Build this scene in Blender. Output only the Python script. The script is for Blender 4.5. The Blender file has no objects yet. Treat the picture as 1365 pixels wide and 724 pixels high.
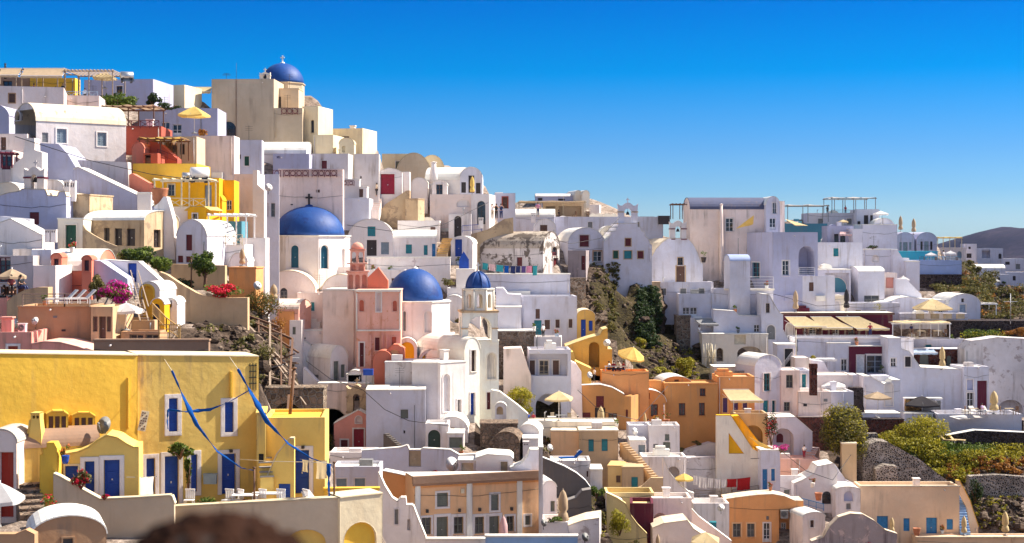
import bpy,math,random
import numpy as np
from mathutils import Vector,Matrix,geometry,noise
from mathutils.bvhtree import BVHTree
random.seed(7)
SC=bpy.context.scene
COL=SC.collection
F,CX,HY=2000.0,682.5,325.0
V=Vector
R=math.radians
GC=[(0,[(724,70),(665,76),(600,82),(471,95),(380,110),(300,120),(230,130),(150,142),(100,152)]),
(230,[(724,68),(665,76),(600,84),(471,100),(380,116),(300,132),(230,146),(150,162),(100,170)]),
(400,[(724,68),(665,78),(600,128),(500,144),(390,158),(330,166),(260,174),(190,180),(100,186)]),
(600,[(724,106),(640,114),(590,132),(550,143),(460,153),(400,162),(340,174),(300,182),(240,194),(200,200)]),
(760,[(724,124),(650,142),(560,158),(500,168),(420,178),(370,187),(300,200),(250,212)]),
(900,[(724,150),(650,164),(600,172),(530,179),(450,190),(390,199),(330,209),(270,222)]),
(1050,[(724,158),(650,172),(600,178),(530,185),(450,196),(390,206),(340,216),(270,232)]),
(1200,[(724,164),(650,176),(600,182),(530,192),(450,205),(400,228),(370,250),(320,285),(270,300)]),
(1300,[(724,166),(650,180),(600,188),(540,200),(450,222),(400,262),(370,300),(345,360),(320,400)]),
(1365,[(724,168),(650,184),(600,192),(540,204),(450,240),(400,300),(370,380),(345,460),(320,520)])]
def lerp_tab(tab,t):
 if t<=tab[0][0]:return tab[0][1]
 for(a,fa),(b,fb)in zip(tab,tab[1:]):
  if t<=b:return fa+(fb-fa)*(t-a)/(b-a)
 return tab[-1][1]
def guide(x,y):
 vals=[(cx,lerp_tab(sorted(t),min(max(y,60),800)))for cx,t in GC]
 return lerp_tab(vals,x)
def at(x,y,D):return V(((x-CX)/F*D,D,(HY-y)/F*D))
def pix(p):return(CX+F*p.x/p.y,HY-F*p.z/p.y)
def ray_plane(px,py,O,d):
 """pixel -> (s, z) on the vertical plane through O along horizontal direction d; z relative to O.z"""
 k=(px-CX)/F
 den=d.x-k*d.y
 s=(k*O.y-O.x)/den
 Y=O.y+d.y*s
 return s,(HY-py)/F*Y-O.z
_M={}
def nt(name):
 m=bpy.data.materials.new(name);m.use_nodes=True
 t=m.node_tree;t.nodes.clear()
 o=t.nodes.new('ShaderNodeOutputMaterial');b=t.nodes.new('ShaderNodeBsdfPrincipled')
 t.links.new(b.outputs[0],o.inputs[0])
 return m,t,b
def nd(t,k,**kw):
 n=t.nodes.new(k)
 for a,v in kw.items():
  if a.startswith('i_'):n.inputs[int(a[2:])].default_value=v
  else:setattr(n,a,v)
 return n
def c4(c):return(c[0],c[1],c[2],1)
def noisen(t,vec,scale,detail=4,rough=.55,dist=0):
 n=t.nodes.new('ShaderNodeTexNoise');n.inputs['Scale'].default_value=scale
 n.inputs['Detail'].default_value=detail;n.inputs['Roughness'].default_value=rough
 n.inputs['Distortion'].default_value=dist
 if vec is not None:t.links.new(vec,n.inputs['Vector'])
 return n
def ramp(t,src,stops):
 r=t.nodes.new('ShaderNodeValToRGB');e=r.color_ramp.elements
 while len(e)<len(stops):e.new(.5)
 for i,(p,c)in enumerate(stops):
  e[i].position=p;e[i].color=c4(c)if not isinstance(c,(int,float))else(c,c,c,1)
 t.links.new(src,r.inputs[0]);return r
def mixc(t,fac,a,b,mode='MIX'):
 m=t.nodes.new('ShaderNodeMix');m.data_type='RGBA';m.blend_type=mode
 for sock,v in((m.inputs[0],fac),(m.inputs[6],a),(m.inputs[7],b)):
  if hasattr(v,'node'):t.links.new(v,sock)
  elif isinstance(v,(int,float)):sock.default_value=v
  else:sock.default_value=c4(v)
 return m.outputs[2]
def bump(t,b,h,strength=.4,dist=.05,bevel=0):
 n=t.nodes.new('ShaderNodeBump');n.inputs['Strength'].default_value=strength
 n.inputs['Distance'].default_value=dist;t.links.new(h,n.inputs['Height'])
 if bevel:
  bv=t.nodes.new('ShaderNodeBevel');bv.samples=3;bv.inputs[0].default_value=bevel
  t.links.new(bv.outputs[0],n.inputs['Normal'])
 t.links.new(n.outputs[0],b.inputs['Normal'])
def wpos(t):
 g=t.nodes.new('ShaderNodeNewGeometry');return g.outputs['Position']
def mapv(t,vec,sc):
 n=t.nodes.new('ShaderNodeMapping');n.inputs['Scale'].default_value=sc
 t.links.new(vec,n.inputs['Vector']);return n.outputs[0]
def plaster(name,col,stain=.45,dirt=(.26,.19,.14),var=.2,patch=None,pamt=.62):
 m,t,b=nt(name);p=wpos(t)
 n1=noisen(t,p,.22,6,.6);n2=noisen(t,p,1.7,5,.65)
 lo=tuple(c*(1-var)for c in col);hi=tuple(min(.92,c*(1+var*.5))for c in col)
 c=ramp(t,n1.outputs[0],[(.3,lo),(.7,hi)]).outputs[0]
 c=mixc(t,ramp(t,n2.outputs[0],[(.35,.16),(.62,0.)]).outputs[0],c,tuple(x*.72 for x in col))
 st=noisen(t,mapv(t,p,(1.9,1.9,.16)),1.0,5,.6)
 gate=noisen(t,p,.35,3,.5)
 sm=nd(t,'ShaderNodeMath',operation='MULTIPLY')
 t.links.new(ramp(t,st.outputs[0],[(.52,0.),(.70,min(1,stain*1.5))]).outputs[0],sm.inputs[0])
 t.links.new(ramp(t,gate.outputs[0],[(.42,0.),(.6,1.)]).outputs[0],sm.inputs[1])
 c=mixc(t,sm.outputs[0],c,dirt)
 rp_=noisen(t,p,.75,7,.7,.8)
 c=mixc(t,ramp(t,rp_.outputs[0],[(.5,0.),(.525,.22)]).outputs[0],c,tuple(x*y for x,y in zip(col,(.92,.84,.76))))
 sp=noisen(t,p,4.5,6,.75)
 c=mixc(t,ramp(t,sp.outputs[0],[(.66,0.),(.74,stain*.8)]).outputs[0],c,dirt)
 if patch:
  pn=noisen(t,p,.8,8,.7,.4)
  c=mixc(t,ramp(t,pn.outputs[0],[(pamt-.03,0.),(pamt+.02,1.)]).outputs[0],c,patch)
 t.links.new(c,b.inputs['Base Color']);b.inputs['Roughness'].default_value=.92
 b.inputs['Specular IOR Level'].default_value=.2
 h=noisen(t,p,3.6,9,.7);lo_=noisen(t,p,.9,2,.5)
 ma=nd(t,'ShaderNodeMath',operation='MULTIPLY_ADD');t.links.new(lo_.outputs[0],ma.inputs[0]);ma.inputs[1].default_value=1.5;t.links.new(h.outputs[0],ma.inputs[2])
 bump(t,b,ma.outputs[0],.5,.042,.09)
 return m
def masonry(name,stone,mortar,scale=2.2,mw=.07,var=.5):
 m,t,b=nt(name);p=wpos(t)
 dn=noisen(t,p,1.3,4,.6)
 pv=nd(t,'ShaderNodeVectorMath',operation='SCALE');pv.inputs['Scale'].default_value=.35
 t.links.new(dn.outputs[1],pv.inputs[0])
 pa=nd(t,'ShaderNodeVectorMath',operation='ADD');t.links.new(p,pa.inputs[0]);t.links.new(pv.outputs[0],pa.inputs[1])
 v=nd(t,'ShaderNodeTexVoronoi',feature='DISTANCE_TO_EDGE');v.inputs['Scale'].default_value=scale
 t.links.new(pa.outputs[0],v.inputs['Vector'])
 v2=nd(t,'ShaderNodeTexVoronoi');v2.inputs['Scale'].default_value=scale
 t.links.new(pa.outputs[0],v2.inputs['Vector'])
 sep=nd(t,'ShaderNodeSeparateColor');t.links.new(v2.outputs['Color'],sep.inputs[0])
 c=ramp(t,sep.outputs[0],[(0.,tuple(x*(1-var)for x in stone)),(.5,stone),(1.,tuple(min(.8,x*(1+var))for x in stone))]).outputs[0]
 g=noisen(t,p,7,5,.7)
 c=mixc(t,ramp(t,g.outputs[0],[(.4,.35),(.6,0.)]).outputs[0],c,tuple(x*.4 for x in stone))
 big=noisen(t,p,.5,4,.6)
 mo=ramp(t,v.outputs['Distance'],[(mw*.6,1.),(mw*1.4,0.)]).outputs[0]
 c=mixc(t,mo,c,mixc(t,ramp(t,big.outputs[0],[(.35,0.),(.6,1.)]).outputs[0],tuple(x*.5 for x in mortar),mortar))
 t.links.new(c,b.inputs['Base Color']);b.inputs['Roughness'].default_value=.95
 b.inputs['Specular IOR Level'].default_value=.15
 bump(t,b,ramp(t,v.outputs['Distance'],[(0.,0.),(mw*2.5,1.)]).outputs[0],.9,.12)
 return m
def paint(name,col,rough=.55,var=.18,spec=.4,metal=0):
 m,t,b=nt(name);p=wpos(t)
 n=noisen(t,p,3.1,5,.6)
 c=ramp(t,n.outputs[0],[(.3,tuple(x*(1-var)for x in col)),(.7,tuple(min(1,x*(1+var*.6))for x in col))]).outputs[0]
 t.links.new(c,b.inputs['Base Color']);b.inputs['Roughness'].default_value=rough
 b.inputs['Specular IOR Level'].default_value=spec;b.inputs['Metallic'].default_value=metal
 h=noisen(t,p,14,4,.6);bump(t,b,h.outputs[0],.25,.02)
 return m
def wood(name,col):
 m,t,b=nt(name);p=wpos(t)
 n=noisen(t,mapv(t,p,(9,9,1.2)),1.6,6,.7)
 c=ramp(t,n.outputs[0],[(.3,tuple(x*.5 for x in col)),(.7,tuple(x*1.25 for x in col))]).outputs[0]
 t.links.new(c,b.inputs['Base Color']);b.inputs['Roughness'].default_value=.8
 bump(t,b,n.outputs[0],.4,.02)
 return m
def glassm(name,col=(.02,.025,.035)):
 m,t,b=nt(name);b.inputs['Base Color'].default_value=c4(col)
 n=noisen(t,wpos(t),.9,3)
 t.links.new(ramp(t,n.outputs[0],[(.4,tuple(x*.6 for x in col)),(.62,tuple(x*2.2 for x in col))]).outputs[0],b.inputs['Base Color'])
 b.inputs['Roughness'].default_value=.12;b.inputs['Specular IOR Level'].default_value=.7
 return m
def leafm(name,col,col2):
 m,t,b=nt(name);g=t.nodes.new('ShaderNodeNewGeometry')
 r=ramp(t,g.outputs['Random Per Island'],[(0.,tuple(x*.55 for x in col)),(.5,col),(1.,col2)])
 n=noisen(t,wpos(t),.9,3)
 c=mixc(t,ramp(t,n.outputs[0],[(.4,0.),(.65,.6)]).outputs[0],r.outputs[0],col2)
 t.links.new(c,b.inputs['Base Color']);b.inputs['Roughness'].default_value=.6
 b.inputs['Specular IOR Level'].default_value=.25
 o=[x for x in t.nodes if x.type=='OUTPUT_MATERIAL'][0]
 tr=nd(t,'ShaderNodeBsdfTranslucent');t.links.new(c,tr.inputs[0])
 mx=nd(t,'ShaderNodeMixShader');mx.inputs[0].default_value=.35
 t.links.new(b.outputs[0],mx.inputs[1]);t.links.new(tr.outputs[0],mx.inputs[2]);t.links.new(mx.outputs[0],o.inputs[0])
 return m
def fabric(name,col,trans=.35):
 m,t,b=nt(name);n=noisen(t,wpos(t),2.3,5,.6)
 c=ramp(t,n.outputs[0],[(.3,tuple(x*.82 for x in col)),(.7,col)]).outputs[0]
 t.links.new(c,b.inputs['Base Color']);b.inputs['Roughness'].default_value=.9
 b.inputs['Specular IOR Level'].default_value=.1
 o=[x for x in t.nodes if x.type=='OUTPUT_MATERIAL'][0]
 tr=nd(t,'ShaderNodeBsdfTranslucent');t.links.new(c,tr.inputs[0])
 mx=nd(t,'ShaderNodeMixShader');mx.inputs[0].default_value=trans
 t.links.new(b.outputs[0],mx.inputs[1]);t.links.new(tr.outputs[0],mx.inputs[2]);t.links.new(mx.outputs[0],o.inputs[0])
 return m
def rockm(name,a,b_,c_,s=.5):
 m,t,b=nt(name);p=wpos(t)
 n=noisen(t,p,s,9,.68,.3);n2=noisen(t,mapv(t,p,(1,1,2.2)),s*4.5,7,.7)
 c=ramp(t,n.outputs[0],[(.32,a),(.5,b_),(.68,c_)]).outputs[0]
 c=mixc(t,ramp(t,n2.outputs[0],[(.38,.75),(.58,0.)]).outputs[0],c,tuple(x*.35 for x in a))
 t.links.new(c,b.inputs['Base Color']);b.inputs['Roughness'].default_value=.95
 b.inputs['Specular IOR Level'].default_value=.15
 bump(t,b,n2.outputs[0],1.,.35)
 return m
PL=dict(
W=((.81,.75,.735),.45),WB=((.65,.64,.725),.38),WP=((.84,.70,.64),.5),WC=((.86,.77,.65),.45),  # WB: white darkened and blued to carry wall shade
WG=((.62,.57,.57),.65),RW=((.86,.82,.76),.35),RC=((.78,.66,.50),.95),RP=((.78,.66,.58),.7),
C=((.78,.66,.45),.35),CT=((.62,.50,.36),.3),T=((.50,.30,.17),.5),TD=((.36,.23,.16),.4),
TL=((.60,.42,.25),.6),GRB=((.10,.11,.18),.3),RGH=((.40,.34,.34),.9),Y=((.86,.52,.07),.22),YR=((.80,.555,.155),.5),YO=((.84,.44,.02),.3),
O=((.64,.38,.10),.4),YP=((.74,.57,.27),.4),TY=((.70,.47,.20),.4),CP=((.74,.36,.28),.6),OR=((.60,.30,.11),.4),OP=((.78,.36,.14),.4),PE=((.86,.52,.29),.3),WT=((.88,.83,.74),.3),
PK=((.74,.33,.27),.5),PL=((.80,.47,.38),.6),CO=((.66,.21,.14),.4),CR=((.42,.10,.07),.4),
BR=((.20,.12,.10),.4),MR=((.13,.025,.045),.3),GR=((.30,.28,.27),.5),GD=((.17,.15,.14),.6),
LB=((.36,.44,.68),.2),LV=((.46,.465,.62),.35),TQ=((.06,.42,.55),.2),TE=((.10,.28,.36),.2),  # LV: lavender plaster, made bluer to hold shade in its colour
RED=((.45,.05,.03),.4),BLW=((.25,.42,.70),.2),GN=((.15,.25,.14),.3),PV=((.55,.50,.46),.6),PX=((.82,.60,.41),.35))
def mat(k):
 if k in _M:return _M[k]
 if k in PL:m=plaster('plaster_'+k,PL[k][0],PL[k][1])
 elif k=='OLD':m=plaster('plaster_old',(.66,.60,.58),.9,(.10,.08,.07),.3,(.17,.14,.12),.54)
 elif k=='OLDR':m=plaster('plaster_old_roof',(.50,.42,.34),.9,(.10,.08,.07),.35,(.14,.11,.09),.52)
 elif k=='OLDT':m=plaster('plaster_old_tan',(.55,.41,.26),.8,(.2,.12,.07),.3,(.33,.24,.16),.56)
 elif k=='OLDP':m=plaster('plaster_old_pink',(.85,.47,.38),.8,(.50,.20,.10),.25,(.64,.28,.17),.61)
 elif k=='ROUGHW':m=plaster('rough_whitewash',(.66,.62,.63),.8,(.20,.16,.14),.25,(.40,.34,.33),.60)
 elif k=='OLDG':m=plaster('plaster_old_grey',(.34,.29,.30),.8,(.12,.09,.1),.3,(.50,.38,.36),.60)
 elif k=='ST':m=masonry('stone_brown',(.24,.17,.12),(.40,.33,.26),2.4)
 elif k=='DS':m=masonry('stone_volcanic',(.055,.04,.04),(.14,.11,.10),2.2,.05)
 elif k=='DW':m=masonry('stone_volcanic_white_joints',(.075,.06,.05),(.58,.50,.44),4.4,.15,.8)
 elif k=='RS':m=masonry('stone_red',(.13,.045,.035),(.16,.10,.09),2.8,.05)
 elif k=='OS':m=masonry('stone_ochre',(.45,.26,.10),(.25,.15,.08),2.8,.05)
 elif k=='TERP':m=rockm('terrain_lilac',(.12,.085,.065),(.27,.205,.165),(.44,.35,.30),.45)
 elif k=='GS':m=masonry('stone_grey',(.24,.17,.125),(.33,.26,.20),2.6,.05)
 elif k=='TER':m=rockm('terrain_pale',(.22,.16,.12),(.38,.30,.25),(.52,.45,.40),.35)
 elif k=='ROCK':m=rockm('rock',(.045,.03,.022),(.115,.08,.06),(.24,.18,.14),.35)
 elif k=='ROCKC':m=rockm('rock_cliff',(.08,.055,.04),(.19,.135,.10),(.33,.26,.20),.35)
 elif k=='ROCKV':m=rockm('rock_scrub',(.035,.026,.014),(.075,.058,.024),(.14,.10,.055),.5)
 elif k=='glass':m=glassm('window_glass')
 elif k=='glassb':m=glassm('sky_glass',(.10,.22,.30))
 elif k=='wood':m=wood('wood_brown',(.16,.08,.045))
 elif k=='woodl':m=wood('wood_weathered',(.36,.27,.20))
 elif k=='woody':m=wood('wood_ochre',(.50,.30,.10))
 elif k=='domeblue':m=plaster('dome_blue',(.003,.055,.255),.4,(.04,.14,.40),.3,(.002,.03,.17),.6);q=[n for n in m.node_tree.nodes if n.type=='BSDF_PRINCIPLED'][0];q.inputs['Roughness'].default_value=.58;q.inputs['Specular IOR Level'].default_value=.4
 elif k=='steel':m=paint('steel',(.55,.55,.56),.35,.1,.5,.8)
 elif k=='iron':m=paint('iron_dark',(.03,.025,.025),.5)
 elif k=='white':m=paint('white_paint',(.78,.76,.76),.5,.08)
 elif k=='cloth_white':m=fabric('cloth_white',(.80,.77,.76))
 elif k=='cloth_cream':m=fabric('cloth_cream',(.78,.62,.36))
 elif k=='cloth_yellow':m=fabric('cloth_yellow',(.85,.62,.20))
 elif k=='cloth_tan':m=fabric('cloth_tan',(.58,.44,.30))
 elif k=='cloth_blue':m=fabric('cloth_blue',(.01,.10,.40),.2)
 elif k=='cloth_dark':m=fabric('cloth_dark',(.05,.045,.05),.1)
 elif k=='cloth_pink':m=fabric('cloth_pink',(.75,.50,.50))
 elif k=='cloth_red':m=fabric('cloth_red',(.50,.03,.03),.2)
 elif k=='cloth_teal':m=fabric('cloth_teal',(.05,.35,.38),.2)
 elif k=='skin':m=paint('skin',(.50,.28,.19),.6,.1,.3)
 elif k=='hair':m=paint('hair',(.03,.018,.012),.55,.4)
 elif k=='leaf':m=leafm('leaf_green',(.07,.12,.025),(.18,.23,.03))
 elif k=='leafd':m=leafm('leaf_dark',(.025,.05,.02),(.06,.09,.025))
 elif k=='leafy':m=leafm('leaf_yellow_green',(.24,.23,.018),(.48,.40,.04))
 elif k=='leafo':m=leafm('leaf_olive',(.10,.10,.03),(.22,.18,.05))
 elif k=='leafr':m=leafm('leaf_rust',(.32,.12,.03),(.45,.22,.04))
 elif k=='flowm':m=leafm('flower_magenta',(.55,.02,.26),(.75,.05,.40))
 elif k=='flowr':m=leafm('flower_red',(.60,.015,.04),(.80,.04,.08))
 elif k=='flowo':m=leafm('flower_orange',(.70,.12,.02),(.85,.25,.03))
 elif k=='terra':m=paint('terracotta',(.42,.16,.08),.8)
 elif k=='water':m=glassm('pool_water',(.02,.30,.38))
 elif k.startswith('c_'):
  cc=dict(blue=(.008,.06,.36),bluel=(.03,.22,.50),teal=(.02,.22,.27),dteal=(.01,.10,.17),green=(.015,.09,.055),greend=(.03,.06,.045),
red=(.30,.01,.035),redd=(.13,.015,.02),brown=(.13,.065,.045),grey=(.23,.23,.23),greyb=(.22,.28,.33),
greeng=(.17,.185,.155),purple=(.09,.05,.20),dark=(.04,.03,.03),tan=(.42,.33,.22),cream=(.70,.60,.42),
white=(.76,.75,.76),yellow=(.75,.50,.08),maroon=(.12,.015,.03),orange=(.7,.3,.05),bluegrey=(.30,.38,.50),
black=(.015,.015,.018),coral=(.62,.2,.12),silver=(.55,.55,.57),dkblue=(.01,.02,.10),pink=(.7,.25,.35),
lilac=(.5,.35,.6))[k[2:]]
  m=paint('paint_'+k[2:],cc,.5)
 else:raise KeyError(k)
 _M[k]=m
 return m
BV,BF=[],[]
class MB:
 def __init__(s):s.v=[];s.f=[];s.m=[];s.s=[]
 def add(s,vs,fs,mi=0,sm=False):
  o=len(s.v);s.v+=[tuple(p)for p in vs]
  for f in fs:s.f.append(tuple(i+o for i in f));s.m.append(mi);s.s.append(sm)
  return s
 def box(s,x0,y0,z0,x1,y1,z1,mi=0):
  return s.add([(x0,y0,z0),(x1,y0,z0),(x1,y1,z0),(x0,y1,z0),(x0,y0,z1),(x1,y0,z1),(x1,y1,z1),(x0,y1,z1)],
[(0,1,5,4),(1,2,6,5),(2,3,7,6),(3,0,4,7),(4,5,6,7),(3,2,1,0)],mi)
 def bar(s,p,q,r=.04,mi=0,r2=None,n=4):
  p,q=V(p),V(q);d=(q-p)
  if d.length<1e-6:return s
  d.normalize();a=d.orthogonal().normalized()if abs(d.z)<.99 else V((1,0,0))
  if abs(d.z)<.99:a=d.cross(V((0,0,1))).normalized()
  b=d.cross(a);r2=r if r2 is None else r2;vs=[]
  for c,rr in((p,r),(q,r2)):
   for i in range(n):
    t=2*math.pi*(i+.5)/n;vs.append(c+a*math.cos(t)*rr*1.2+b*math.sin(t)*rr*1.2)
  fs=[(i,(i+1)%n,n+(i+1)%n,n+i)for i in range(n)]+[tuple(range(n))[::-1],tuple(range(n,2*n))]
  return s.add(vs,fs,mi,n>5)
 def tube(s,pts,r=.04,n=6,mi=0):
  pts=[V(p)for p in pts];vs=[];k=len(pts)
  rs=r if isinstance(r,(list,tuple))else[r]*k
  for i,p in enumerate(pts):
   d=(pts[min(i+1,k-1)]-pts[max(i-1,0)]).normalized()
   a=d.cross(V((0,0,1)));a=a.normalized()if a.length>.05 else V((1,0,0));b=d.cross(a).normalized()
   for j in range(n):
    t=2*math.pi*j/n;vs.append(p+(a*math.cos(t)+b*math.sin(t))*rs[i])
  fs=[(i*n+j,i*n+(j+1)%n,(i+1)*n+(j+1)%n,(i+1)*n+j)for i in range(k-1)for j in range(n)]
  fs+=[tuple(range(n))[::-1],tuple(range((k-1)*n,k*n))]
  return s.add(vs,fs,mi,True)
 def lathe(s,prof,c=(0,0,0),n=16,mi=0,sm=True,rot=0,wob=0):
  vs=[]
  for r,z in prof:
   for j in range(n):
    t=2*math.pi*j/n+rot;rr=r*(1+(wob if j%2 else-wob))
    vs.append((c[0]+rr*math.cos(t),c[1]+rr*math.sin(t),c[2]+z))
  fs=[(i*n+j,i*n+(j+1)%n,(i+1)*n+(j+1)%n,(i+1)*n+j)for i in range(len(prof)-1)for j in range(n)]
  if prof[0][0]>1e-4:fs.append(tuple(range(n))[::-1])
  if prof[-1][0]>1e-4:fs.append(tuple(range((len(prof)-1)*n,len(prof)*n)))
  return s.add(vs,fs,mi,sm)
 def ball(s,c,r,n=10,mi=0,sq=(1,1,1)):
  prof=[];vs=[];k=n//2+1
  for i in range(k+1):
   a=math.pi*i/k
   for j in range(n):
    t=2*math.pi*j/n
    vs.append((c[0]+r*sq[0]*math.sin(a)*math.cos(t),c[1]+r*sq[1]*math.sin(a)*math.sin(t),c[2]+r*sq[2]*math.cos(a)))
  fs=[(i*n+j,i*n+(j+1)%n,(i+1)*n+(j+1)%n,(i+1)*n+j)for i in range(k)for j in range(n)]
  return s.add(vs,fs,mi,True)
 def prism(s,pts,T,th,mi=0,mtop=None):
  """pts: 2D loop; T(a, b, depth) -> 3D; extruded 0..th"""
  n=len(pts);tri=geometry.tessellate_polygon([[V((a,b,0))for a,b in pts]])
  vs=[T(a,b,0)for a,b in pts]+[T(a,b,th)for a,b in pts]
  s.add(vs,[tuple(t)for t in tri]+[tuple(i+n for i in t[::-1])for t in tri],mi)
  for i in range(n):
   j=(i+1)%n
   s.add([vs[i],vs[j],vs[j+n],vs[i+n]],[(0,1,2,3)],mi)
  return s
 def build(s,name,mats,parent=None,M=None,reg=True):
  me=bpy.data.meshes.new(name);me.from_pydata(s.v,[],s.f);
  if not isinstance(mats,(list,tuple)):mats=[mats]
  for m in mats:me.materials.append(mat(m)if isinstance(m,str)else m)
  me.polygons.foreach_set('material_index',s.m);me.polygons.foreach_set('use_smooth',s.s)
  me.update()
  o=bpy.data.objects.new(name,me);COL.objects.link(o)
  if parent is not None:o.parent=parent
  elif M is not None:o.matrix_world=M
  if reg and s.v:
   W_=M if M is not None else(root_m(parent)if parent is not None else Matrix())
   k=len(BV);BV.extend([W_@V(p)for p in s.v]);BF.extend([tuple(i+k for i in f)for f in s.f])
  return o
def root_m(o):
 while o.parent is not None:o=o.parent
 return Matrix.Translation(o.location)@o.rotation_euler.to_matrix().to_4x4()@Matrix.Diagonal((*o.scale,1))
LABELS={}
def tag(o,label,cat,group=None,kind=None):
 if label:
  o['label']=label
  LABELS.setdefault(label,[]).append(o.name)
  nw=len(label.split())
  if not 4<=nw<=16:print('LABEL LENGTH',nw,label)
 if cat:o['category']=cat
 if group:o['group']=group
 if kind:o['kind']=kind
 return o
def empty(name,label,cat,loc,rz=0,group=None):
 o=bpy.data.objects.new(name,None);COL.objects.link(o);o.empty_display_size=.2
 o.location=loc;o.rotation_euler=(0,0,rz)
 return tag(o,label,cat,group)
def arc(x0,x1,z0,z1,n=12):
 """points from (x1,z0) over the apex z1 back to (x0,z0)"""
 c=(x0+x1)/2;r=abs(x1-x0)/2
 return[(c+r*math.cos(math.pi*i/n),z0+(z1-z0)*math.sin(math.pi*i/n))for i in range(n+1)]
def hole_loop(s0,z0,s1,z1,arch):
 if arch==2:return[(s0,z0),(s1,z0),(s0,z1)]
 if arch:
  h=min((s1-s0)/2,(z1-z0)*.6)
  return[(s0,z0),(s1,z0)]+arc(s0,s1,z1-h,z1,10)
 return[(s0,z0),(s1,z0),(s1,z1),(s0,z1)]
def parse(k):
 p=k.split(':')+['','','']
 return p[0][0],(float(p[0][1:])if len(p[0])>1 else None),p[1]or 'dark',p[2],p[3]
class Plane:
 def __init__(s,O,d,inn,M):
  s.O,s.d,s.inn=O,d,inn;s.Mi=M.inverted()
 def T(s,a,b,c=0):return s.Mi@(s.O+s.d*a+V((0,0,b))+s.inn*c)
 def px(s,x,y,c=0):
  return ray_plane(x,y,s.O+s.inn*c,s.d)
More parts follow.
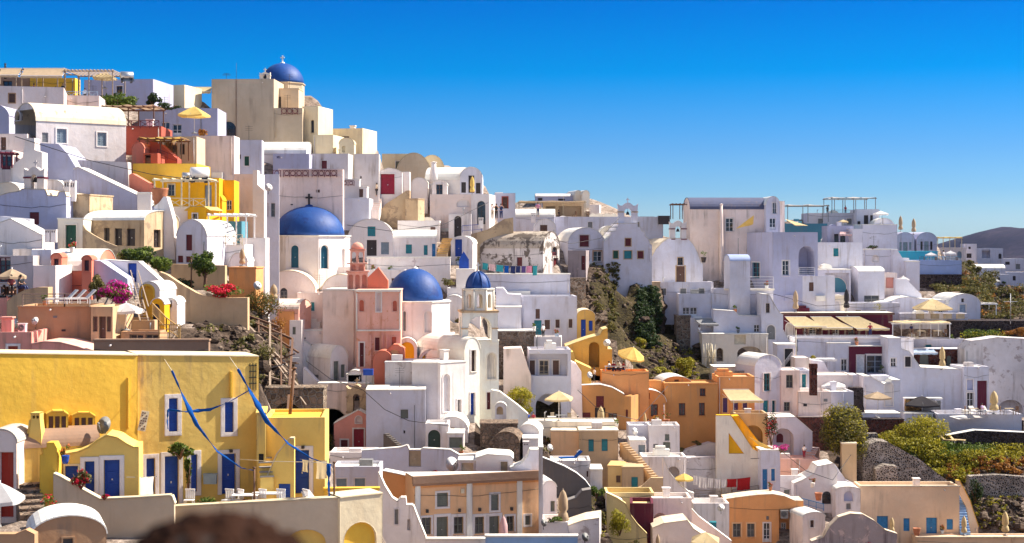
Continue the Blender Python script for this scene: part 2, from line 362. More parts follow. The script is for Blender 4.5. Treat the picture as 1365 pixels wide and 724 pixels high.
def add_face(body,pl,outline,ops,root,mi=0,wmat='W',lim=None):
 """a wall face with real openings; ops list of (x0,y0,x1,y1,key)"""
 loops=[list(outline)];todo=[];lastd=1.0
 smin=min(p[0]for p in outline);smax=max(p[0]for p in outline);zmax=max(p[1]for p in outline);zmin=min(p[1]for p in outline)
 for(x0,y0,x1,y1,key)in ops:
  kd,dv,colr,fr,opt=parse(key)
  off=(lastd-.05)if 'I' in opt else 0
  a0,b1=pl.px(x0,y0,off);a1,b0=pl.px(x1,y1,off)
  b1b=pl.px(x1,y0,off)[1];b1=(b1+b1b)/2
  if a0>a1:a0,a1=a1,a0
  if 'I' not in opt:
   a0=max(a0,smin+.06);a1=min(a1,smax-.06);b1=min(b1,zmax-.08);b0=max(b0,zmin+.1)
   if a1-a0<.1 or b1-b0<.1:print('opening skipped',root.name,x0,y0,key);continue
  lp=hole_loop(a0,b0,a1,b1,2 if 't' in opt else 'a' in opt)
  dep=dv if dv is not None else{'w':.24,'s':.12,'d':.22,'g':.24,'n':.22,'o':1.2,'v':.3}[kd]
  if 'I' in opt:dep=0.02
  else:
   loops.append(lp)
   if kd=='o':lastd=dep
  todo.append((kd,colr,fr,opt,lp,(a0,b0,a1,b1),dep,off))
 flat=[p for l in loops for p in l]
 tri=geometry.tessellate_polygon([[V((a,b,0))for a,b in l]for l in loops])
 body.add([pl.T(a,b)for a,b in flat],[tuple(t)for t in tri],mi)
 for kd,colr,fr,opt,lp,(a0,b0,a1,b1),dep,off in todo:
  n=len(lp)
  if 'I' not in opt:
   for i in range(n):
    j=(i+1)%n
    body.add([pl.T(*lp[i]),pl.T(*lp[j]),pl.T(*lp[j],dep),pl.T(*lp[i],dep)],[(0,1,2,3)],mi)
  back=[pl.T(a,b,off+dep)for a,b in lp]
  bt=geometry.tessellate_polygon([[V((a,b,0))for a,b in lp]])
  part=None
  if kd in 'on':
   if kd=='n' and colr!='dark':
    part=MB().add(back,[tuple(t)for t in bt]).build('niche',colr if colr in PL or colr.isupper()else 'c_'+colr,root)
   else:body.add(back,[tuple(t)for t in bt],mi)
  else:
   m=MB();w,h=a1-a0,b1-b0;c=off+dep
   def B(s0,z0,s1,z1,c0,c1,k):
    vs=[pl.T(s,z,cc)for cc in(c0,c1)for s,z in((s0,z0),(s1,z0),(s1,z1),(s0,z1))]
    m.add(vs,[(0,1,2,3),(7,6,5,4),(0,4,5,1),(1,5,6,2),(2,6,7,3),(3,7,4,0)],k)
   ms=['glass','c_'+colr]
   if kd in 'wg':
    m.add(back,[tuple(t)for t in bt],0)
    e=.055 if w<1.3 else .075
    top=b1 if 'a' not in opt else b1-min(w/2,h*.6)
    B(a0,b0,a0+e,top,c-.06,c-.005,1);B(a1-e,b0,a1,top,c-.06,c-.005,1)
    B(a0+e,b0,a1-e,b0+e*(1 if kd=='w' else 6),c-.06,c-.005,1);B(a0+e,top-e,a1-e,top,c-.06,c-.005,1)
    mid=(a0+a1)/2;B(mid-e*.6,b0+e,mid+e*.6,top-e,c-.065,c-.01,1)
    rows=2 if h<1.5 else 3
    for r_ in range(1,rows):
     zz=b0+(top-b0)*r_/rows;B(a0+e,zz-e*.35,a1-e,zz+e*.35,c-.055,c-.012,1)
    if kd=='w':B(a0-.08,b0-.09,a1+.08,b0-.005,off-.09,off+dep*.6 if dep>.1 else off+.01,2);ms.append(wmat)
   elif kd=='v':
    m.add(back,[tuple(t)for t in bt],1)
   else:
    m.add(back,[tuple(t)for t in bt],1)
    top=b1 if 'a' not in opt else b1-min(w/2,h*.6)
    nl=2 if w>.75 else 1
    for q in range(nl):
     l0=a0+w*q/nl+.02;l1=a0+w*(q+1)/nl-.02
     B(l0,b0+.02,l0+.07,top-.02,c-.045,c-.004,1);B(l1-.07,b0+.02,l1,top-.02,c-.045,c-.004,1)
     nr=3 if kd=='d' else 5
     for r_ in range(nr+1):
      zz=b0+.02+(top-b0-.12)*r_/nr;B(l0+.07,zz,l1-.07,zz+.07,c-.04,c-.004,1)
    if kd=='d' and 'k' in opt:pass
   nm={'w':'window','s':'shutter','d':'door','g':'door','v':'vent'}[kd]
   part=m.build(nm,ms,root)
   if kd=='d' and h>1.2:
    MB().add([pl.T(s,z,cc)for cc in(c-.09,c-.04)for s,z in((a0+w*.46,b0+h*.45),(a0+w*.54,b0+h*.45),(a0+w*.54,b0+h*.49),(a0+w*.46,b0+h*.49))],
[(0,1,2,3),(7,6,5,4),(0,4,5,1),(1,5,6,2),(2,6,7,3),(3,7,4,0)]).build('handle','steel',part)
  if fr:
   t=MB();fw=.13 if(b1-b0)>1.2 else .09
   if 'b' in opt:fw*=1.7
   ca,cb=(a0+a1)/2,(b0+b1)/2
   foot=kd in 'dgo' or(kd=='n' and 'f' in opt)
   out=[]
   for a,b in lp:
    sa=(a-ca)*((a1-a0)+2*fw)/(a1-a0)+ca
    sb=(b-cb)*((b1-b0)+2*fw)/(b1-b0)+cb
    if foot and b<b0+.01:sb=b
    out.append((sa,sb))
   for i in range(n):
    j=(i+1)%n
    if foot and i==0:continue
    for(p,q,c0,c1)in((lp,out,-.045,-.045),(out,out,-.045,.01),(lp,lp,.01,-.045)):
     t.add([pl.T(*p[i],off+c0),pl.T(*p[j],off+c0),pl.T(*q[j],off+c1),pl.T(*q[i],off+c1)],[(0,1,2,3)])
   t.build('frame',fr if fr in PL or fr.isupper()else 'c_'+fr,part if part is not None else root)
HS=[]
class S:pass
def H(label,x0,x1,yt,yb,a=0,dep=5,dd=0,m='W',r='flat',ys=None,rm=None,op=(),L=(),Rr=(),name='house',cat='house',
D=None,par=.4,pts=None,group=None,th=None,trim=None,fl=None):
 if m=='W' and x0>860 and 255<yt<560:m='WB'  # right-hand whites become WB, which puts their blue shade into the plaster
 if yt>560:dep=min(dep,3.)
 elif yt>400:dep=min(dep,4.2)
 s=S();s.__dict__.update(locals());del s.__dict__['s']
 s.a=R(a);s.u=V((math.cos(s.a),math.sin(s.a),0));s.n=V((-math.sin(s.a),math.cos(s.a),0))
 s.Dv=(D if D is not None else guide((x0+x1)/2,yb))+dd
 s.P0=at(x0,yb,s.Dv)
 s.w,_=ray_plane(x1,yb,s.P0,s.u)
 if s.w<=0:raise ValueError('bad width '+label)
 z=lambda x,y:ray_plane(x,y,s.P0,s.u)
 if pts:
  s.out=[z(x,y)for x,y in pts];s.zt=max(p[1]for p in s.out)
  s.w=max(p[0]for p in s.out)
 else:
  s.zt=z(x0,yt)[1]if r in('flat','plain')else z((x0+x1)/2,yt)[1]
  s.zs=z(x0,ys)[1]if ys is not None else s.zt
  if r=='barrel':s.zt=z(x0,yt)[1]
 HS.append(s);return s
def Wl(label,pts,a=0,dep=.35,dd=0,m='W',name='wall',cat='wall',op=(),D=None,yb=None,group=None,rm=None):
 """free-form wall or mass: outline in the picture, first point bottom-left"""
 xs=[p[0]for p in pts];y0=yb if yb is not None else max(p[1]for p in pts)
 x0=min(xs)
 return H(label,x0,max(xs),min(p[1]for p in pts),y0,a,dep,dd,m,'poly',None,rm,op,(),(),name,cat,D,0,pts,group)
def footprint(s):
 return[s.P0,s.P0+s.u*s.w,s.P0+s.u*s.w+s.n*s.dep,s.P0+s.n*s.dep]
def build_house(s):
 M=Matrix.Translation(s.P0)@Matrix.Rotation(s.a,4,'Z')
 simple=s.r=='poly' and not s.op and s.rm is None
 s.root=root=None
 if not simple:s.root=root=empty(s.name,s.label,s.cat,s.P0,s.a,s.group)
 w,d,k=s.w,s.dep,-s.sink
 B=MB()
 if simple:
  T=lambda a,b,c:(a,c,b)
  out=[(a,(k if b<.06 else b))for a,b in s.out]
  B.prism(out,T,d)
  o=B.build(s.name,s.m,None,M);s.obj=o
  tag(o,s.label,s.cat,s.group);return
 fp=Plane(s.P0,s.u,s.n,M)
 rp=Plane(s.P0+s.u*w,s.n,-s.u,M);lp=Plane(s.P0,s.n,s.u,M);bp=Plane(s.P0+s.n*d,s.u,-s.n,M)
 RM=s.rm or('RW' if s.m in('W','WP','WB','WC','WG')else s.m)
 if s.r in('flat','plain'):
  z=s.zt;rect=lambda L_:[(0,k),(L_,k),(L_,z),(0,z)]
  add_face(B,fp,rect(w),s.op,root,0,s.m);add_face(B,rp,rect(d),s.Rr,root,0,s.m);add_face(B,lp,rect(d),s.L,root,0,s.m)
  add_face(B,bp,rect(w),(),root)
  if s.r=='flat' and s.par>0:
   t=.22;zi=z-s.par
   o_=[(0,0),(w,0),(w,d),(0,d)];i_=[(t,t),(w-t,t),(w-t,d-t),(t,d-t)]
   for i in range(4):
    j=(i+1)%4
    B.add([(*o_[i],z),(*o_[j],z),(*i_[j],z),(*i_[i],z)],[(0,1,2,3)])
    B.add([(*i_[i],z),(*i_[j],z),(*i_[j],zi-.1),(*i_[i],zi-.1)],[(0,1,2,3)])
   MB().box(t+.003,t+.003,zi-.12,w-t-.003,d-t-.003,zi).build('roof',RM,root)
  else:
   MB().box(-.05,-.05,z+.003,w+.05,d+.05,z+.12).build('roof',RM,root)
 elif s.r in('vault','poly'):
  if s.r=='vault':
   top=arc(0,w,s.zs,s.zt,16);out=[(0,k),(w,k)]+top
  else:
   out=[(a,(k if b<.06 else b))for a,b in s.out]
  add_face(B,fp,out,s.op,root,0,s.m)
  n=len(out);bt=geometry.tessellate_polygon([[V((a,b,0))for a,b in out]])
  B.add([(a,d,b)for a,b in out],[tuple(t)for t in bt])
  Rf=MB();area=sum(out[i][0]*out[(i+1)%n][1]-out[(i+1)%n][0]*out[i][1]for i in range(n))
  sg=1 if area>0 else-1;ov=.06
  for i in range(n):
   j=(i+1)%n;e=V((out[j][0]-out[i][0],out[j][1]-out[i][1]))
   if e.length<1e-5:continue
   nz=-e.x*sg/e.length
   q=[(out[i][0],0,out[i][1]),(out[j][0],0,out[j][1]),(out[j][0],d,out[j][1]),(out[i][0],d,out[i][1])]
   if nz>.12:
    e.normalize();nx,nzz=e.y*sg,-e.x*sg
    q2=[(p[0]+nx*ov,p[1]+(-.05 if p[1]==0 else .05),p[2]+nzz*ov)for p in q]
    sm=s.r=='vault'
    Rf.add(q2,[(0,1,2,3)],0,False)
    Rf.add([(q[0][0]+nx*.003,-.05,q[0][2]+nzz*.003),(q[1][0]+nx*.003,-.05,q[1][2]+nzz*.003),q2[1],q2[0]],[(0,1,2,3)])
    Rf.add([(q[0][0]+nx*.003,-.05,q[0][2]+nzz*.003),(q[1][0]+nx*.003,-.05,q[1][2]+nzz*.003),
(q[1][0]+nx*.003,d+.05,q[1][2]+nzz*.003),(q[0][0]+nx*.003,d+.05,q[0][2]+nzz*.003)],[(0,1,2,3)])
   B.add(q,[(0,1,2,3)])if not(s.r=='vault' and(s.L or s.Rr)and abs(nz)<.05)else None
  if s.r=='vault' and(s.L or s.Rr):
   rect=[(0,k),(d,k),(d,s.zs),(0,s.zs)]
   add_face(B,rp,rect,s.Rr,root,0,s.m);add_face(B,lp,rect,s.L,root,0,s.m)
  Rf.build('roof',RM,root)
 elif s.r=='barrel':
  z=s.zs;h=s.zt-s.zs
  add_face(B,fp,[(0,k),(w,k),(w,z),(0,z)],s.op,root,0,s.m);add_face(B,bp,[(0,k),(w,k),(w,z),(0,z)],(),root)
  side=[(0,k),(d,k)]+arc(0,d,z,z+h,14)
  add_face(B,rp,side,s.Rr,root,0,s.m);add_face(B,lp,side,s.L,root,0,s.m)
  Rf=MB();A=arc(0,d,z,z+h,14);ov=.07;c=d/2
  for i in range(len(A)-1):
   q=[]
   for(y_,z_)in(A[i],A[i+1]):
    nrm=V((y_-c,(z_-z)*(d/2/max(h,.1)))).normalized();q.append((y_+nrm.x*ov,z_+nrm.y*ov,y_,z_))
   Rf.add([(-.05,q[0][0],q[0][1]),(w+.05,q[0][0],q[0][1]),(w+.05,q[1][0],q[1][1]),(-.05,q[1][0],q[1][1])],[(0,1,2,3)],0,False)
   for xx in(-.05,w+.05):
    Rf.add([(xx,q[0][0],q[0][1]),(xx,q[1][0],q[1][1]),(xx,q[1][2],q[1][3]),(xx,q[0][2],q[0][3])],[(0,1,2,3)])
   Rf.add([(-.05,q[0][2],q[0][3]+.003),(w+.05,q[0][2],q[0][3]+.003),(w+.05,q[1][2],q[1][3]+.003),(-.05,q[1][2],q[1][3]+.003)],[(0,1,2,3)])
  Rf.build('roof',RM,root)
 B.build('wall',s.m,root);s.obj=root
def ring(c,r,n,rot):return[V((c.x+r*math.cos(rot+2*math.pi*i/n),c.y+r*math.sin(rot+2*math.pi*i/n),c.z))for i in range(n)]
DRUMS=[]
def Dr(label,xc,rpx,yt,yb,dome=None,D=None,n=8,rot=22.5,m='W',op=(),cross=0,name='church',cat='church',ribs=False,dm='domeblue',cornice=True):
 """polygonal drum with a dome. dome=(radius px, apex y)"""
 s=S();s.__dict__.update(locals());del s.__dict__['s']
 s.Dv=D;s.c=at(xc,yb,D);s.rm_=rpx/F*D;s.zt=(HY-yt)/F*D-s.c.z;DRUMS.append(s)
 s.P0=s.c-V((s.rm_,s.rm_,0));s.u=V((1,0,0));s.n_=s.n;s.n=V((0,1,0));s.w=2*s.rm_;s.dep=2*s.rm_
 return s
def build_drum(s):
 M=Matrix.Translation(s.c);root=empty(s.name,s.label,s.cat,s.c,0)
 B=MB();rg=ring(s.c,s.rm_,s.n_,R(s.rot));rg=rg[::-1];k=-s.sink
 N=s.n_
 for i in range(N):
  p,q=rg[i],rg[(i+1)%N];d=(q-p);L_=d.length;d.normalize();nin=V((-d.y,d.x,0))
  if(s.c-p).dot(nin)<0:nin=-nin
  front=nin.dot(V((p.x,p.y,0)))>0
  xa,xb=pix(V((p.x,p.y,0)))[0],pix(V((q.x,q.y,0)))[0]
  pl=Plane(p,d,nin,M);lo,hi=min(xa,xb),max(xa,xb)
  ops=[o for o in s.op if front and lo<=(o[0]+o[2])/2<=hi]
  add_face(B,pl,[(0,k),(L_,k),(L_,s.zt),(0,s.zt)],ops,root,0,s.m)
 B.add([(v.x-s.c.x,v.y-s.c.y,s.zt)for v in rg],[tuple(range(N))])
 B.build('wall',s.m,root)
 if s.cornice:
  C_=MB();C_.lathe([(s.rm_+.02,s.zt-.10),(s.rm_+.14,s.zt-.06),(s.rm_+.14,s.zt+.06),(s.rm_*.5,s.zt+.07)],(0,0,0),N,0,False,R(s.rot))
  C_.build('cornice',s.m if s.m!='W' else 'RW',root)
 if s.dome:
  r=s.dome[0]/F*s.Dv;za=(HY-s.dome[1])/F*s.Dv-s.c.z;h=za-s.zt-.06
  prof=[(r*math.cos(t*math.pi/2/14),s.zt+.07+h*math.sin(t*math.pi/2/14))for t in range(14)]+[(0.001,za)]
  dmb=MB().lathe(prof,(0,0,0),40)
  if s.ribs:
   for i in range(8):
    t=2*math.pi*i/8
    dmb.tube([((r*math.cos(a)+.03)*math.cos(t),(r*math.cos(a)+.03)*math.sin(t),s.zt+.07+(h+.03)*math.sin(a))for a in[math.pi/2*q/8 for q in range(9)]],.05,5)
  dm=dmb.build('dome',s.dm,root)
  F_=MB().lathe([(r*.13,za-.10),(r*.10,za+.12),(.04,za+.22),(.04,za+.3)],(0,0,0),10)
  F_.build('finial','RW' if s.cross!=2 else 'domeblue',dm)
  if s.cross:cross_mb(MB(),V((0,0,za+.2)),max(.5,r*.30)).build('cross','RW' if s.cross==1 else 'iron',dm)
 s.obj=root
def cross_mb(m,p,h,d=(1,0,0)):
 t=h*.09
 m.box(p.x-t,p.y-t,p.z,p.x+t,p.y+t,p.z+h);m.box(p.x-h*.33,p.y-t*.9,p.z+h*.55,p.x-t,p.y+t*.9,p.z+h*.55+2*t)
 m.box(p.x+t,p.y-t*.9,p.z+h*.55,p.x+h*.33,p.y+t*.9,p.z+h*.55+2*t)
 return m
#  BUILDINGS, upper left
H('pale plastered wall building under the rooftop pergola, at left edge of the hilltop',-60,85,113,152,a=14,dep=9,m='WP',par=.9,op=[(12,125,20,137,'s:brown:T')])
H('ochre back wall of the hilltop restaurant under tan canvas',40,100,104,128,a=0,dep=2,m='Y',D=163,par=.1)
H('dim tan back room at the left end of hilltop restaurant',-40,40,103,128,a=0,dep=2,m='TD',D=163.5,par=.1,op=[(4,108,16,118,'w:dark')])
H('cream terrace wall with blue-white railing above the long barrel house',88,132,127,152,a=8,dep=9,m='WP',par=.3)
H('grey-blue plain block on the skyline carrying a round water tank',112,204,106.5,146,a=-6,dep=7,dd=14,m='LV',par=.3)
H('small cream block on the skyline right of the bushes',206,246,114,146,a=-12,dep=5,dd=16,m='C',op=[(216,133,222,142,'s:brown'),(224,133,230,142,'s:brown')])
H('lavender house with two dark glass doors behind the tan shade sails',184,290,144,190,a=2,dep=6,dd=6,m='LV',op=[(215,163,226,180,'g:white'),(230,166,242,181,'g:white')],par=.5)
H('long white house with cream barrel roof and two grey shuttered windows',48,168,135,216,a=38,dep=5.2,dd=-8,m='WG',r='barrel',ys=161,rm='RC',
op=[(75.5,172,88.5,191,'s:greyb:W'),(129.5,177,141.5,195,'s:greyb:W'),(56,177,64,190,'s:grey')],L=[(15,148,27,160,'w:dark:W:a')])
Wl('weathered grey retaining wall right below the long barrel house',[(96,262),(96,213),(170,216),(172,256),(172,262)],m='WG',dep=1.2,dd=-9,D=139)
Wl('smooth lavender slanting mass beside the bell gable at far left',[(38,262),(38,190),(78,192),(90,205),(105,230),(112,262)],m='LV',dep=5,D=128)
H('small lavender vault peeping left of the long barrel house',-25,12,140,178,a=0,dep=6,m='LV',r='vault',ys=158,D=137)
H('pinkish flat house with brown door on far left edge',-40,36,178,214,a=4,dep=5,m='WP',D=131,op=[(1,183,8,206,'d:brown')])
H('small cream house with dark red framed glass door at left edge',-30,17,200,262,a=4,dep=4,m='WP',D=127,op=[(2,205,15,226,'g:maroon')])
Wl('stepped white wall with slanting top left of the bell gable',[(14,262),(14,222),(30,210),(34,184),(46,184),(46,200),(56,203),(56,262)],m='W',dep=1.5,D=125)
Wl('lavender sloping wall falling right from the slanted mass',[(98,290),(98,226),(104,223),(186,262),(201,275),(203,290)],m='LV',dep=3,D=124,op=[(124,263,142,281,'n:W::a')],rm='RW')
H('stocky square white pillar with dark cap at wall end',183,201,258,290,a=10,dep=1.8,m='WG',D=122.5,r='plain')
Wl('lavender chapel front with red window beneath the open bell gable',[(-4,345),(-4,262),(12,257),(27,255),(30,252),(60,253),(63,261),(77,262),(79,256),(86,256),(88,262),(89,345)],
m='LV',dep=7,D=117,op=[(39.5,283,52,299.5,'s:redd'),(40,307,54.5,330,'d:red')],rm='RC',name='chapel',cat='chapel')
H('small white dome roof block right of the bell gable',55,84,240,256,a=0,dep=4,m='W',r='vault',ys=249,D=126)
H('cream rounded roof left of the bell gable',-10,26,243,262,a=0,dep=5,m='WC',r='vault',ys=256,D=121)
H('ochre plastered block under the twin chimneys',86,119,261,300,a=-12,dep=4,m='OLDT',D=119,par=0,r='plain')
H('tan stone house with three dark doors and round white roof',112,192,281,340,a=-16,dep=5.5,m='OLDT',r='barrel',ys=294,rm='RW',D=117.5,
op=[(139,304,146,321,'d:dark'),(153,304.6,162.5,327,'d:dark'),(169,305,180,328,'d:dark')],Rr=[(205,306.5,214,330,'d:dark')])
Wl('tan patio parapet with scooped top before the three dark doors',[(110,352),(110,300),(114,306),(124,313),(140,322),(155,328),(172,328),(194,329),(194,352)],m='OLDT',D=112)
H('cream white entrance block with dark green double door',77,111,292.5,350,a=4,dep=3,m='WC',D=114,r='plain',op=[(87.5,300,101.5,335,'d:green:WC')])
Wl('lavender wall topped with a small red arch at left edge',[(-30,340),(-30,288),(0,288),(40,292),(42,345)],m='WB',dep=1,D=113)
H('broad white sunlit slab roof left of the green door block',-20,56,292,338,a=0,dep=3,m='W',r='poly',D=110,pts=[(-20,338),(-20,304),(14,292),(56,314),(56,338)],rm='RW')
H('white patio box with low parapet above left umbrella',17,43,332,356,a=0,dep=3,m='WP',D=107)
H('lavender parapet block with slatted white railing at left',42,68,333,358,a=2,dep=3,m='WB',D=106)
H('white house with dark red windows behind tan umbrella at left',-40,44,341,392,a=3,dep=4,m='WG',D=104,op=[(-1,343,14,376,'w:maroon'),(23,367,32,384,'s:grey')],par=.2)
H('tall bright white block beside the coral wall',44,74,354,405,a=-4,dep=4,m='W',D=102,par=.3)
H('white barrel roof with two pink dormers above the coral wall',67,130,333,400,a=0,dep=5,m='CO',r='barrel',ys=361,rm='RW',D=105)
H('left coral pink dormer with narrow window on white roof',68,82,338,364,a=6,dep=2.2,m='CO',r='vault',ys=345,rm='CO',D=103,op=[(72,345,78,359,'w:maroon')],name='dormer',cat='dormer')
H('right coral pink dormer with narrow window on white roof',109,122,341,364,a=6,dep=2.2,m='CO',r='vault',ys=348,rm='CO',D=103,op=[(112.5,347,118.5,361,'w:maroon')],name='dormer',cat='dormer')
Wl('white sloping wall with a tall cobalt door above the ladder',[(122,385),(122,346),(170,349),(184,349),(214,376),(214,392),(122,392)],m='W',dep=1.2,D=106,op=[(170.5,351,182,376,'d:blue')],rm='RW')
H('pale lavender sloped slab left of the cobalt door',116,170,350,388,dep=2,D=104,m='LV',r='poly',pts=[(116,388),(116,346),(134,348),(170,372),(170,388)])
H('white barrel vault cave house with ochre arched end near ladder',186,213,376,432,a=-8,dep=3,m='W',r='vault',ys=390,rm='RW',D=99,op=[(188,381,204,429,'n:Y:Y:a')])
H('ochre arch porch with dark blue door under white cap',201,219,398,436,a=-6,dep=2,m='YO',r='vault',ys=408,rm='RW',D=96,op=[(203,405,213,429,'d:dkblue::a')])
H('white side room beside the ochre arch porch',219,236,398,436,a=5,dep=4,m='W',r='vault',ys=408,D=97,op=[(223,401,229,410,'n')])
Wl('curved tan wall rising left of the tan sun terrace',[(9,440),(9,402),(18,394),(34,386),(50,383),(64,383),(64,440)],m='TL',dep=1,D=98)
H('large tan house with sun loungers on its flat roof',24,121,408,474,a=4,dep=5.5,m='T',D=92,par=.15,rm='TL')
H('tan bay with three narrow openings right of the sun terrace',121,150,409,474,a=-3,dep=5,m='TL',D=91.3,par=.15,
op=[(124,422,130,442,'s:brown'),(132,422,141,453,'d:brown'),(142.5,422,148,442,'s:brown')])
H('tan parapet terrace under the white scalloped umbrella',150,206,427,474,a=0,dep=5,m='TL',D=95,par=.8)
H('low tan shed with two curtained windows by wooden stair',161,213,442,474,a=0,dep=2,m='T',D=92,par=.1,op=[(173,446,191,456,'w:tan'),(194,446,211,456,'w:tan')])
H('long plum brown wall just above the yellow house roof',125,278,455,480,a=0,dep=.5,m='TD',D=88,r='plain')
H('narrow pink wall strip at left edge below curved tan wall',-30,10,397,440,a=0,dep=3,m='PK',D=99)
H('pink house with small white framed window above yellow roof',-40,42,443,482,a=3,dep=5,m='PK',D=88,par=.2,op=[(11,461.5,24,474,'n:CR:W:b')])
H('low humped pink roof beside the tan house foot',42,127,457,482,a=0,dep=3.5,m='PK',r='poly',D=88,rm='PL',pts=[(42,482),(42,459),(60,456),(80,457),(104,463),(127,471),(127,482)])
H('red terracotta terrace wall under the tan shade sails',168,215,168,205,a=3,dep=6,m='CR',D=141,par=.2)
H('dark coral room with rounded roof below red terrace',176,192,190,226,a=0,dep=4,m='CO',r='vault',ys=200,rm='CO',D=136)
H('coral cube with brown door below red terrace',191,210,204,226,a=0,dep=3,m='CR',D=135,op=[(193,206,201,219,'d:brown')])
H('red ramped stair wall beside the ochre awning',208,236,190,224,dep=2,D=138,m='CR',r='poly',pts=[(200,224),(200,188),(214,192),(236,212),(236,224)])
H('cream room in shadow beneath the ochre awning',216,262,182,222,a=0,dep=4,m='CT',D=141,op=[(219,190,236,212,'o1.5'),(240,192,246,206,'s:dark')])
H('pale pink block carrying the yellow umbrella terrace',256,312,181,236,a=0,dep=3,m='WP',D=146,par=.5,op=[(269,199,272,203,'v:dark')])
H('yellow parapet terrace of the yellow villa',177,262,218,246,a=0,dep=6,m='Y',D=132,par=1.0,rm='YR')
H('white canopied yellow villa with grey-blue door',206,292,237,284,a=4,dep=5,m='YO',D=128,par=.1,rm='RW',op=[(224,246,232.5,261,'w:grey:C'),(273,247,282,276,'d:bluegrey')])
H('yellow chimney house with rounded shoulder',284,312,240,300,a=4,dep=4,m='YO',D=131,par=.2,op=[(302,267,309,280,'w:white')])
H('yellow block with rounded top in front of chimney house',274,296,258,300,a=0,dep=3,m='YO',r='vault',ys=270,rm='YO',D=129)
H('small yellow kiosk with pyramid roof and white window',250,275,299,340,a=-8,dep=3.2,m='YO',r='poly',D=123,rm='YR',pts=[(250,340),(250,281),(246,281),(254,276),(272,276),(280,281),(275,281),(275,340)],op=[(257,285,263,294,'w:grey:W')])
H('white parapet terrace between kiosk and coral stair wall',222,256,276,310,a=0,dep=3,m='W',D=124,par=.8)
Wl('coral stair wall sloping down to the terracotta urn',[(172,286),(172,233),(176,231),(216,254),(220,262),(222,286)],m='CO',dep=1.5,D=128)
Wl('white curved stair wall beneath the terracotta urn',[(205,345),(205,276),(212,270),(218,262),(222,262),(226,275),(231,294),(234,345)],m='W',dep=1.2,D=119)
H('teal blue low wall room beneath the white pergola',277,322,295,330,a=0,dep=3,m='TE',D=129,par=.2)
H('white terrace wall with yellow cross railing above',276,326,326,350,a=0,dep=5,m='W',D=122,par=.2)
H('lavender vaulted house with tall red-brown window',235,276,293,352,a=-8,dep=7,m='WB',r='vault',ys=320,D=118,op=[(248,313,256,334,'s:redd'),(237,341,244,350,'s:redd'),(248,342,257,350,'s:redd')])
H('white low block between vaulted house and the big blue dome',320,354,317,372,a=0,dep=2,m='W',D=126,par=.3)
H('round white oven roof left of the big blue dome',306,330,337,366,a=0,dep=3,m='W',r='vault',ys=352,D=121)
H('tall pinkish tower house left of the big blue dome',312,347,232,330,a=-2,dep=2,m='WP',D=140,par=.5)
H('lavender back wall with grey satellite dish beside the tower house',343,372,232,305,a=8,dep=1.5,m='WB',D=146,op=[(361.5,271,366.5,289,'w:grey'),(353,271,358,289,'n')])
H('narrow white buttress with slanted top beside tower house',335,352,228,262,a=0,dep=1.5,D=138,m='W',r='poly',pts=[(337,262),(337,227),(343,227),(343,246),(352,254),(352,262)])
H('huge pale wall with maroon pierced balustrades along its top',372,457,226,320,a=0,dep=1.2,m='WP',D=160,par=.3)
H('grey-lavender flat house behind the maroon balustrade',364,412,205,240,a=0,dep=5,m='LV',D=172,op=[(369,208,373,211,'v:dark')])
H('white barrel roof below the hilltop church',349,408,188,214,a=0,dep=6,m='W',r='barrel',ys=204,D=174)
H('lavender cube with small green shutter below hilltop church',312,349,186.5,240,a=4,dep=2.4,m='WB',D=158,par=.3,op=[(326,208.5,332,221,'s:green:W'),(316.5,206,321,212,'v:dark')])
H('long grey-white plain wall house below the hilltop',411,464,205,250,a=-4,dep=7,m='WG',D=175,par=.4)
H('broad weathered grey wall house left of red door',440,505,205,268,a=2,dep=3,m='WG',D=178,par=.4,op=[(480,235,482,238,'v:dark')])
H('tall tan church block with blank front on the hilltop',282,365,105.5,196,a=-2,dep=9,m='CT',D=181,par=.4,op=[(293.5,162,315,188,'g:dark:CT:a')],name='church',cat='church')
H('lower tan church wing with balcony below the hilltop dome',365,403,144,198,a=-2,dep=8,m='CT',D=180.8,par=.1)
H('tan stairhouse with dark door on church balcony',365,398,119,148,a=-2,dep=3,m='CT',D=184,r='plain',op=[(365.9,129,374.5,151,'d:dark')])
Dr('tan drum with deep blue dome and white cross on the hilltop',376.5,30,112.5,150,dome=(28.5,84.5),D=190,m='CT',op=[(396,119,400,136,'w:dark::a')],cross=1)
H('sunlit cream wing with arched window right of hilltop church',403,424,142,200,a=-14,dep=5,m='C',D=182,op=[(414.5,160,418.5,177,'w:dark::a')])
H('low cream step block right of hilltop church',417,444,180,208,a=-10,dep=5,m='C',D=179)
H('cream house with parapet at the right foot of hilltop church',444,483,171.5,212,a=-12,dep=6,m='C',D=184)
H('small white chimney hut before the cream parapet house',452,472,184,210,a=0,dep=2,m='C',r='vault',ys=192,D=178,op=[(456,195,460,203,'n')])
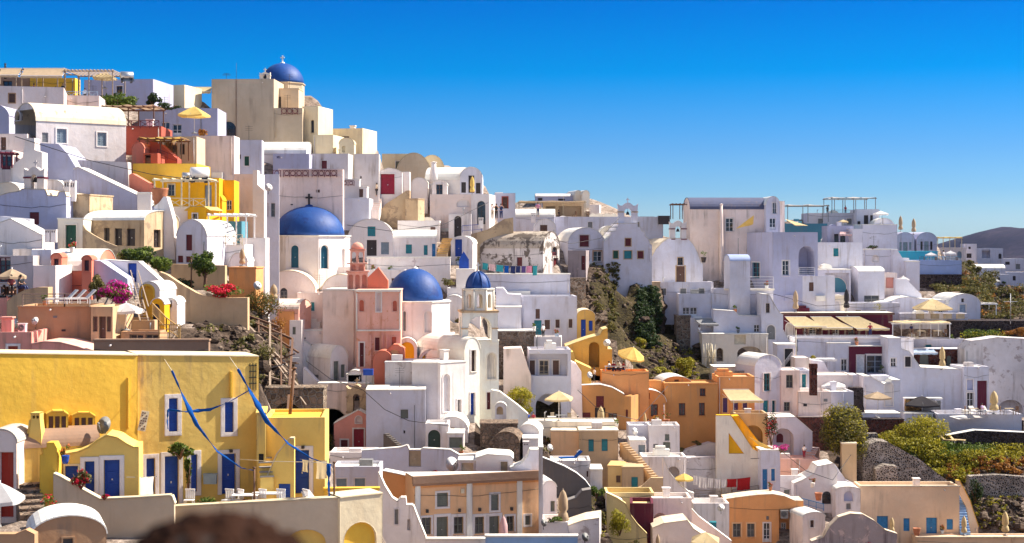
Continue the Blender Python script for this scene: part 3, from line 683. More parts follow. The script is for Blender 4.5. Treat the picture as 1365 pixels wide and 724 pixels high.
#  upper middle
H('flat cream building peeking behind the weathered wall',509,545,205,236,a=0,dep=8,m='C',D=196)
H('big tan gabled vault with plain round front on the ridge',528,575,204,246,a=6,dep=9,m='CT',r='vault',ys=236,rm='C',D=194)
H('cream vault behind the big tan vault on the ridge',560,592,207,244,a=6,dep=8,m='C',r='vault',ys=226,rm='C',D=200)
H('white house with tall maroon double door',498,536,224,272,a=0,dep=6,m='W',D=180,r='poly',pts=[(498,272),(498,231),(506,228),(518,224),(528,226),(536,230),(536,272)],op=[(507.5,232,526,259,'d:red:W')],rm='RW')
H('white side wall right of the maroon door',536,546,229,275,a=0,dep=2,m='W',D=181)
H('white barrel house with yellow closed umbrella at its door',567,615,223,275,a=-10,dep=5,m='W',r='barrel',ys=240,D=187)
H('round lavender front with dark door behind yellow closed umbrella',613,643,223,262,a=0,dep=6,m='WB',r='vault',ys=238,D=186,op=[(624.5,234,632,257,'d:dark'),(615,243,621,257,'s:dark'),(634.5,244,640.5,258,'s:dark')])
H('little white dormer with dark window under white chimney',576,596,240,272,a=0,dep=3,m='W',r='vault',ys=247,D=183,op=[(581.5,246,590,260,'w:brown:W')])
H('white rounded shed left of the small dormer',548,570,237,262,a=0,dep=4,m='W',r='vault',ys=246,D=184)
H('white terrace house with huge arched iron door',573,630,259,308,a=0,dep=5,m='WP',D=181,par=.3,op=[(609,266,626,276,'n:W::a')])
H('white arch block holding the big iron arched gate',628,652,259,306,a=-8,dep=5,m='W',D=180.5,op=[(636,268,647,299,'g:dark::a')])
H('white porch with dark arched doorway beside blue fence',598,628,285,322,a=0,dep=3,m='W',D=178,op=[(605.5,288,615,316,'d:dark::a')],par=.2)
H('small white block with brown door where tourists stand',659,687,257.5,300,a=0,dep=5,m='WB',D=190,op=[(670,263,676.5,278,'d:brown:CR')])
Wl('ochre rough stair wall below the maroon door',[(500,300),(500,290),(514,272),(542,254),(546,254),(546,300)],m='OLDT',dep=2,D=179)
H('rough ochre cube at end of stair wall',540,557,266,300,a=-20,dep=2,m='OLDT',D=178.5,r='plain')
H('lavender low building left of the ochre stair',449,492,264,310,a=0,dep=5,m='WB',D=172,par=.2)
H('white stepped parapet with maroon pierced panel',455,479,240,276,a=0,dep=1.5,m='W',D=173,r='plain')
H('white stub wall with brown shutter left of steps',478,489,250,282,a=0,dep=2,m='W',D=172.5,r='plain',op=[(478.5,252,484,263,'s:brown')])
H('white vaulted house with teal doors above the pink tower',464,524,292,350,a=3,dep=8,m='W',r='vault',ys=318,D=170,op=[(490,302,500.5,315,'s:teal'),(489,320,502,341,'d:dark'),(508,323,518.5,339,'s:greyb')])
H('white wall house with three teal windows beside the vault',524,582,307,350,a=3,dep=5,m='W',D=171,r='barrel',ys=317,op=[(541,326,549,338,'s:teal'),(565,327,570,340,'s:teal'),(576,325,580.5,342,'d:bluel')])
H('flat white roof block behind the three teal windows',530,586,294,322,a=0,dep=6,m='W',D=177)
H('tiny vaulted house with cobalt door by yellow steps',601,630,315,352,a=-6,dep=4,m='W',r='vault',ys=325,D=172,op=[(606.5,319,616,342,'d:blue:W')])
H('long white parapet wall above the second blue dome',489,600,344,372,a=0,dep=1.2,m='W',D=165,r='plain')
H('white terrace wall between parapet and blue domes',466,540,360,400,a=0,dep=3,m='W',D=162)
Wl('curving ochre parapet below the photographing tourists',[(628,330),(628,312),(650,306),(672,292),(684,290),(686,330)],m='OLDT',dep=1,D=178)
H('round topped white shed between second dome and bell tower',592,618,394,420,a=0,dep=5,m='W',r='vault',ys=405,D=158)
H('white yard house with lattice hut behind the second dome',596,640,384,430,a=0,dep=5,m='W',D=160,op=[(601,422,608,430,'w:grey:W:a')])
H('white cube with diamond lattice front above bell tower',608,633,360,386,a=0,dep=2.5,m='W',D=164,r='plain')
Wl('cobalt pointed garden gate on a white wall',[(612,362),(612,346),(618,335),(625,346),(625,362)],m='c_blue',dep=.12,D=166,name='gate',cat='gate')
#  blue domed churches
Dr('white octagonal drum with the largest cobalt dome',412,56,314.5,372,dome=(47,275),D=160,op=[(362,327,368.5,358,'n:W::a'),(388,327,398,357,'d:dteal:W:a'),(427.5,327,437.5,358,'d:dteal:W:a'),(456,332,461,358,'n:W::a')],cross=2,rot=20)
H('white base block beneath the largest cobalt dome',352,472,356,400,a=0,dep=6,m='W',D=157.5,par=.1)
H('great white barrel vault in front of the largest dome',348,421,361,440,a=2,dep=5,m='WP',r='vault',ys=392,rm='RC',D=152,op=[(373.5,384,383,399,'w:grey::a')])
H('second white vault with tan crown left of the pink church',428,480,366,410,a=2,dep=4,m='W',r='vault',ys=392,rm='RC',D=154)
H('big plain lilac wall of the dome church',396,440,390,458,a=0,dep=3,m='WP',D=150.5,par=.1)
H('pale side block adjoining the weathered pink tower',430,475,387.5,500,a=-2,dep=6,m='WP',D=147,r='plain')
H('weathered pink church front with white cornices',475,534,388,500,a=2,dep=5,m='OLDP',D=144,r='plain',rm='PL',
op=[(479,400,485,415,'n:CO:PL:a'),(502,391,507.5,415,'n:W:W'),(523.5,401,529,415,'n:CO:PL:a'),(479.5,457,485,489,'d:redd:W'),(500,450,506,467,'s:redd:PL'),(522,449,528,462,'n:CO:PL')],name='church',cat='church')
Wl('pink pointed gable above the weathered pink church',[(490,390),(490,370),(504,356.5),(517,374),(517,390)],m='CO',dep=1,D=147.5)
Dr('white octagonal drum under the second cobalt dome',553,49,401,460,dome=(37.5,358),D=152,op=[(566,415,576,443,'n:W:W:a'),(535,415,541,441,'s:grey:W:a')],cross=1,rot=30)
H('white square base of the second domed church',510,604,446,500,a=0,dep=6,m='W',D=150,par=.1)
H('white vault with long roof ending at the bell tower',584,630,446,500,a=36,dep=8,m='W',r='vault',ys=470,D=145)
H('small white vault with orange half-moon front',558,592,466,500,a=3,dep=6,m='W',r='vault',ys=484,D=146,op=[(561,469.5,589,497,'n:YO::a')])
H('white vault sheltering a large orange arch niche',529,556,451,500,a=3,dep=6,m='W',r='vault',ys=466,D=146.5,op=[(533,456,552,497,'n:YO::a')])
H('small white vault with oval window beside the bell tower',592,616,466,520,a=36,dep=6,m='W',r='vault',ys=480,D=143.5,op=[(602,473,611,486,'n:WC:W:a')])
H('orange-red curved stair shed below the pink church',497,523,468,502,a=0,dep=3,m='CO',r='vault',ys=482,rm='CO',D=141.6)
H('orange-red alcove with cream niche below the pink church',516,538,460,500,a=0,dep=2,m='CO',D=142.2,r='poly',pts=[(516,500),(516,467),(520,463),(524,460),(530,460),(534,463),(538,466),(538,500)],op=[(520,466,532,482,'n:PE::a')],rm='CO')
H('tall cream church front with blind arches under bell tower',619,640,450,562,a=40,dep=5,m='WT',D=141,r='vault',ys=470,rm='WT',op=[(628,467,634,495,'w:brown:W'),(627,524,633,553,'d:blue:W')])
H('slim cream tower shaft carrying the arched belfry',640,665,455,562,a=14,dep=3.6,m='WT',D=143,r='plain',op=[(649.5,471,661,505,'n:WC:WC:a'),(649,523,654,546,'d:maroon:W')],name='church',cat='church')
H('low white wall with small arched shrine right of the bell tower',655,704,538,562,dep=1.2,D=141,r='poly',m='WT',pts=[(655,562),(655,520),(666,522),(690,540),(704,552),(704,562)])
H('tiny white shrine niche in front of sloping wall',660,675,537,562,a=0,dep=1,D=139.5,r='vault',ys=544,op=[(662,542,670.5,553,'n:TL::a')],name='shrine',cat='shrine')
H('sunlit white house end with tall arched niche',587,621,485,562,a=42,dep=4,m='W',D=138,r='plain',op=[(590.5,499,599.5,548,'n:W:W:a'),(609.5,533,614.5,550,'n:GR:W')])
H('grey-white wall left of the tall arched niche',549,588,484.5,568,a=-3,dep=5,m='WG',D=138.4,r='plain')
H('rough pebbled white wall below the orange-red shed',513,551,484,540,a=0,dep=4,m='ROUGHW',D=140,r='plain')
H('broad blank lavender wall with one square window',488,567,521,606,a=3,dep=5,m='WB',D=135,r='plain',op=[(534,546,544,558,'s:greeng:WB'),(538,574,540,578,'v:dark')])
H('white gate block with large dark green arched door',567,598,565,606,a=0,dep=3,m='W',D=131.5,op=[(570.5,573,587,599,'d:greend:W:a')],par=.2)
H('low white annex with grey-green shutters beside arched door',596,618,579,606,a=0,dep=3,m='W',D=131,r='plain',op=[(599,583,616,597,'s:greeng:W')])
H('small white vault with square window left of stone ruin',582,624,556,590,a=0,dep=5,m='W',r='vault',ys=576,D=135,op=[(600.5,570,606,577,'w:brown:W')])
H('salmon pink chapel with white gable trim and crimson door',445,512,547,606,a=0,dep=7,m='PK',D=138,r='poly',rm='RW',pts=[(445,606),(445,565),(478,547),(512,565),(512,606)],
op=[(471.5,572,485,604,'d:red:W'),(454.5,586.5,463.5,606,'s:redd:W'),(492,586.5,500,606,'s:maroon:W'),(474,555,482,564,'n:W:W:a')],name='chapel',cat='chapel')
H('cream round roof left behind the salmon chapel',421,464,545,600,a=0,dep=6,m='WC',r='vault',ys=568,rm='RC',D=141)
H('brown rubble wall with low arch behind the yellow house',354,431,519,575,a=0,dep=2,m='ST',D=100,r='plain',rm='ST',op=[(366,537,400,560,'o1.5:::a')])
H('front sunlit white vault house with tall shutters',440,464,461,520,a=40,dep=5,m='W',r='vault',ys=482,D=144,op=[(444.5,481.5,451,514,'s:greeng:W'),(454.5,486,459.5,503,'s:greeng')],L=[(420,500,424,506,'v:grey')])
H('larger white vault stepping down left of the shutters house',388,418,455,520,a=36,dep=7,m='W',r='vault',ys=475,D=146)
H('white block under the lilac church wall',388,437,441,480,a=0,dep=4,m='WP',D=147.5,r='plain')
H('small white vault right of the tall shutters',464,482,494,520,a=0,dep=4,m='W',r='vault',ys=500,D=142)
H('pinkish garden wall below the shuttered vault house',424,492,512,548,a=0,dep=2,m='WP',D=141,r='plain')
H('white slope wall with grey cabin left of shuttered vaults',404,426,500,540,dep=1.5,D=143,m='W',r='poly',pts=[(404,540),(404,490),(426,512),(426,540)])
H('white picket gate yard wall under orange shed',462,500,500,530,a=0,dep=1,m='W',D=142,r='plain')
H('orange peach ruined wall beside the red bougainvillea',305,341,358,402,a=-4,dep=2.5,m='OP',D=117,r='plain')
Wl('tan curved retaining wall below the leafy vine',[(212,425),(212,362),(222,366),(240,378),(268,394),(300,397),(330,397),(330,430),(212,430)],m='TL',dep=.8,D=108)
Wl('tan stepped wall behind the vine and bougainvillea',[(228,385),(228,352),(300,354),(300,385)],m='TL',dep=.8,D=115)
H('old pinkish vault with flaking roof above the scaffold',350,398,400,428,a=-10,dep=4,m='OLDP',r='barrel',ys=412,rm='RP',D=146.5)
H('orange cube under the flaking vault roof',372,392,415,446,a=-8,dep=2,m='OP',D=146)
H('white stacked cube right of the orange cube',386,402,427,462,a=0,dep=2,m='W',D=145.5,op=[(390,436,394,446,'s:greeng')])
#  middle right
H('old stained barrel vault house with peeling roof above the laundry',640,724,309,374,a=-22,dep=5.5,m='OLD',r='barrel',ys=331,rm='OLDR',D=178,op=[(689,343,696,355,'s:redd')],Rr=[(736,329,743,341,'w:redd::a'),(737,344,744,368,'d:redd:OLD')])
H('ruined brown stub house right of the old stained vault',757,781,334,374,a=-10,dep=3,m='OLDG',D=180,op=[(775,341,780,360,'d:redd')])
H('small white vault with one brown window above the old vault',712,741,292,332,a=0,dep=5,m='W',r='vault',ys=305,D=192,op=[(720,300,729.5,310,'s:brown')])
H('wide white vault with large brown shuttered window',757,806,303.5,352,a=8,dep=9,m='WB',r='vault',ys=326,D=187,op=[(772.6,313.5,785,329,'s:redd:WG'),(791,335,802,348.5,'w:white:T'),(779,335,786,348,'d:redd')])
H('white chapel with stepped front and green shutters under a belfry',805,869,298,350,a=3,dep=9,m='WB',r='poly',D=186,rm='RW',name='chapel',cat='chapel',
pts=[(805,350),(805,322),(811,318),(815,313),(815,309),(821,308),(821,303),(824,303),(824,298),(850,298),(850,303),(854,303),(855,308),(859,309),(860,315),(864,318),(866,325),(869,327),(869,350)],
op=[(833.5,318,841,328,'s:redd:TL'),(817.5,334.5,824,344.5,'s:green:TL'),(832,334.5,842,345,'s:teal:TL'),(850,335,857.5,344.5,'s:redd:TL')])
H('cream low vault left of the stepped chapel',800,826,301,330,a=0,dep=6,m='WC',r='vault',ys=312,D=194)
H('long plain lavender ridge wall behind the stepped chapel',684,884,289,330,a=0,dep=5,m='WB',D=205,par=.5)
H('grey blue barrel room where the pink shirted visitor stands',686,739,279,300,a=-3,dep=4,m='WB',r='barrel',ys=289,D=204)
H('yellow roofed restaurant hall with posts on the ridge',724,779,270,296,a=0,dep=5,m='CT',D=214,r='plain',op=[(728,275,740,288,'o1::'),(745,275,775,288,'o1::')])
H('grey ridge house with two small barrel ends at right',714,768,258,275,a=0,dep=6,m='LV',D=222,r='barrel',ys=262,rm='WG',op=[(717,264,723,267.5,'s:dark'),(744,265,753,267.5,'s:dark')])
H('first little cream barrel end on the ridge house',766,776,254,275,a=10,dep=6,m='WC',r='vault',ys=261,D=221)
H('second little cream barrel end on the ridge house',776,786,254,276,a=10,dep=5,m='WC',r='vault',ys=261,D=220)
H('tiny sunlit cream block right of the ridge restaurant',786,799,273,292,a=-8,dep=3,m='W',D=216)
H('row of low cream scallops on the ridge wall',786,824,283,296,a=0,dep=1,m='WC',D=207,r='poly',pts=[(786,296),(786,287),(790,284),(795,286),(799,284),(804,286),(809,284),(814,286),(819,284),(824,288),(824,296)])
H('white parapet below laundry line',640,760,366,392,a=0,dep=1.5,m='WB',D=172,r='plain')
H('brown brick wall patch right of laundry parapet',760,781,372,402,a=0,dep=1.5,m='ST',D=174,r='plain',rm='ST')
H('white terrace left of the brown stone patch',661,695,384,442,a=0,dep=4,m='WB',D=165,r='poly',pts=[(661,442),(661,384),(671,384),(677,392),(695,393),(695,442)])
H('white house with brown window and teal door facing a white terrace',694,769,395,457,a=3,dep=5,m='WB',D=166,par=.2,
op=[(714,412,719.6,425,'s:brown'),(712,427,722,448,'d:teal'),(726,426.5,733,439,'s:brown:W'),(740.5,426,746,437,'s:brown:W'),(758,425.5,763,437,'s:brown:W')])
H('lilac low room beside the photographed white terrace',661,695,410,442,a=0,dep=3,m='WB',D=163,r='plain')
H('brown rubble bank wall with pale cap under white house',663,714,442,505,a=3,dep=3,m='ST',D=160,r='plain',rm='RW')
H('bright white cube terrace where a person in white stands',712,748,449,480,a=-3,dep=3,m='W',D=160,par=.25)
H('small ochre vault with blue door beside the cliff',769,793,413,456,a=3,dep=5,m='O',r='vault',ys=421,rm='C',D=170,op=[(774.5,426,781,451,'d:blue'),(785,427.5,790,441,'s:blue')])
H('ochre house with tall arched porch by the cliff foot',754,816,440,502,a=0,dep=4,m='O',D=161,r='poly',rm='YP',pts=[(754,502),(754,462),(770,456),(785,451),(800,447),(803,440),(810,438),(810,466),(816,466),(816,502)],
op=[(785,456,799,490,'o1.6:::a')])
H('ochre terrace retaining wall with side bench',758,788,482,510,a=0,dep=3,m='O',D=157,r='poly',pts=[(758,510),(758,470),(764,470),(766,482),(788,492),(788,510)],rm='YR')
H('ochre low wall under the yellow umbrella',802,865,495,512,a=0,dep=3,m='OP',D=158,par=.3)
H('white double height house with loggia and lower arch',705,761,466,562,a=2,dep=6,m='WB',D=152,par=.2,
op=[(700,472,756.5,501,'o1.3:::'),(704,480.5,713,500,'s:brown:W:I'),(719,480.5,731,502,'g:tan:W:I'),(737,480.5,745,500,'s:brown:W:I'),(714,525,748,560,'o1.5:::a'),(719,542,733,560,'g:dark::I')],rm='WG')
H('sloping white flank wall of the loggia house',671,708,464,545,a=0,dep=3,m='WP',D=151.5,r='poly',pts=[(671,545),(671,465),(695,464),(708,501),(708,545)])
H('white quarter-round wall right of the loggia house',759,777,480,512,a=0,dep=2,m='WP',D=154,r='poly',pts=[(759,512),(759,481),(768,485),(775,496),(777,512)])
H('tan narrow wall behind the outdoor stair',760,770,509,545,a=0,dep=2,m='TD',D=157,r='plain')
H('orange house with dark red doors behind cream closed umbrella',769,832,513,572,a=0,dep=6,m='OR',D=156,r='poly',rm='RW',pts=[(769,572),(769,514),(800,513),(816,517),(832,526),(832,572)],
op=[(775.5,550,787,564,'s:redd'),(794.6,528,805,543,'s:redd'),(793,543.5,807,566,'d:dark'),(811,551,822.5,566,'w:redd')])
H('narrow orange side wing with small windows beside the first orange house',832,841,528,572,a=-25,dep=4,m='OR',D=156,op=[(834,546,837,556,'s:redd')])
Wl('burnt orange curving parapet above the orange houses',[(788,530),(788,500),(812,502),(840,508),(874,507),(882,508),(882,530)],m='OR',dep=1,D=161)
H('orange vaulted house with open dark door and terrace pots',840,888,520,574,a=2,dep=6,m='OR',r='vault',ys=536,rm='RW',D=159,
op=[(846.5,535.5,858.5,561,'d:dark'),(858.5,524,866,532,'s:redd'),(867.5,539,877,555,'w:redd')])
H('upper orange vault with tiny attic window',881,923,502,545,a=6,dep=7,m='OR',r='vault',ys=514,rm='RW',D=163,op=[(899,506,905,514,'w:redd')])
H('tall plain orange house with three small dark windows',886,957,511,600,a=0,dep=6,m='OR',D=160.5,par=.1,
op=[(905,537.5,913.5,554,'w:redd'),(932,537,939.5,554,'w:redd'),(933,518,940.5,528,'w:redd')])
H('tan house with cream awning over a purple-shuttered balcony',956,1006,502,610,a=0,dep=5,m='OP',D=161,par=.2,rm='TL',
op=[(963.6,530.5,969.5,550,'s:purple:PE'),(977,535,984,553,'d:purple'),(990,535,996,550,'s:purple:PE')])
H('tan rounded balcony terrace above an orange arch',979,1023,551,612,a=0,dep=3,m='TL',D=157,par=.6,op=[(990,567,1017,590,'o1.2:::a')])
H('white wedge stair wall with triangular orange opening',955,1013,554,612,a=0,dep=.6,m='WC',D=154,r='poly',pts=[(955,612),(955,554),(974,554),(1003,598),(1012,603),(1012,612)],rm='YO',op=[(971.5,577,992,605,'n:YO::t')])
H('bright yellow stair ramp behind the white wedge wall',974,1016,555,612,a=0,dep=1.4,m='YO',D=155,r='poly',pts=[(974,612),(974,556),(985,555),(1020,601),(1022,612)],rm='YO')
H('little bluish house front with cobalt door and small window',1014,1040,601,656,a=2,dep=5,m='WB',D=152.5,r='plain',op=[(1016.5,625.5,1023,653,'d:bluel'),(1028,625,1033,641,'s:bluel:W')])
H('big curved whitewashed wall behind the hanging laundry',905,1014,590,656,a=0,dep=1,m='ROUGHW',D=158,r='poly',pts=[(905,656),(905,603),(925,596),(945,590),(962,593),(968,600),(990,605),(1014,603),(1014,656)])
#  right cluster
H('white chapel with weathered brown door and open belfry',863,937,318,380,a=8,dep=8,m='WB',D=194,r='poly',rm='RC',name='chapel',cat='chapel',
pts=[(863,380),(863,354),(867,346),(874,333),(882,324),(891,318),(917,318),(924,326),(930,337),(934,349),(937,352),(937,380)],
op=[(903.5,343.5,910.5,353.5,'w:brown:TL'),(901.5,355,913,376,'d:brown:TL')])
H('pale cylindrical roof block left of the chapel',858,884,319,345,a=0,dep=7,m='WP',r='vault',ys=332,rm='RC',D=203)
H('tall white house with long blue-grey barrel roof',920,1022,263,372,a=1,dep=7,m='WP',r='barrel',ys=279,rm='GRB',D=200,op=[(967.5,291,977.5,308.5,'w:white:W')],name='house')  # roof plaster is a dark blue-grey
H('gabled end with upper window right of barrel roof',1021,1040,262,330,a=2,dep=6,m='W',r='vault',ys=276,D=199,op=[(1030,270,1035,285,'w:white:W'),(1026,291,1034,306,'g:white')])
H('narrow grey wing right of the gabled end',1038,1046,268,330,a=2,dep=5,m='WP',D=201)
H('white house corner with big arched loggia facing right',1030,1090,309.5,398,a=14,dep=8.5,m='LV',D=192,par=.4,
op=[(1043,347.5,1052,367,'w:white:W'),(1064.5,328,1086,366,'o2.2:::a')],L=[(1002.5,350,1013,371,'w:teal:W')])
H('small blue-roofed shed on the white balcony terrace',973,1000,340,378,a=6,dep=3,m='WB',r='barrel',ys=348,D=187,rm='LB')
H('white balcony slab house above the arched doorway',951,1031,385,400,a=0,dep=4,m='W',D=188,par=.15)
H('white wall with glazed window below the railed balcony',951,1024,393,448,a=2,dep=5,m='WC',D=190,r='plain',op=[(955,385,971,413,'o2:::a'),(978,398,990,413,'w:white:W')])
H('white parapet terrace with ramped top below the glazed window',951,1017,412,452,a=0,dep=2,m='WB',D=185,r='poly',pts=[(951,452),(951,413),(979,415),(985,421),(1017,422),(1017,452)],op=[(1005,433,1012.5,443,'w:white')])
H('smooth white wall above the brown cliff edge',867,951,376,445,a=0,dep=5,m='WB',D=191,par=.4)
H('orange rough return wall beside the cliff',866,880,377,430,a=-5,dep=2,m='OLDT',D=190,r='plain')
H('white cube with twin glazed doors on the cliff edge',905,951,391.5,424,a=0,dep=4,m='W',D=188,par=.1,op=[(910,410,919,422,'g:white'),(920,410,929,422,'g:white')])
H('brown rubble pillar wall under the white cube',902,921,422,468,a=0,dep=3,m='ST',D=187,r='plain',rm='ST')
H('white terrace with ornate lattice panel and wide arch',936,1024,446,490,a=0,dep=5,m='WC',D=183,r='plain',op=[(983,462,1015,476,'o1.5:::a'),(955,464,964,482,'o1.5:::a'),(979,446.5,994,459,'v:cream')])
H('small terrace room with sloped grey canopy above lattice panel',921,952,425,450,a=0,dep=3,m='W',D=186,r='poly',pts=[(921,450),(921,424),(933,424),(952,432),(952,450)])
Wl('tall white sweeping buttress wall with slit window',[(1015,500),(1015,392),(1025,393),(1033,407),(1040,418),(1044,420),(1044,440),(1052,455),(1062,462),(1062,500)],m='W',dep=4,D=184,op=[(1021,404.5,1026,417,'w:brown:W'),(1022.5,433.5,1033,452.5,'d:grey:W:a')],rm='RW')
H('white terrace house with small windows above the awnings',1031,1126,394,430,a=0,dep=4,m='WC',D=194,par=.1,op=[(1037,402,1043.5,416.5,'w:white:W'),(1066,402,1074,418,'n:LV:W:a'),(1090,403,1096,418,'d:dark::a'),(1101,402,1106,418,'d:dark'),(1112,402,1120,418,'n:WB:W:a')])
H('white balcony block with low parapet right of loggia',1064,1113,368,398,a=0,dep=3,m='W',D=193,par=.7)
H('dark maroon restaurant hall behind yellow awnings',1042,1190,418,470,a=0,dep=4,m='MR',D=190,r='plain',rm='WC',op=[(1048,431,1058,447,'n:W:W:a'),(1071,437,1075,448,'g:white'),(1079,437,1089,448,'g:white'),(1110,437,1118,448,'g:white'),(1130,437,1140,448,'g:dark')])
H('long white parapet terrace below the yellow awnings',1060,1218,451,472,a=0,dep=4,m='WB',D=184,par=.9)
H('dark volcanic stone panel under the white parapet',1064,1104,463,480,a=0,dep=2,m='DS',D=184.5,r='plain',rm='RW')
H('lilac house with small window under awning terrace',1103,1134,458,505,a=0,dep=4,m='WB',D=183.2,op=[(1121.5,479,1129,494.5,'w:white:W')],r='plain')
H('maroon fronted house with wide white glazed window and door',1132,1186,462,510,a=0,dep=4,m='MR',D=183,r='plain',rm='RW',op=[(1142.5,474,1153,499,'d:white:W'),(1155.5,474,1178,497,'w:bluegrey:W:b')])
H('large white house with slanting wall and black window',1184,1287,451,560,a=0,dep=6,m='W',D=180,r='poly',rm='RW',pts=[(1184,560),(1184,451),(1201,451),(1201,465),(1211,468),(1227,490),(1287,493),(1287,560)],
op=[(1187.5,477.5,1194.5,489,'w:white:W'),(1206.5,475.6,1214,489,'s:dark:W')])
H('dark stone terrace room with green arched opening',1220,1283,466,505,a=0,dep=2,m='RS',D=187,r='plain',rm='WB',op=[(1226,471,1238,489,'s:greeng::a'),(1262,474,1268,489,'s:greeng::a')])
H('white upper terrace above the dark stone room',1200,1286,452,480,a=0,dep=4,m='WB',D=190,par=.5)
H('blue-shaded corner house with tall glazed door and lattice panels',1285,1318,489,560,a=6,dep=5,m='WB',D=179,par=.1,op=[(1289,523.5,1298,552,'g:white:W'),(1302.6,507.6,1316,552,'n:MR'),(1289,506,1297,520,'n:LV:W')])
H('lilac screen wall in front of stone terrace room',1207,1256,532,560,a=0,dep=1,m='WB',D=177,r='plain',op=[(1230,534,1254,552,'s:grey')])
H('ochre stone panel under the dark umbrella',1207,1229,532,556,a=0,dep=.5,m='OS',D=176,r='plain',rm='W')
H('white terrace balustrade in front of the blue corner house',1250,1362,552,570,a=0,dep=5,m='W',D=172,par=.6)
H('volcanic stone base below the white terrace balustrade',1284,1365,562,585,a=0,dep=2,m='DS',D=172.5,r='plain',rm='DS')
H('white planter wall below the ochre stone panel',1206,1244,552,568,a=0,dep=2,m='W',D=173,r='plain')
H('white rough cliff face at right edge with arched opening',1286,1420,452,556,a=0,dep=3,m='ROUGHW',D=184,r='poly',rm='ROUGHW',pts=[(1286,556),(1286,466),(1294,455),(1310,453),(1330,450),(1365,452),(1420,455),(1420,556)],op=[(1331,533,1363,552,'o1.2:::a')])
H('white front yard block with plain face left of chimney',1080,1137,500,562,a=0,dep=5,m='WP',D=172,par=.1)
H('white curved yard wall with scooped top behind white umbrella',1084,1136,502,530,a=0,dep=1,m='W',D=175,r='poly',pts=[(1084,530),(1084,502),(1105,502),(1118,512),(1134,514),(1136,530)])
H('white slanting shed beside maroon chimney stack',1060,1087,480,524,a=0,dep=3,m='WP',D=176,r='poly',pts=[(1060,524),(1060,477),(1078,477),(1087,494),(1087,524)])
H('white curved sail wall left of the white umbrella',1081,1107,479,506,a=0,dep=2,m='WB',D=177.5,r='poly',pts=[(1081,506),(1081,480),(1098,482),(1107,498),(1107,506)])
H('white cottage with dark grey door on the stair landing',1036,1061,460,500,a=0,dep=3,m='W',D=179,r='plain',op=[(1046,465,1057,489,'d:black:W')])
Wl('volcanic stone chimney pillar with white top',[(1133,580),(1133,517),(1151,517),(1151,540),(1155,560),(1157,580)],m='DS',dep=1.5,D=171)
H('white house with rounded wall end beside tan umbrella',1151,1200,502,562,a=0,dep=4,m='WB',D=175,r='poly',rm='RW',pts=[(1151,562),(1151,502),(1160,502),(1178,512),(1186,512),(1190,507),(1200,507),(1200,562)],op=[(1180,510,1190,541,'n:W:W:a')])
H('white stair parapet rising under the lilac house',1134,1186,500,518,a=0,dep=3,m='W',D=177.5,r='poly',pts=[(1134,518),(1134,500),(1145,500),(1163,513),(1163,501),(1186,501),(1186,518)])
H('white low terrace wall right of chimney pillar',1150,1200,552,564,a=0,dep=3,m='W',D=170.5,r='plain')
H('white vault house with teal windows beside the tan awning house',1006,1042,473,560,a=22,dep=10,m='WB',r='vault',ys=492,D=166,op=[(1018,498,1026.5,521,'w:teal:W'),(1017.5,534,1024.5,553,'d:teal'),(1029,534,1033.5,552,'w:teal:W')],L=[(979,494,984,500,'v:grey')])
H('white low wall with vent boxes above tan awning house',951,1008,490,508,a=0,dep=3,m='WC',D=171,r='plain')
H('pinkish white house with teal-framed window beside the teal-window vault',1041,1066,493.5,560,a=0,dep=5,m='WP',D=167,par=.1,op=[(1048,500,1057,517,'w:greeng'),(1045,536,1053,548,'w:greeng:W')])
H('narrow white house with turquoise door by maroon chimney',1065,1081,494,530,a=0,dep=4,m='W',D=168.5,op=[(1069,499,1074.5,521,'d:teal:W')])
H('broad pinkish plain wall below the maroon chimney stack',1064,1108,522,562,a=0,dep=5,m='WP',D=166.5,par=.3)
H('blue-shaded rough wall right of broad pinkish wall',1107,1138,522,564,a=3,dep=4,m='WB',D=167.5,par=.1)
H('white arch house with stair flight above pink terrace',1024,1083,556,624,a=0,dep=5,m='W',D=161,r='poly',rm='RW',pts=[(1024,624),(1024,557),(1060,556),(1083,576),(1083,598),(1075,610),(1075,624)],op=[(1030,571,1058,612,'o2:::a'),(1035,578,1044,590,'d:maroon::aI')])
H('red stone bank wall beside the arch house stair',1064,1110,556,600,a=0,dep=3,m='RS',D=166,r='plain',rm='WP')
H('volcanic stone retaining wall under the chimney pillar',1106,1205,560,592,a=0,dep=3,m='RS',D=169,r='plain',rm='DS')
H('volcanic stone retaining wall behind green bushes',1200,1300,566,590,a=0,dep=3,m='DS',D=172.6,r='plain',rm='DS')
Wl('long volcanic stone wall with white cap at right',[(1262,606),(1262,581),(1300,574),(1365,577),(1420,578),(1420,606)],m='DS',dep=1,D=168,rm='RW',op=[])
#  upper right
H('white step house below the ridge at the far right cluster',1088,1150,323,392,a=8,dep=7,m='WB',D=206,par=.4)
H('white house with dark square recess and round arch',1084,1134,360,402,a=3,dep=4,m='W',D=202,r='plain',op=[(1100,364,1132,390,'o1.2:::'),(1100,370,1128,392,'n:TE:W:aI')])
H('grey-teal flat room on the ridge',1046,1103,298,338,a=0,dep=5,m='TE',D=222,par=.2,rm='RW')
H('grey room with pink awning on the ridge',1103,1138,301,335,a=0,dep=4,m='LV',D=216,op=[(1112,312,1118,323,'w:dark'),(1120,312,1127,323,'w:dark')])
H('round-cornered white tower block right of pink awning',1137,1150,305,345,a=6,dep=3,m='W',D=214)
H('wide white terrace building under the ridge pergola',1078,1146,284,312,a=0,dep=6,m='W',D=232,par=.3)
H('white cube with two dark windows under the ridge pergola',1142,1172,279,320,a=-3,dep=6,m='W',D=229,par=.2,op=[(1151.6,287,1157.4,299,'s:dark'),(1160,287,1163.5,299,'s:dark'),(1143,295,1147,305,'s:dark')])
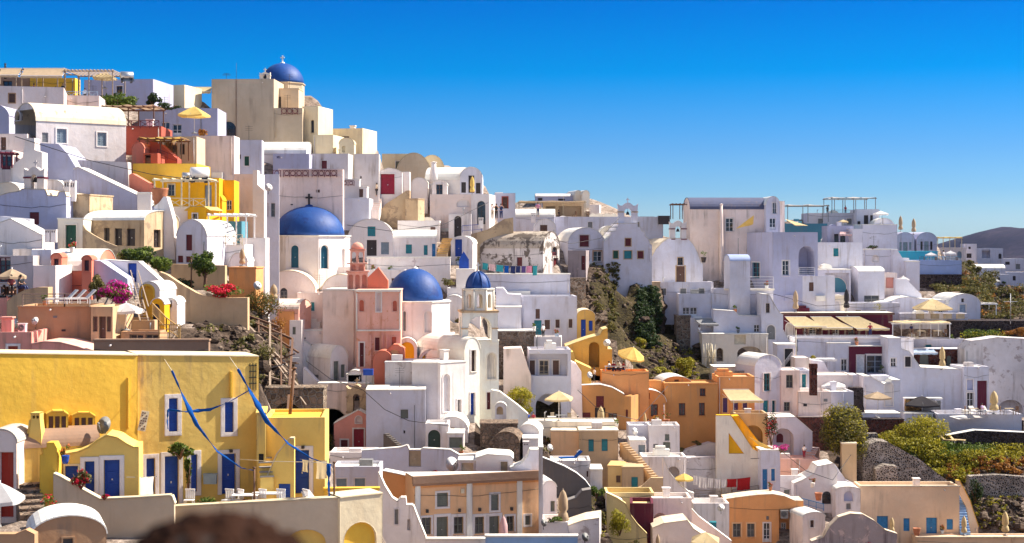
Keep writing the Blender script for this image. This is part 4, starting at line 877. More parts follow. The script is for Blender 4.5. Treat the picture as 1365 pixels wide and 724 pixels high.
H('small white dome room right of ridge cube',1164,1192,291,325,a=0,dep=6,m='W',r='vault',ys=302,D=226)
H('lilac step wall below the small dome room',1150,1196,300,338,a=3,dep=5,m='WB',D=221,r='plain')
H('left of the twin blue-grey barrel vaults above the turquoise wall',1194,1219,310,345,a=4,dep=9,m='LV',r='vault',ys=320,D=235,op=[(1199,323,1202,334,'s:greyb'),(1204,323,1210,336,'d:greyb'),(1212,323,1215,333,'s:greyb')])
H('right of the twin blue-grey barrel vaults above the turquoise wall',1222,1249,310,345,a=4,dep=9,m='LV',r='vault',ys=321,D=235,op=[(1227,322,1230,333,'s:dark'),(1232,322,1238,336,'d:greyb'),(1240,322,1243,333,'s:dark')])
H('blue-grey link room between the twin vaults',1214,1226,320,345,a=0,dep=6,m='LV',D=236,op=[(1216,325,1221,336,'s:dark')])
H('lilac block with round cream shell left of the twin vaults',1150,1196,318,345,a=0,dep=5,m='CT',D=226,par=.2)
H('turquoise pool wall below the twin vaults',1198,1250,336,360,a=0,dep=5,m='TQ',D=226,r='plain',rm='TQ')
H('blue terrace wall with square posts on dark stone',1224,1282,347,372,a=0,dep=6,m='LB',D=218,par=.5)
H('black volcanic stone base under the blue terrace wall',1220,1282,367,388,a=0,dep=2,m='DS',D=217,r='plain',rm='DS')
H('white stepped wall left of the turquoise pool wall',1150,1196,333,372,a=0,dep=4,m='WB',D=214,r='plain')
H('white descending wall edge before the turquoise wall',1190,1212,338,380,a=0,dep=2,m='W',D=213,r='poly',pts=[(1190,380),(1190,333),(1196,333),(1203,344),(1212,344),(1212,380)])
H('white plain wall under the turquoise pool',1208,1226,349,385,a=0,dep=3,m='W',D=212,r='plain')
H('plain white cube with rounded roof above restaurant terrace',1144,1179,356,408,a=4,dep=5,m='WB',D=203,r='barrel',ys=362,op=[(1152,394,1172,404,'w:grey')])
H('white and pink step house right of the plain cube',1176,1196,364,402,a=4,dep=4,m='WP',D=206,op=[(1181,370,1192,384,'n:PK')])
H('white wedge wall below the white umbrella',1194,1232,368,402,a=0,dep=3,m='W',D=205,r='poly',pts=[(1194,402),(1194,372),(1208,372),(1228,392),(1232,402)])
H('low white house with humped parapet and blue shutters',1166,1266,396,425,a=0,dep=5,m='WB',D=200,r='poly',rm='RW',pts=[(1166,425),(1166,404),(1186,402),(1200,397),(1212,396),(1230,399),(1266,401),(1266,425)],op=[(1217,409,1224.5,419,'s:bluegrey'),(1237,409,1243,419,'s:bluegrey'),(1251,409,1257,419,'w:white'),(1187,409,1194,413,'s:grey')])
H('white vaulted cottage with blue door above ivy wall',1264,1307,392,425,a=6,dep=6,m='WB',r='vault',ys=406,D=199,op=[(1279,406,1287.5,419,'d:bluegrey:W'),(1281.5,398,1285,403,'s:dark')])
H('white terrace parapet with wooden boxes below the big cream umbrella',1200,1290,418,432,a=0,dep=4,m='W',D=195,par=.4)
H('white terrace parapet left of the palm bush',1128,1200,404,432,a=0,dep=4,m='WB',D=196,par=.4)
H('dark ivy-topped stone wall right of restaurant canopy',1268,1420,429,456,a=0,dep=4,m='DS',D=193,r='plain',rm='DS')
H('distant white house with arched windows on the far ridge',1286,1302,325,350,a=-10,dep=7,m='W',D=300,op=[(1288.5,338,1295,344,'s:dark'),(1291,329,1294,332,'s:dark')])
H('distant flat white house with arched porch on the far ridge',1256,1288,330,352,a=0,dep=6,m='WP',D=296,op=[(1276,335,1282,344,'s:greyb::a')])
H('distant white house with dark pergola on the far ridge',1302,1337,331,352,a=-10,dep=8,m='W',D=318,op=[(1309,333,1320,344,'o1.5:::'),(1331,338,1335,345,'s:dark::a')])
H('distant long low barrel roofed white house',1298,1340,353,374,a=-8,dep=6,m='WB',r='barrel',ys=358,D=270,Rr=[])
H('distant white terrace houses at right edge',1334,1372,345,362,a=0,dep=6,m='W',D=330,op=[(1354,352,1360,359,'s:grey'),(1340,349,1346,353,'s:dark')])
H('distant lower white house at right edge',1342,1380,363,384,a=-4,dep=6,m='W',D=290,op=[(1350,368,1354,374,'s:dark')])
H('distant small white cottage beneath barrel roofed house',1322,1346,366,382,a=0,dep=5,m='W',D=262,op=[(1328,370,1333,377,'s:dark')])
#  lower middle and right
H('tan house with teal shutters and side stair',772,824,575,656,a=0,dep=5,m='TL',D=142,r='plain',rm='RC',op=[(784.5,585.7,791.5,602,'s:teal'),(802,585.3,810,601.3,'s:teal')])
H('warm tan wall left of the teal shutters house',734,773,575,620,a=-6,dep=5,m='PE',D=143,r='plain',rm='RC')
H('small tan annex with low teal shutter',829,858,624,664,a=0,dep=3.5,m='TL',D=138,r='plain',op=[(841.7,636,850.3,651,'s:teal')])
H('ochre tan annex corner left of the low teal shutter',810,830,622,664,a=-10,dep=3,m='TY',D=138.5,r='plain',op=[(821.4,634,827,643.5,'s:brown')])
Wl('tan stair parapet sweeping down right of teal shutters house',[(826,668),(830,662),(842,655),(856,648),(868,637),(884,637),(884,668)],m='TL',dep=.5,D=136)
H('grey-brown curved wall descending from the peach hotel',722,788,610,662,a=0,dep=.6,m='GD',D=127,r='poly',rm='RW',pts=[(722,662),(722,610),(735,615),(752,622),(768,631),(780,641),(788,652),(788,662)])
H('white terrace block under the blue deckchair',734,787,614,642,a=0,dep=4,m='W',D=134,par=.15,op=[(782,628,784,636,'s:redd')])
H('white hut with small door right of deckchair terrace',787,803,627,652,a=0,dep=3,m='W',D=133,r='plain')
H('stone ruin vault behind the peach hotel roof',657,692,576,612,a=-8,dep=5,m='GS',r='vault',ys=590,rm='GS',D=128)
H('rubble box ruin with broken walls left of stone vault',640,690,566,600,a=0,dep=3,m='GS',D=134,r='plain',rm='GS')
H('white vault with small window right of stone ruin',690,718,566,606,a=-8,dep=5,m='W',r='vault',ys=577,D=131,op=[(702,579,706,586,'w:white:W')])
H('white stepped cube with little dark chimney pots',697,717,586,612,a=0,dep=3,m='W',D=128,r='plain')
H('broad cream terrace floor block with cafe umbrella',636,824,562,580,a=0,dep=8,m='WC',D=145,par=.1)
H('white cube house with three grey shutters below orange vault',865,906,567,614,a=0,dep=5,m='W',D=150,par=.2,op=[(886.5,579,892.3,587.5,'s:greeng'),(871,592,877,606,'s:grey'),(884,589.5,893.5,610,'d:greeng')])
H('white side wing with grey satellite dish above grey door',838,866,567,614,a=0,dep=4,m='WB',D=151,par=.2)
H('low white hut with grey-blue door',840,861,588,618,a=0,dep=3,m='W',D=147.5,r='plain',op=[(851,593,860,613,'d:greyb:W')])
H('white wall house with round arch below grey shutters',856,915,609,666,a=0,dep=5,m='W',D=144,par=.2,op=[(889,622,906,660,'o1.5:::a')])
H('white swooping stair wall beside yellow umbrella',884,925,610,672,a=0,dep=.6,m='W',D=141,r='poly',rm='RW',pts=[(884,672),(884,610),(892,630),(905,646),(918,656),(925,658),(925,672)])
H('old stone retaining wall beneath the laundry',905,962,612,664,a=0,dep=1.5,m='ROUGHW',D=155,r='plain')
H('maroon wall with tiny cactus below tan parapet',840,871,671,728,a=-4,dep=4,m='MR',D=126,par=.3,rm='YP')
H('yellow wavy garden wall running down beside maroon wall',809,866,656,730,a=0,dep=.5,m='YP',D=123,r='poly',rm='YP',pts=[(809,730),(809,658),(822,664),(834,672),(841,688),(850,700),(862,712),(864,730)])
H('cream yellow parapet terrace behind maroon wall',808,872,657,680,a=0,dep=4,m='YP',D=130,par=.6)
H('white tilted roof left of yellow wavy wall',810,832,662,700,a=0,dep=4,m='W',D=127,r='poly',pts=[(810,700),(810,662),(832,672),(832,700)])
H('pinkish white room with round arch right of maroon wall',869,922,664,712,a=0,dep=4,m='WP',D=129,par=.3,op=[(871,684,889,700,'o1.2:::a')])
H('pinkish sloped terrace wall with painted blocks',870,950,690,730,a=0,dep=4,m='WP',D=124,r='poly',rm='RC',pts=[(870,730),(870,704),(885,698),(916,694),(924,705),(950,722),(950,730)])
H('white long stair wall with dark treads falling right',900,975,664,732,a=0,dep=1,m='WP',D=133,r='poly',rm='RW',pts=[(900,732),(900,664),(908,664),(932,690),(975,722),(975,732)])
H('white terrace house with dish beside peach vault house',924,972,671,726,a=0,dep=5,m='W',D=139,par=.5,op=[(947,697,954,703,'s:teal')])
H('peach house with curved top and recessed porch',966,1071,659,730,a=0,dep=2.4,m='OP',D=146,r='poly',rm='RC',pts=[(966,730),(966,666),(985,663),(1010,660),(1030,659),(1046,662),(1060,668),(1071,668),(1071,730)],
op=[(977,698,987.5,716,'w:grey:PE'),(996,698,1006,716,'w:grey:PE'),(1018,697.5,1026.5,723,'g:white:WP'),(1021.5,688,1025,693,'s:grey'),(1038.5,679,1068,721,'o1.2:::'),(1041,697,1047,710,'w:white:PE:I'),(1054,691,1060.5,719,'g:white:PE:I'),(1056,684,1058.5,687.5,'s:grey::I')])
H('small lilac-white vault hut right of the peach house',1070,1100,683,730,a=14,dep=4,m='WP',r='vault',ys=690,D=143,op=[(1080,693.5,1085,703,'w:brown:W')])
H('grey-mauve humped ruin wall with pale rounded rim',1080,1196,686,732,a=0,dep=.8,m='OLDG',D=138,r='poly',rm='RC',pts=[(1080,732),(1082,722),(1098,716),(1106,702),(1118,690),(1134,685),(1150,686),(1166,695),(1180,707),(1196,712),(1196,732)])
H('long peach house with bright blue doors and shutters',1147,1279,648,730,a=0,dep=6,m='PX',D=152,par=.3,rm='RC',
op=[(1169,688,1184,722,'d:bluel'),(1204.5,691,1212.5,708,'s:bluel'),(1234.8,690,1249.3,716,'d:bluel'),(1262,692,1270.4,706,'s:bluel')])
H('peach stair wall at right end of the long peach house',1270,1302,640,726,a=0,dep=.5,m='PX',D=153.5,r='poly',rm='Y',pts=[(1294,726),(1293,700),(1287,674),(1277,652),(1275,641),(1279,641),(1285,652),(1293,668),(1298,684),(1304,702),(1304,726)])
Wl('speckled volcanic retaining wall above the rock at right edge',[(1290,662),(1292,635),(1330,633),(1420,640),(1420,660)],m='DW',dep=1,D=160)
H('broad peach terrace platform at the bottom right',1222,1420,716,745,a=0,dep=1.9,m='PX',D=150,par=.1)
H('pale blue-white yard house with pink flower bowl',1058,1116,622,686,a=0,dep=5,m='W',D=153,r='poly',rm='RW',pts=[(1058,686),(1058,645),(1070,640),(1085,632),(1090,622),(1110,618),(1116,628),(1116,686)],op=[(1096,655,1108,672,'g:dark::a')])
H('small white domed chapel-like room with arched grey panel',1114,1147,649,698,a=0,dep=5,m='W',r='vault',ys=654,D=151,op=[(1125,655,1137,668,'n:LV:W:a'),(1128,671,1134,679,'s:grey:W')])
H('white wall with slanting roof above small domed room',1110,1150,618,672,a=0,dep=4,m='WB',D=156,r='poly',pts=[(1110,672),(1110,617),(1114,620),(1128,640),(1150,650),(1150,672)])
H('pink-paved terrace block in front of arch house',1024,1092,612,650,a=0,dep=5,m='PL',D=157,par=.1,rm='PL')
H('white terrace wall below pink paving',1038,1090,634,672,a=0,dep=4,m='W',D=154.5,par=.5)
H('beige stucco column wall under round tree',1122,1142,592,655,a=-6,dep=1.5,m='TL',D=157,r='plain',rm='RC')
Wl('volcanic masonry slope with thick white joints',[(1150,660),(1150,596),(1170,588),(1185,590),(1225,612),(1262,640),(1264,660)],m='DW',dep=3,D=160)
Wl('volcanic masonry wall with white joints below the bushes',[(1146,600),(1146,578),(1170,578),(1175,600)],m='DW',dep=1,D=163)
Wl('lower masonry knoll with white joints above long peach house',[(1168,652),(1168,626),(1180,620),(1196,622),(1198,652)],m='DW',dep=1.5,D=157.5)
H('two-storey peach hotel with white columns and grey shutters',552,721.5,637,735,a=18,dep=2.6,m='PE',D=106.5,r='poly',rm='RW',pts=[(552,735),(552,637.5),(721.5,636),(721.5,735)],
op=[(582.5,657,597,675,'s:greeng:W:b'),(654.5,659,664.5,680,'s:greeng:W:b'),(562,690,574.5,712,'w:greeng:W:b'),(582,689,597,721.5,'d:greeng:W:b'),(605,689,617.5,711,'w:greeng:W:b'),
(633,689,645,711,'w:greeng:W:b'),(652,688,665.5,713,'d:greeng:W:b'),(675,688,685,708,'w:greeng:W:b'),(700,687.5,706.5,699.5,'s:greeng:W:b')])
H('sunlit orange side wall of the peach hotel',510,553,628,735,a=-8,dep=1,m='OP',D=109.3,r='poly',rm='RW',pts=[(510,735),(510,628),(530,632),(553,637.5),(553,735)])
Wl('white roof terrace wall with gate behind the peach hotel',[(482,640),(482,601),(534,597),(543,594),(545,600),(561,600),(564,598),(600,600),(612,607),(634,606),(634,640)],m='WB',dep=.5,D=118,op=[(545,601,561,622,'d:tan')],rm='RW')
H('white box with diamond lattice door on hotel roof',611,634,615,636,a=0,dep=2,m='W',D=113,r='plain',op=[(615,617,631,632,'v:cream:W')])
H('white roof hut with little tan door on hotel roof',634,684,608,636,a=0,dep=3,m='W',D=112.8,r='poly',rm='RW',pts=[(634,636),(634,611),(650,606),(680,608),(684,612),(684,636)],op=[(667.5,615.5,676.5,631,'d:tan:W')])
H('white wave-topped wall with square pillar at hotel corner',680,722,600,640,a=0,dep=1.2,m='WB',D=112,r='poly',rm='RW',pts=[(680,640),(680,624),(695,618),(704,608),(706,600),(722,600),(722,640)])
H('white edge pillar at right end of the peach hotel',718.5,723.5,598,735,a=0,dep=1.5,m='W',D=107.2,r='plain')
H('white annex with two grey-blue shutters left of the hotel',444,506,622,680,a=0,dep=6,m='WB',D=113,par=.2,op=[(448.6,638,462,653.5,'s:greyb:W'),(473,637.7,486.5,654,'s:greyb:W')])
H('white annex roof parapet under the salmon chapel',440,500,603,622,a=0,dep=4,m='W',D=121,par=.3)
H('white stepped stair wall left of the hotel side',504,570,628,740,a=0,dep=.6,m='W',D=104,r='poly',rm='RW',pts=[(504,740),(504,630),(512,648),(522,664),(530,669),(534,664),(541,664),(542,674),(550,674),(556,690),(569,722),(569,740)],
op=[(526,679,531,699,'s:grey:W'),(543,692,547,707,'n:WG::a')])
H('white wall along the hotel forecourt',568,650,720,740,a=0,dep=.5,m='W',D=101,r='plain')
H('blue-white slab wall along the hotel forecourt',647,770,716,740,a=0,dep=.5,m='BLW',D=100,r='plain',rm='RW')
H('small white barrel hut right of the peach hotel',723,742,641,700,a=12,dep=4,m='W',r='vault',ys=652,D=113,op=[(734,668,740,682,'d:greeng')])
H('white terrace wall with planting right of the hotel',722,757,696,735,a=0,dep=3,m='W',D=107,par=.5)
H('white and pink crumbling block below tan closed umbrella',754,799,693,735,a=-6,dep=3,m='ROUGHW',D=108,r='poly',rm='RC',pts=[(754,735),(754,702),(778,694),(799,691),(799,735)])
H('grey curved concrete wall above the rocks',740,790,652,690,a=0,dep=1,m='GD',D=122,r='poly',rm='GR',pts=[(756,690),(756,668),(768,664),(776,655),(788,653),(790,690)])
#  yellow house, near left
H('big yellow two-storey house front with blue doors and windows',183,345,474,680,a=24,dep=3,m='YR',D=77.5,r='poly',rm='C',pts=[(183,680),(183,474),(345,475.5),(345,680)],
op=[(225,531,236.5,575,'s:blue:W:b'),(299.6,536,311,576,'s:blue:W:b'),(195,611,206.5,661,'d:blue:W:b'),(219.5,608,238,674,'d:blue:W:b'),
(254.5,606,262.5,655,'s:blue:W:b'),(295.6,605,314,658,'d:blue:W:b')],name='house')
H('wide plain golden yellow house wall at left',-60,183.5,472,680,a=30,dep=2.5,m='Y',D=72.7,r='poly',rm='C',pts=[(-60,680),(-60,470.5),(183.5,474),(183.5,680)])
H('yellow wing with blue door and outdoor stair',352,433,557,680,a=4,dep=5,m='YR',D=79,par=.15,rm='Y',op=[(393,600,412,658,'d:blue:W:b')])
H('yellow narrow wall with small dark window beside the stair',342,354,553,680,a=8,dep=3,m='YR',D=78.3,r='plain',op=[(345,605,351.5,627,'s:black')])
Wl('yellow sloping stair parapet with small blue hatch',[(340,680),(340,668),(352,646),(370,605),(386,585),(392,585),(392,680)],m='YR',dep=.4,D=77.6,op=[(371.5,645,387,664,'s:blue')],rm='C')
H('yellow wavy-topped front with two tall blue doors',75,185,581,680,a=8,dep=2.,m='YR',D=72.7,r='poly',rm='YR',pts=[(75,680),(75,608),(104,603),(118,597),(130,588),(142,581),(156,584),(168,592),(178,597),(185,597),(185,680)],
op=[(113,615,126,658,'d:blue:W:b'),(138.6,613,159.5,663,'d:blue:W:b'),(87,621,104,640,'s:blue:C')])
H('tan-grey barrel roofed yellow room behind wavy front',28,132,576,660,a=22,dep=2.2,m='YR',r='barrel',ys=598,rm='TD',D=73.1)
H('left yellow roof vent box with three dark panes',62,91,549,580,a=20,dep=.8,m='Y',D=74.3,r='poly',rm='Y',pts=[(62,580),(62,553),(70,549),(84,549),(91,554),(91,580)],op=[(65,555,71,573,'s:brown'),(73.5,555,79.5,573,'s:brown'),(82,555,88,573,'s:brown')],name='vent_box',cat='vent box')
H('right yellow roof vent box with three dark panes',96,127,551,580,a=20,dep=.8,m='Y',D=75.2,r='poly',rm='Y',pts=[(96,580),(96,555),(104,551),(119,551),(127,556),(127,580)],op=[(99.5,557,105.5,574,'s:brown'),(108.5,557,114.5,574,'s:brown'),(117.5,557,123.5,574,'s:brown')],name='vent_box',cat='vent box')
Wl('tapered yellow chimney with two dark slots against golden wall',[(38,582),(38,578),(41,560),(41,552),(53,552),(53,560),(55,578),(55,582)],m='YR',dep=.6,D=73.4,op=[(43.5,553.5,46.5,558,'v:black'),(48.5,553.5,51.5,558,'v:black')],rm='YR',name='chimney',cat='chimney')
Wl('stepped yellow gate pillar beside the stone steps',[(53,672),(53,606),(57,606),(57,598),(62,598),(62,590),(72,590),(76,598),(77,672)],m='Y',dep=.7,D=71.9)
H('cream ramp wall in front of the two tall blue doors',71,232,632,716,a=2,dep=.35,m='CT',D=71.5,r='poly',rm='C',pts=[(71,716),(71,632),(80,636),(100,648),(133,666),(180,664),(228,661),(232,672),(232,716)])
H('yellow cream terrace wall before the ribbon hung yellow house',231,454,668,745,a=-2,dep=.5,m='CT',D=75,r='poly',rm='C',pts=[(231,745),(231,676),(340,670),(454,664),(454,745)],op=[(384,706,434,733,'n:YR::a')])
H('sunlit cream terrace corner with yellow arch niche',453,510,660,745,a=30,dep=1.5,m='C',D=74.5,r='poly',rm='C',pts=[(453,745),(453,664),(480,661),(510,658),(510,745)],op=[(458.5,696,502,735,'n:Y::a')])
H('bright yellow terrace parapet behind the terrace corner',432,505,654,672,a=4,dep=.4,m='Y',D=78,r='plain',rm='Y')
H('red and white arched gate house at the left edge',-20,22,573,702,a=0,dep=2.5,m='WP',r='vault',ys=590,D=72,rm='PV',op=[(0,603,18,690,'n:RED')])
H('tan bottom-left vault with sunlit white roof',40,142,688,745,a=20,dep=8,m='T',r='vault',ys=718,D=64,rm='RW',op=[(84,718,97,727,'v:grey:T')])
H('low tan wall at the bottom left corner',-30,46,704,745,a=0,dep=.5,m='T',D=63,r='poly',pts=[(-30,745),(-30,712),(20,712),(34,706),(46,712),(46,745)])
XTR=[('two-storey peach hotel','RW','column',.13,[(553,643,560,735),(621.5,641,629,735),(688.6,641,695.6,735)]),
('two-storey peach hotel','TD','cornice',.3,[(549,634.8,722,636.4)]),('two-storey peach hotel','TD','cornice_band',.22,[(550,636.8,722,639)]),('two-storey peach hotel','OP','cornice_band',.12,[(551,639.3,722,641.6)]),
('two-storey peach hotel','iron','wall_lamp',.22,[(567.5,679,570.5,683),(610.5,678,613.5,682),(637.5,677,640.5,681),(680,676,683,680)]),
('two-storey peach hotel','c_cream','vent_box',.2,[(613.5,651.5,618,657)]),
('weathered pink church front','RW','cornice',.18,[(474,386.5,535,389),(474.5,439.5,534.5,441.5)]),('weathered pink church front','RW','corner_band',.1,[(474.5,391,476.5,439),(532,391,534,439)]),
('weathered pink church front','OLDP','pilaster',.1,[(492,446,495.5,498),(514,446,517,498),(508,446,511,470)]),
('tall white house with long blue','WP','buttress',.35,[(958.5,280,964.5,371)]),
('tall tan church block','TD','drainpipe',.08,[(314.5,106,315.3,187)]),
('big yellow two-storey','Y','chimney_breast',.2,[(306,495,309,530)]),('big yellow two-storey','iron','wall_lamp',.25,[(305,599,309,602.5)]),('yellow wing with blue door','iron','wall_lamp',.25,[(402,594,406,597.5)]),
('big yellow two-storey','c_black','aerial_grille',.04,[(333,484,333.6,520),(337,484,337.6,520),(341,484,341.6,520),(332,487,342,487.6),(332,495,342,495.6),(332,503,342,503.6),(332,511,342,511.6)]),
('wide plain golden','Y','drainpipe',.1,[(169.5,503,171.5,571)]),
('broad blank lavender wall','c_grey','pipe',.05,[(552,540,553,600)]),('huge pale wall','WP','coping',.12,[(371,225,457,227),(371,234,457,235.5)]),
('long white parapet terrace','W','coping',.12,[(1059,450,1220,452)]),('dark maroon restaurant hall','c_brown','roof_beam',.25,[(1041,417,1192,419.5)]),
('broad peach terrace platform','RC','coping',.15,[(1221,715,1420,717)]),('long peach house with bright','RC','coping',.12,[(1146,647,1280,649)]),
('tall plain orange house','OP','coping',.1,[(885,510.5,957,512)]),('large tan house with sun','TL','coping',.1,[(23,407.5,121,409)]),
('white balcony slab house','WC','slab_edge',.3,[(965,384.5,1032,387)]),('white terrace house with small','WC','slab_edge',.3,[(1030,393.5,1127,395.5)])]
#  the ground
EXTRA=[]
for x,y,D,k in[
(800,372,205,1),(815,400,196,1),(830,440,186,1),(850,380,203,1),(870,430,192,1),(885,460,186,2),(845,470,178,2),(870,490,172,2),(915,480,182,1),(905,500,175,2),(930,490,180,2),
(800,350,209,1),(840,352,207,1),(860,360,206,1),(850,330,215,0),
(690,520,152,2),(700,545,148,2),(680,500,157,2),(715,560,147,0),
(300,430,112,1),(340,420,121,2),(330,460,104,1),(300,455,103,1),(380,470,112,1),(355,500,105,1),(370,440,120,2),(396,526,102,1),(380,500,106,1),(335,440,112,1),(335,470,109,1),(318,440,110,1),(350,470,108.5,1),(320,403,115.5,1),(335,404,115.5,1),(345,412,119,1),(383,455,115,1),(350,435,115,1),
(160,130,160,2),(205,132,175,2),(225,140,175,2),
(800,680,124,1),(790,700,119,1),(775,665,124,1),(815,720,119,2),(790,650,129,2),(730,590,131,1),(722,600,128,1),(760,690,116,1),
(1190,580,168,2),(1230,590,166,2),(1300,600,166,2),(1350,610,168,2),(1290,630,163,1),(1330,650,160,1),(1360,690,156,1),(1310,700,153,1),(1270,620,161,2),
(1265,390,215,2),(1290,370,250,2),(1300,390,232,2),(1320,380,255,2),(1340,400,240,1),(1360,395,260,1),(1340,420,215,1),(1310,405,215,1),(1285,355,270,2),
(1400,400,260,1),(1450,420,240,1),(1420,600,175,2),(1500,640,175,1),(1450,700,160,1),(1600,450,260,1),
(1110,625,161,1),(1150,650,159,1),(1090,590,166,1),
(0,690,66,0),(40,695,68,0),(30,640,74,0),(300,672,74,0),(380,672,74,0),(0,100,180,0),(-80,110,170,0),(-100,300,125,0),(-120,470,95,0),(-120,700,66,0),
(420,700,66,0),(520,735,95,0),(620,728,103,0),(900,735,118,0),(1000,735,138,0),(1130,735,135,0),
(500,800,80,1),(300,830,60,1),(0,850,55,1),(700,820,92,1),(900,850,105,1),(1100,850,122,1),(1300,840,132,1),(1500,850,132,1),(-150,850,52,1),
(500,1100,55,1),(0,1150,40,1),(900,1100,75,1),(1300,1100,95,1),(1600,1100,100,1)]:
 p=at(x,y,D);EXTRA.append((p.x,p.y,p.z,k))
rw_=random.Random(4)
for s in HS:
 if s.r in('flat','plain')and not s.op and s.m in('W','WP','WB','WC','WG','LV','C')and s.w>3 and s.zt>2.6 and s.dep>1.9 and s.P0.y<300 and rw_.random()<.62:
  k=F/s.P0.y;ops=[];n_=1 if s.w<5 else rw_.choice([1,2,2,3]);col=rw_.choice(['s:redd:W','w:white:W','s:greeng:W','s:brown','s:teal:W','s:grey:W','w:brown:W','n:W:W:a'])
  ww,hh=rw_.uniform(.55,.85)*k,rw_.uniform(.75,1.15)*k;y0=s.yt+rw_.uniform(.7,1.1)*k
  for i in range(n_):xc=s.x0+(s.x1-s.x0)*(i+rw_.uniform(.35,.65))/n_;ops.append((xc-ww/2,y0,xc+ww/2,y0+hh,col))
  s.op=ops
CP=list(EXTRA)
for s in HS+DRUMS:
 zb=s.P0.z if s in HS else s.c.z
 fpz=footprint(s)if s in HS else[V((q.x,q.y,zb))for q in(s.P0,s.P0+V((s.w,0,0)),s.P0+V((s.w,s.dep,0)),s.P0+V((0,s.dep,0)))]
 zt=s.zt+zb
 for q in(fpz[0],(fpz[0]+fpz[1])/2,fpz[1]):CP.append((q.x,q.y,zb-.1,0))
 for q in fpz[2:]:CP.append((q.x,q.y,min(zb+s.dep*.55,zt-.9),0))
CP=np.array(CP)
xs=np.concatenate([np.arange(-140,-70,4.),np.arange(-70,110,.9),np.arange(110,260,3.)])
ys=np.concatenate([np.arange(30,60,3.),np.arange(60,245,.9),np.arange(245,420,3.)])
GX,GY=np.meshgrid(xs,ys);NX,NY=len(xs),len(ys)
gz=np.zeros(GX.shape);gk=np.zeros(GX.shape)
for r_ in range(NY):
 dx=GX[r_][:,None]-CP[None,:,0];dy=GY[r_][:,None]-CP[None,:,1]
 d2=dx*dx+dy*dy+.25
 w=d2**-1.9
 gz[r_]=(w*CP[None,:,2]).sum(1)/w.sum(1)
 w2=d2**-2.0
 gk[r_]=(w2*(CP[None,:,3]>.5)).sum(1)/w2.sum(1)
def H_at(x,y):
 i=int(np.clip(np.searchsorted(xs,x)-1,0,NX-2));j=int(np.clip(np.searchsorted(ys,y)-1,0,NY-2))
 tx=(x-xs[i])/(xs[i+1]-xs[i]);ty=(y-ys[j])/(ys[j+1]-ys[j])
 tx=min(max(tx,0),1);ty=min(max(ty,0),1)
 return(gz[j,i]*(1-tx)+gz[j,i+1]*tx)*(1-ty)+(gz[j+1,i]*(1-tx)+gz[j+1,i+1]*tx)*ty
rockamp=np.clip(gk,0,1)
for j in range(0,NY):
 for i in range(0,NX):
  if rockamp[j,i]>.25:
   p=V((GX[j,i]*.22,GY[j,i]*.22,3.1))
   gz[j,i]+=rockamp[j,i]*(noise.fractal(p,.9,2.1,5)*1.1)
for s in HS+DRUMS:
 zb=s.P0.z if s in HS else s.c.z
 lx=(GX-s.P0.x)*s.u.x+(GY-s.P0.y)*s.u.y;ly=(GX-s.P0.x)*s.n.x+(GY-s.P0.y)*s.n.y
 ins=(lx>-.9)&(lx<s.w+.9)&(ly>-.9)&(ly<s.dep+.9)
 zcap=zb+(min(p[1]for p in s.out if p[1]>.3)if getattr(s,'pts',None)else s.zt)-.9
 gz[ins]=np.minimum(gz[ins],max(zcap,zb-.05))
 fr=(lx>-.8)&(lx<s.w+.8)&(ly>-1.9)&(ly<=.3)
 gz[fr]=np.minimum(gz[fr],zb-.05)
PXg=CX+F*GX/GY
def clear_views():
 """dig the ground wherever it would bury a wall standing further up the slope"""
 for s in sorted(HS,key=lambda q:q.yb):
  a_,b_=(min(s.x0,s.x1)-1,max(s.x0,s.x1)+1)
  yb=min(s.yb,760)
  m_=(PXg>a_)&(PXg<b_)&(GY<s.P0.y-.5)
  lim_top=(HY-s.yt)/F*GY;lim=(HY-(yb-1))/F*GY-.15
  m_&=gz>lim
  gz[m_]=lim[m_]
clear_views()
g2=gz.copy()
for _ in range(3):
 g2[1:-1,1:-1]=(g2[1:-1,1:-1]*2+g2[:-2,1:-1]+g2[2:,1:-1]+g2[1:-1,:-2]+g2[1:-1,2:])/6
gz[:]=np.minimum(gz,g2+.3)
verts=np.stack([GX.ravel(),GY.ravel(),gz.ravel()],1)
idx=np.arange(NX*NY).reshape(NY,NX)
faces=np.stack([idx[:-1,:-1].ravel(),idx[:-1,1:].ravel(),idx[1:,1:].ravel(),idx[1:,:-1].ravel()],1)
fm=gk[:-1,:-1].ravel()
me=bpy.data.meshes.new('hillside');me.from_pydata(verts.tolist(),[],faces.tolist())
for k in('TER','ROCK','ROCKV','TERP'):me.materials.append(mat(k))
scr=CP[CP[:,3]>1.5]
cx_=(GX[:-1,:-1].ravel());cy_=(GY[:-1,:-1].ravel())
near2=np.min((cx_[:,None]-scr[None,:,0])**2+(cy_[:,None]-scr[None,:,1])**2,axis=1)<30
fx=CX+F*cx_/cy_;fy=HY-F*gz[:-1,:-1].ravel()/cy_;isr=fm>.5
for x0,x1,y0,y1 in[(765,905,340,482),(840,945,440,515),(1225,1500,585,760),(1245,1700,345,450),(245,412,398,520),(752,835,640,760),(1098,1180,585,665),(632,738,552,614),(662,718,492,568),(145,250,120,148),(150,260,440,470)]:
 isr|=(fx>x0)&(fx<x1)&(fy>y0)&(fy<y1)
mi=np.where(isr,np.where(near2,2,1),0).astype(np.int32)
mi=np.where((fx>1195)&(fy>618)&(fx<1600),3,mi).astype(np.int32)
me.polygons.foreach_set('material_index',mi);me.polygons.foreach_set('use_smooth',np.ones(len(faces),bool))
me.update()
hill=bpy.data.objects.new('hillside',me);COL.objects.link(hill);hill['kind']='structure'
HF0=len(BF);HF1=HF0+len(faces)
BV.extend([V(v)for v in verts.tolist()]);BF.extend([tuple(f)for f in faces.tolist()])
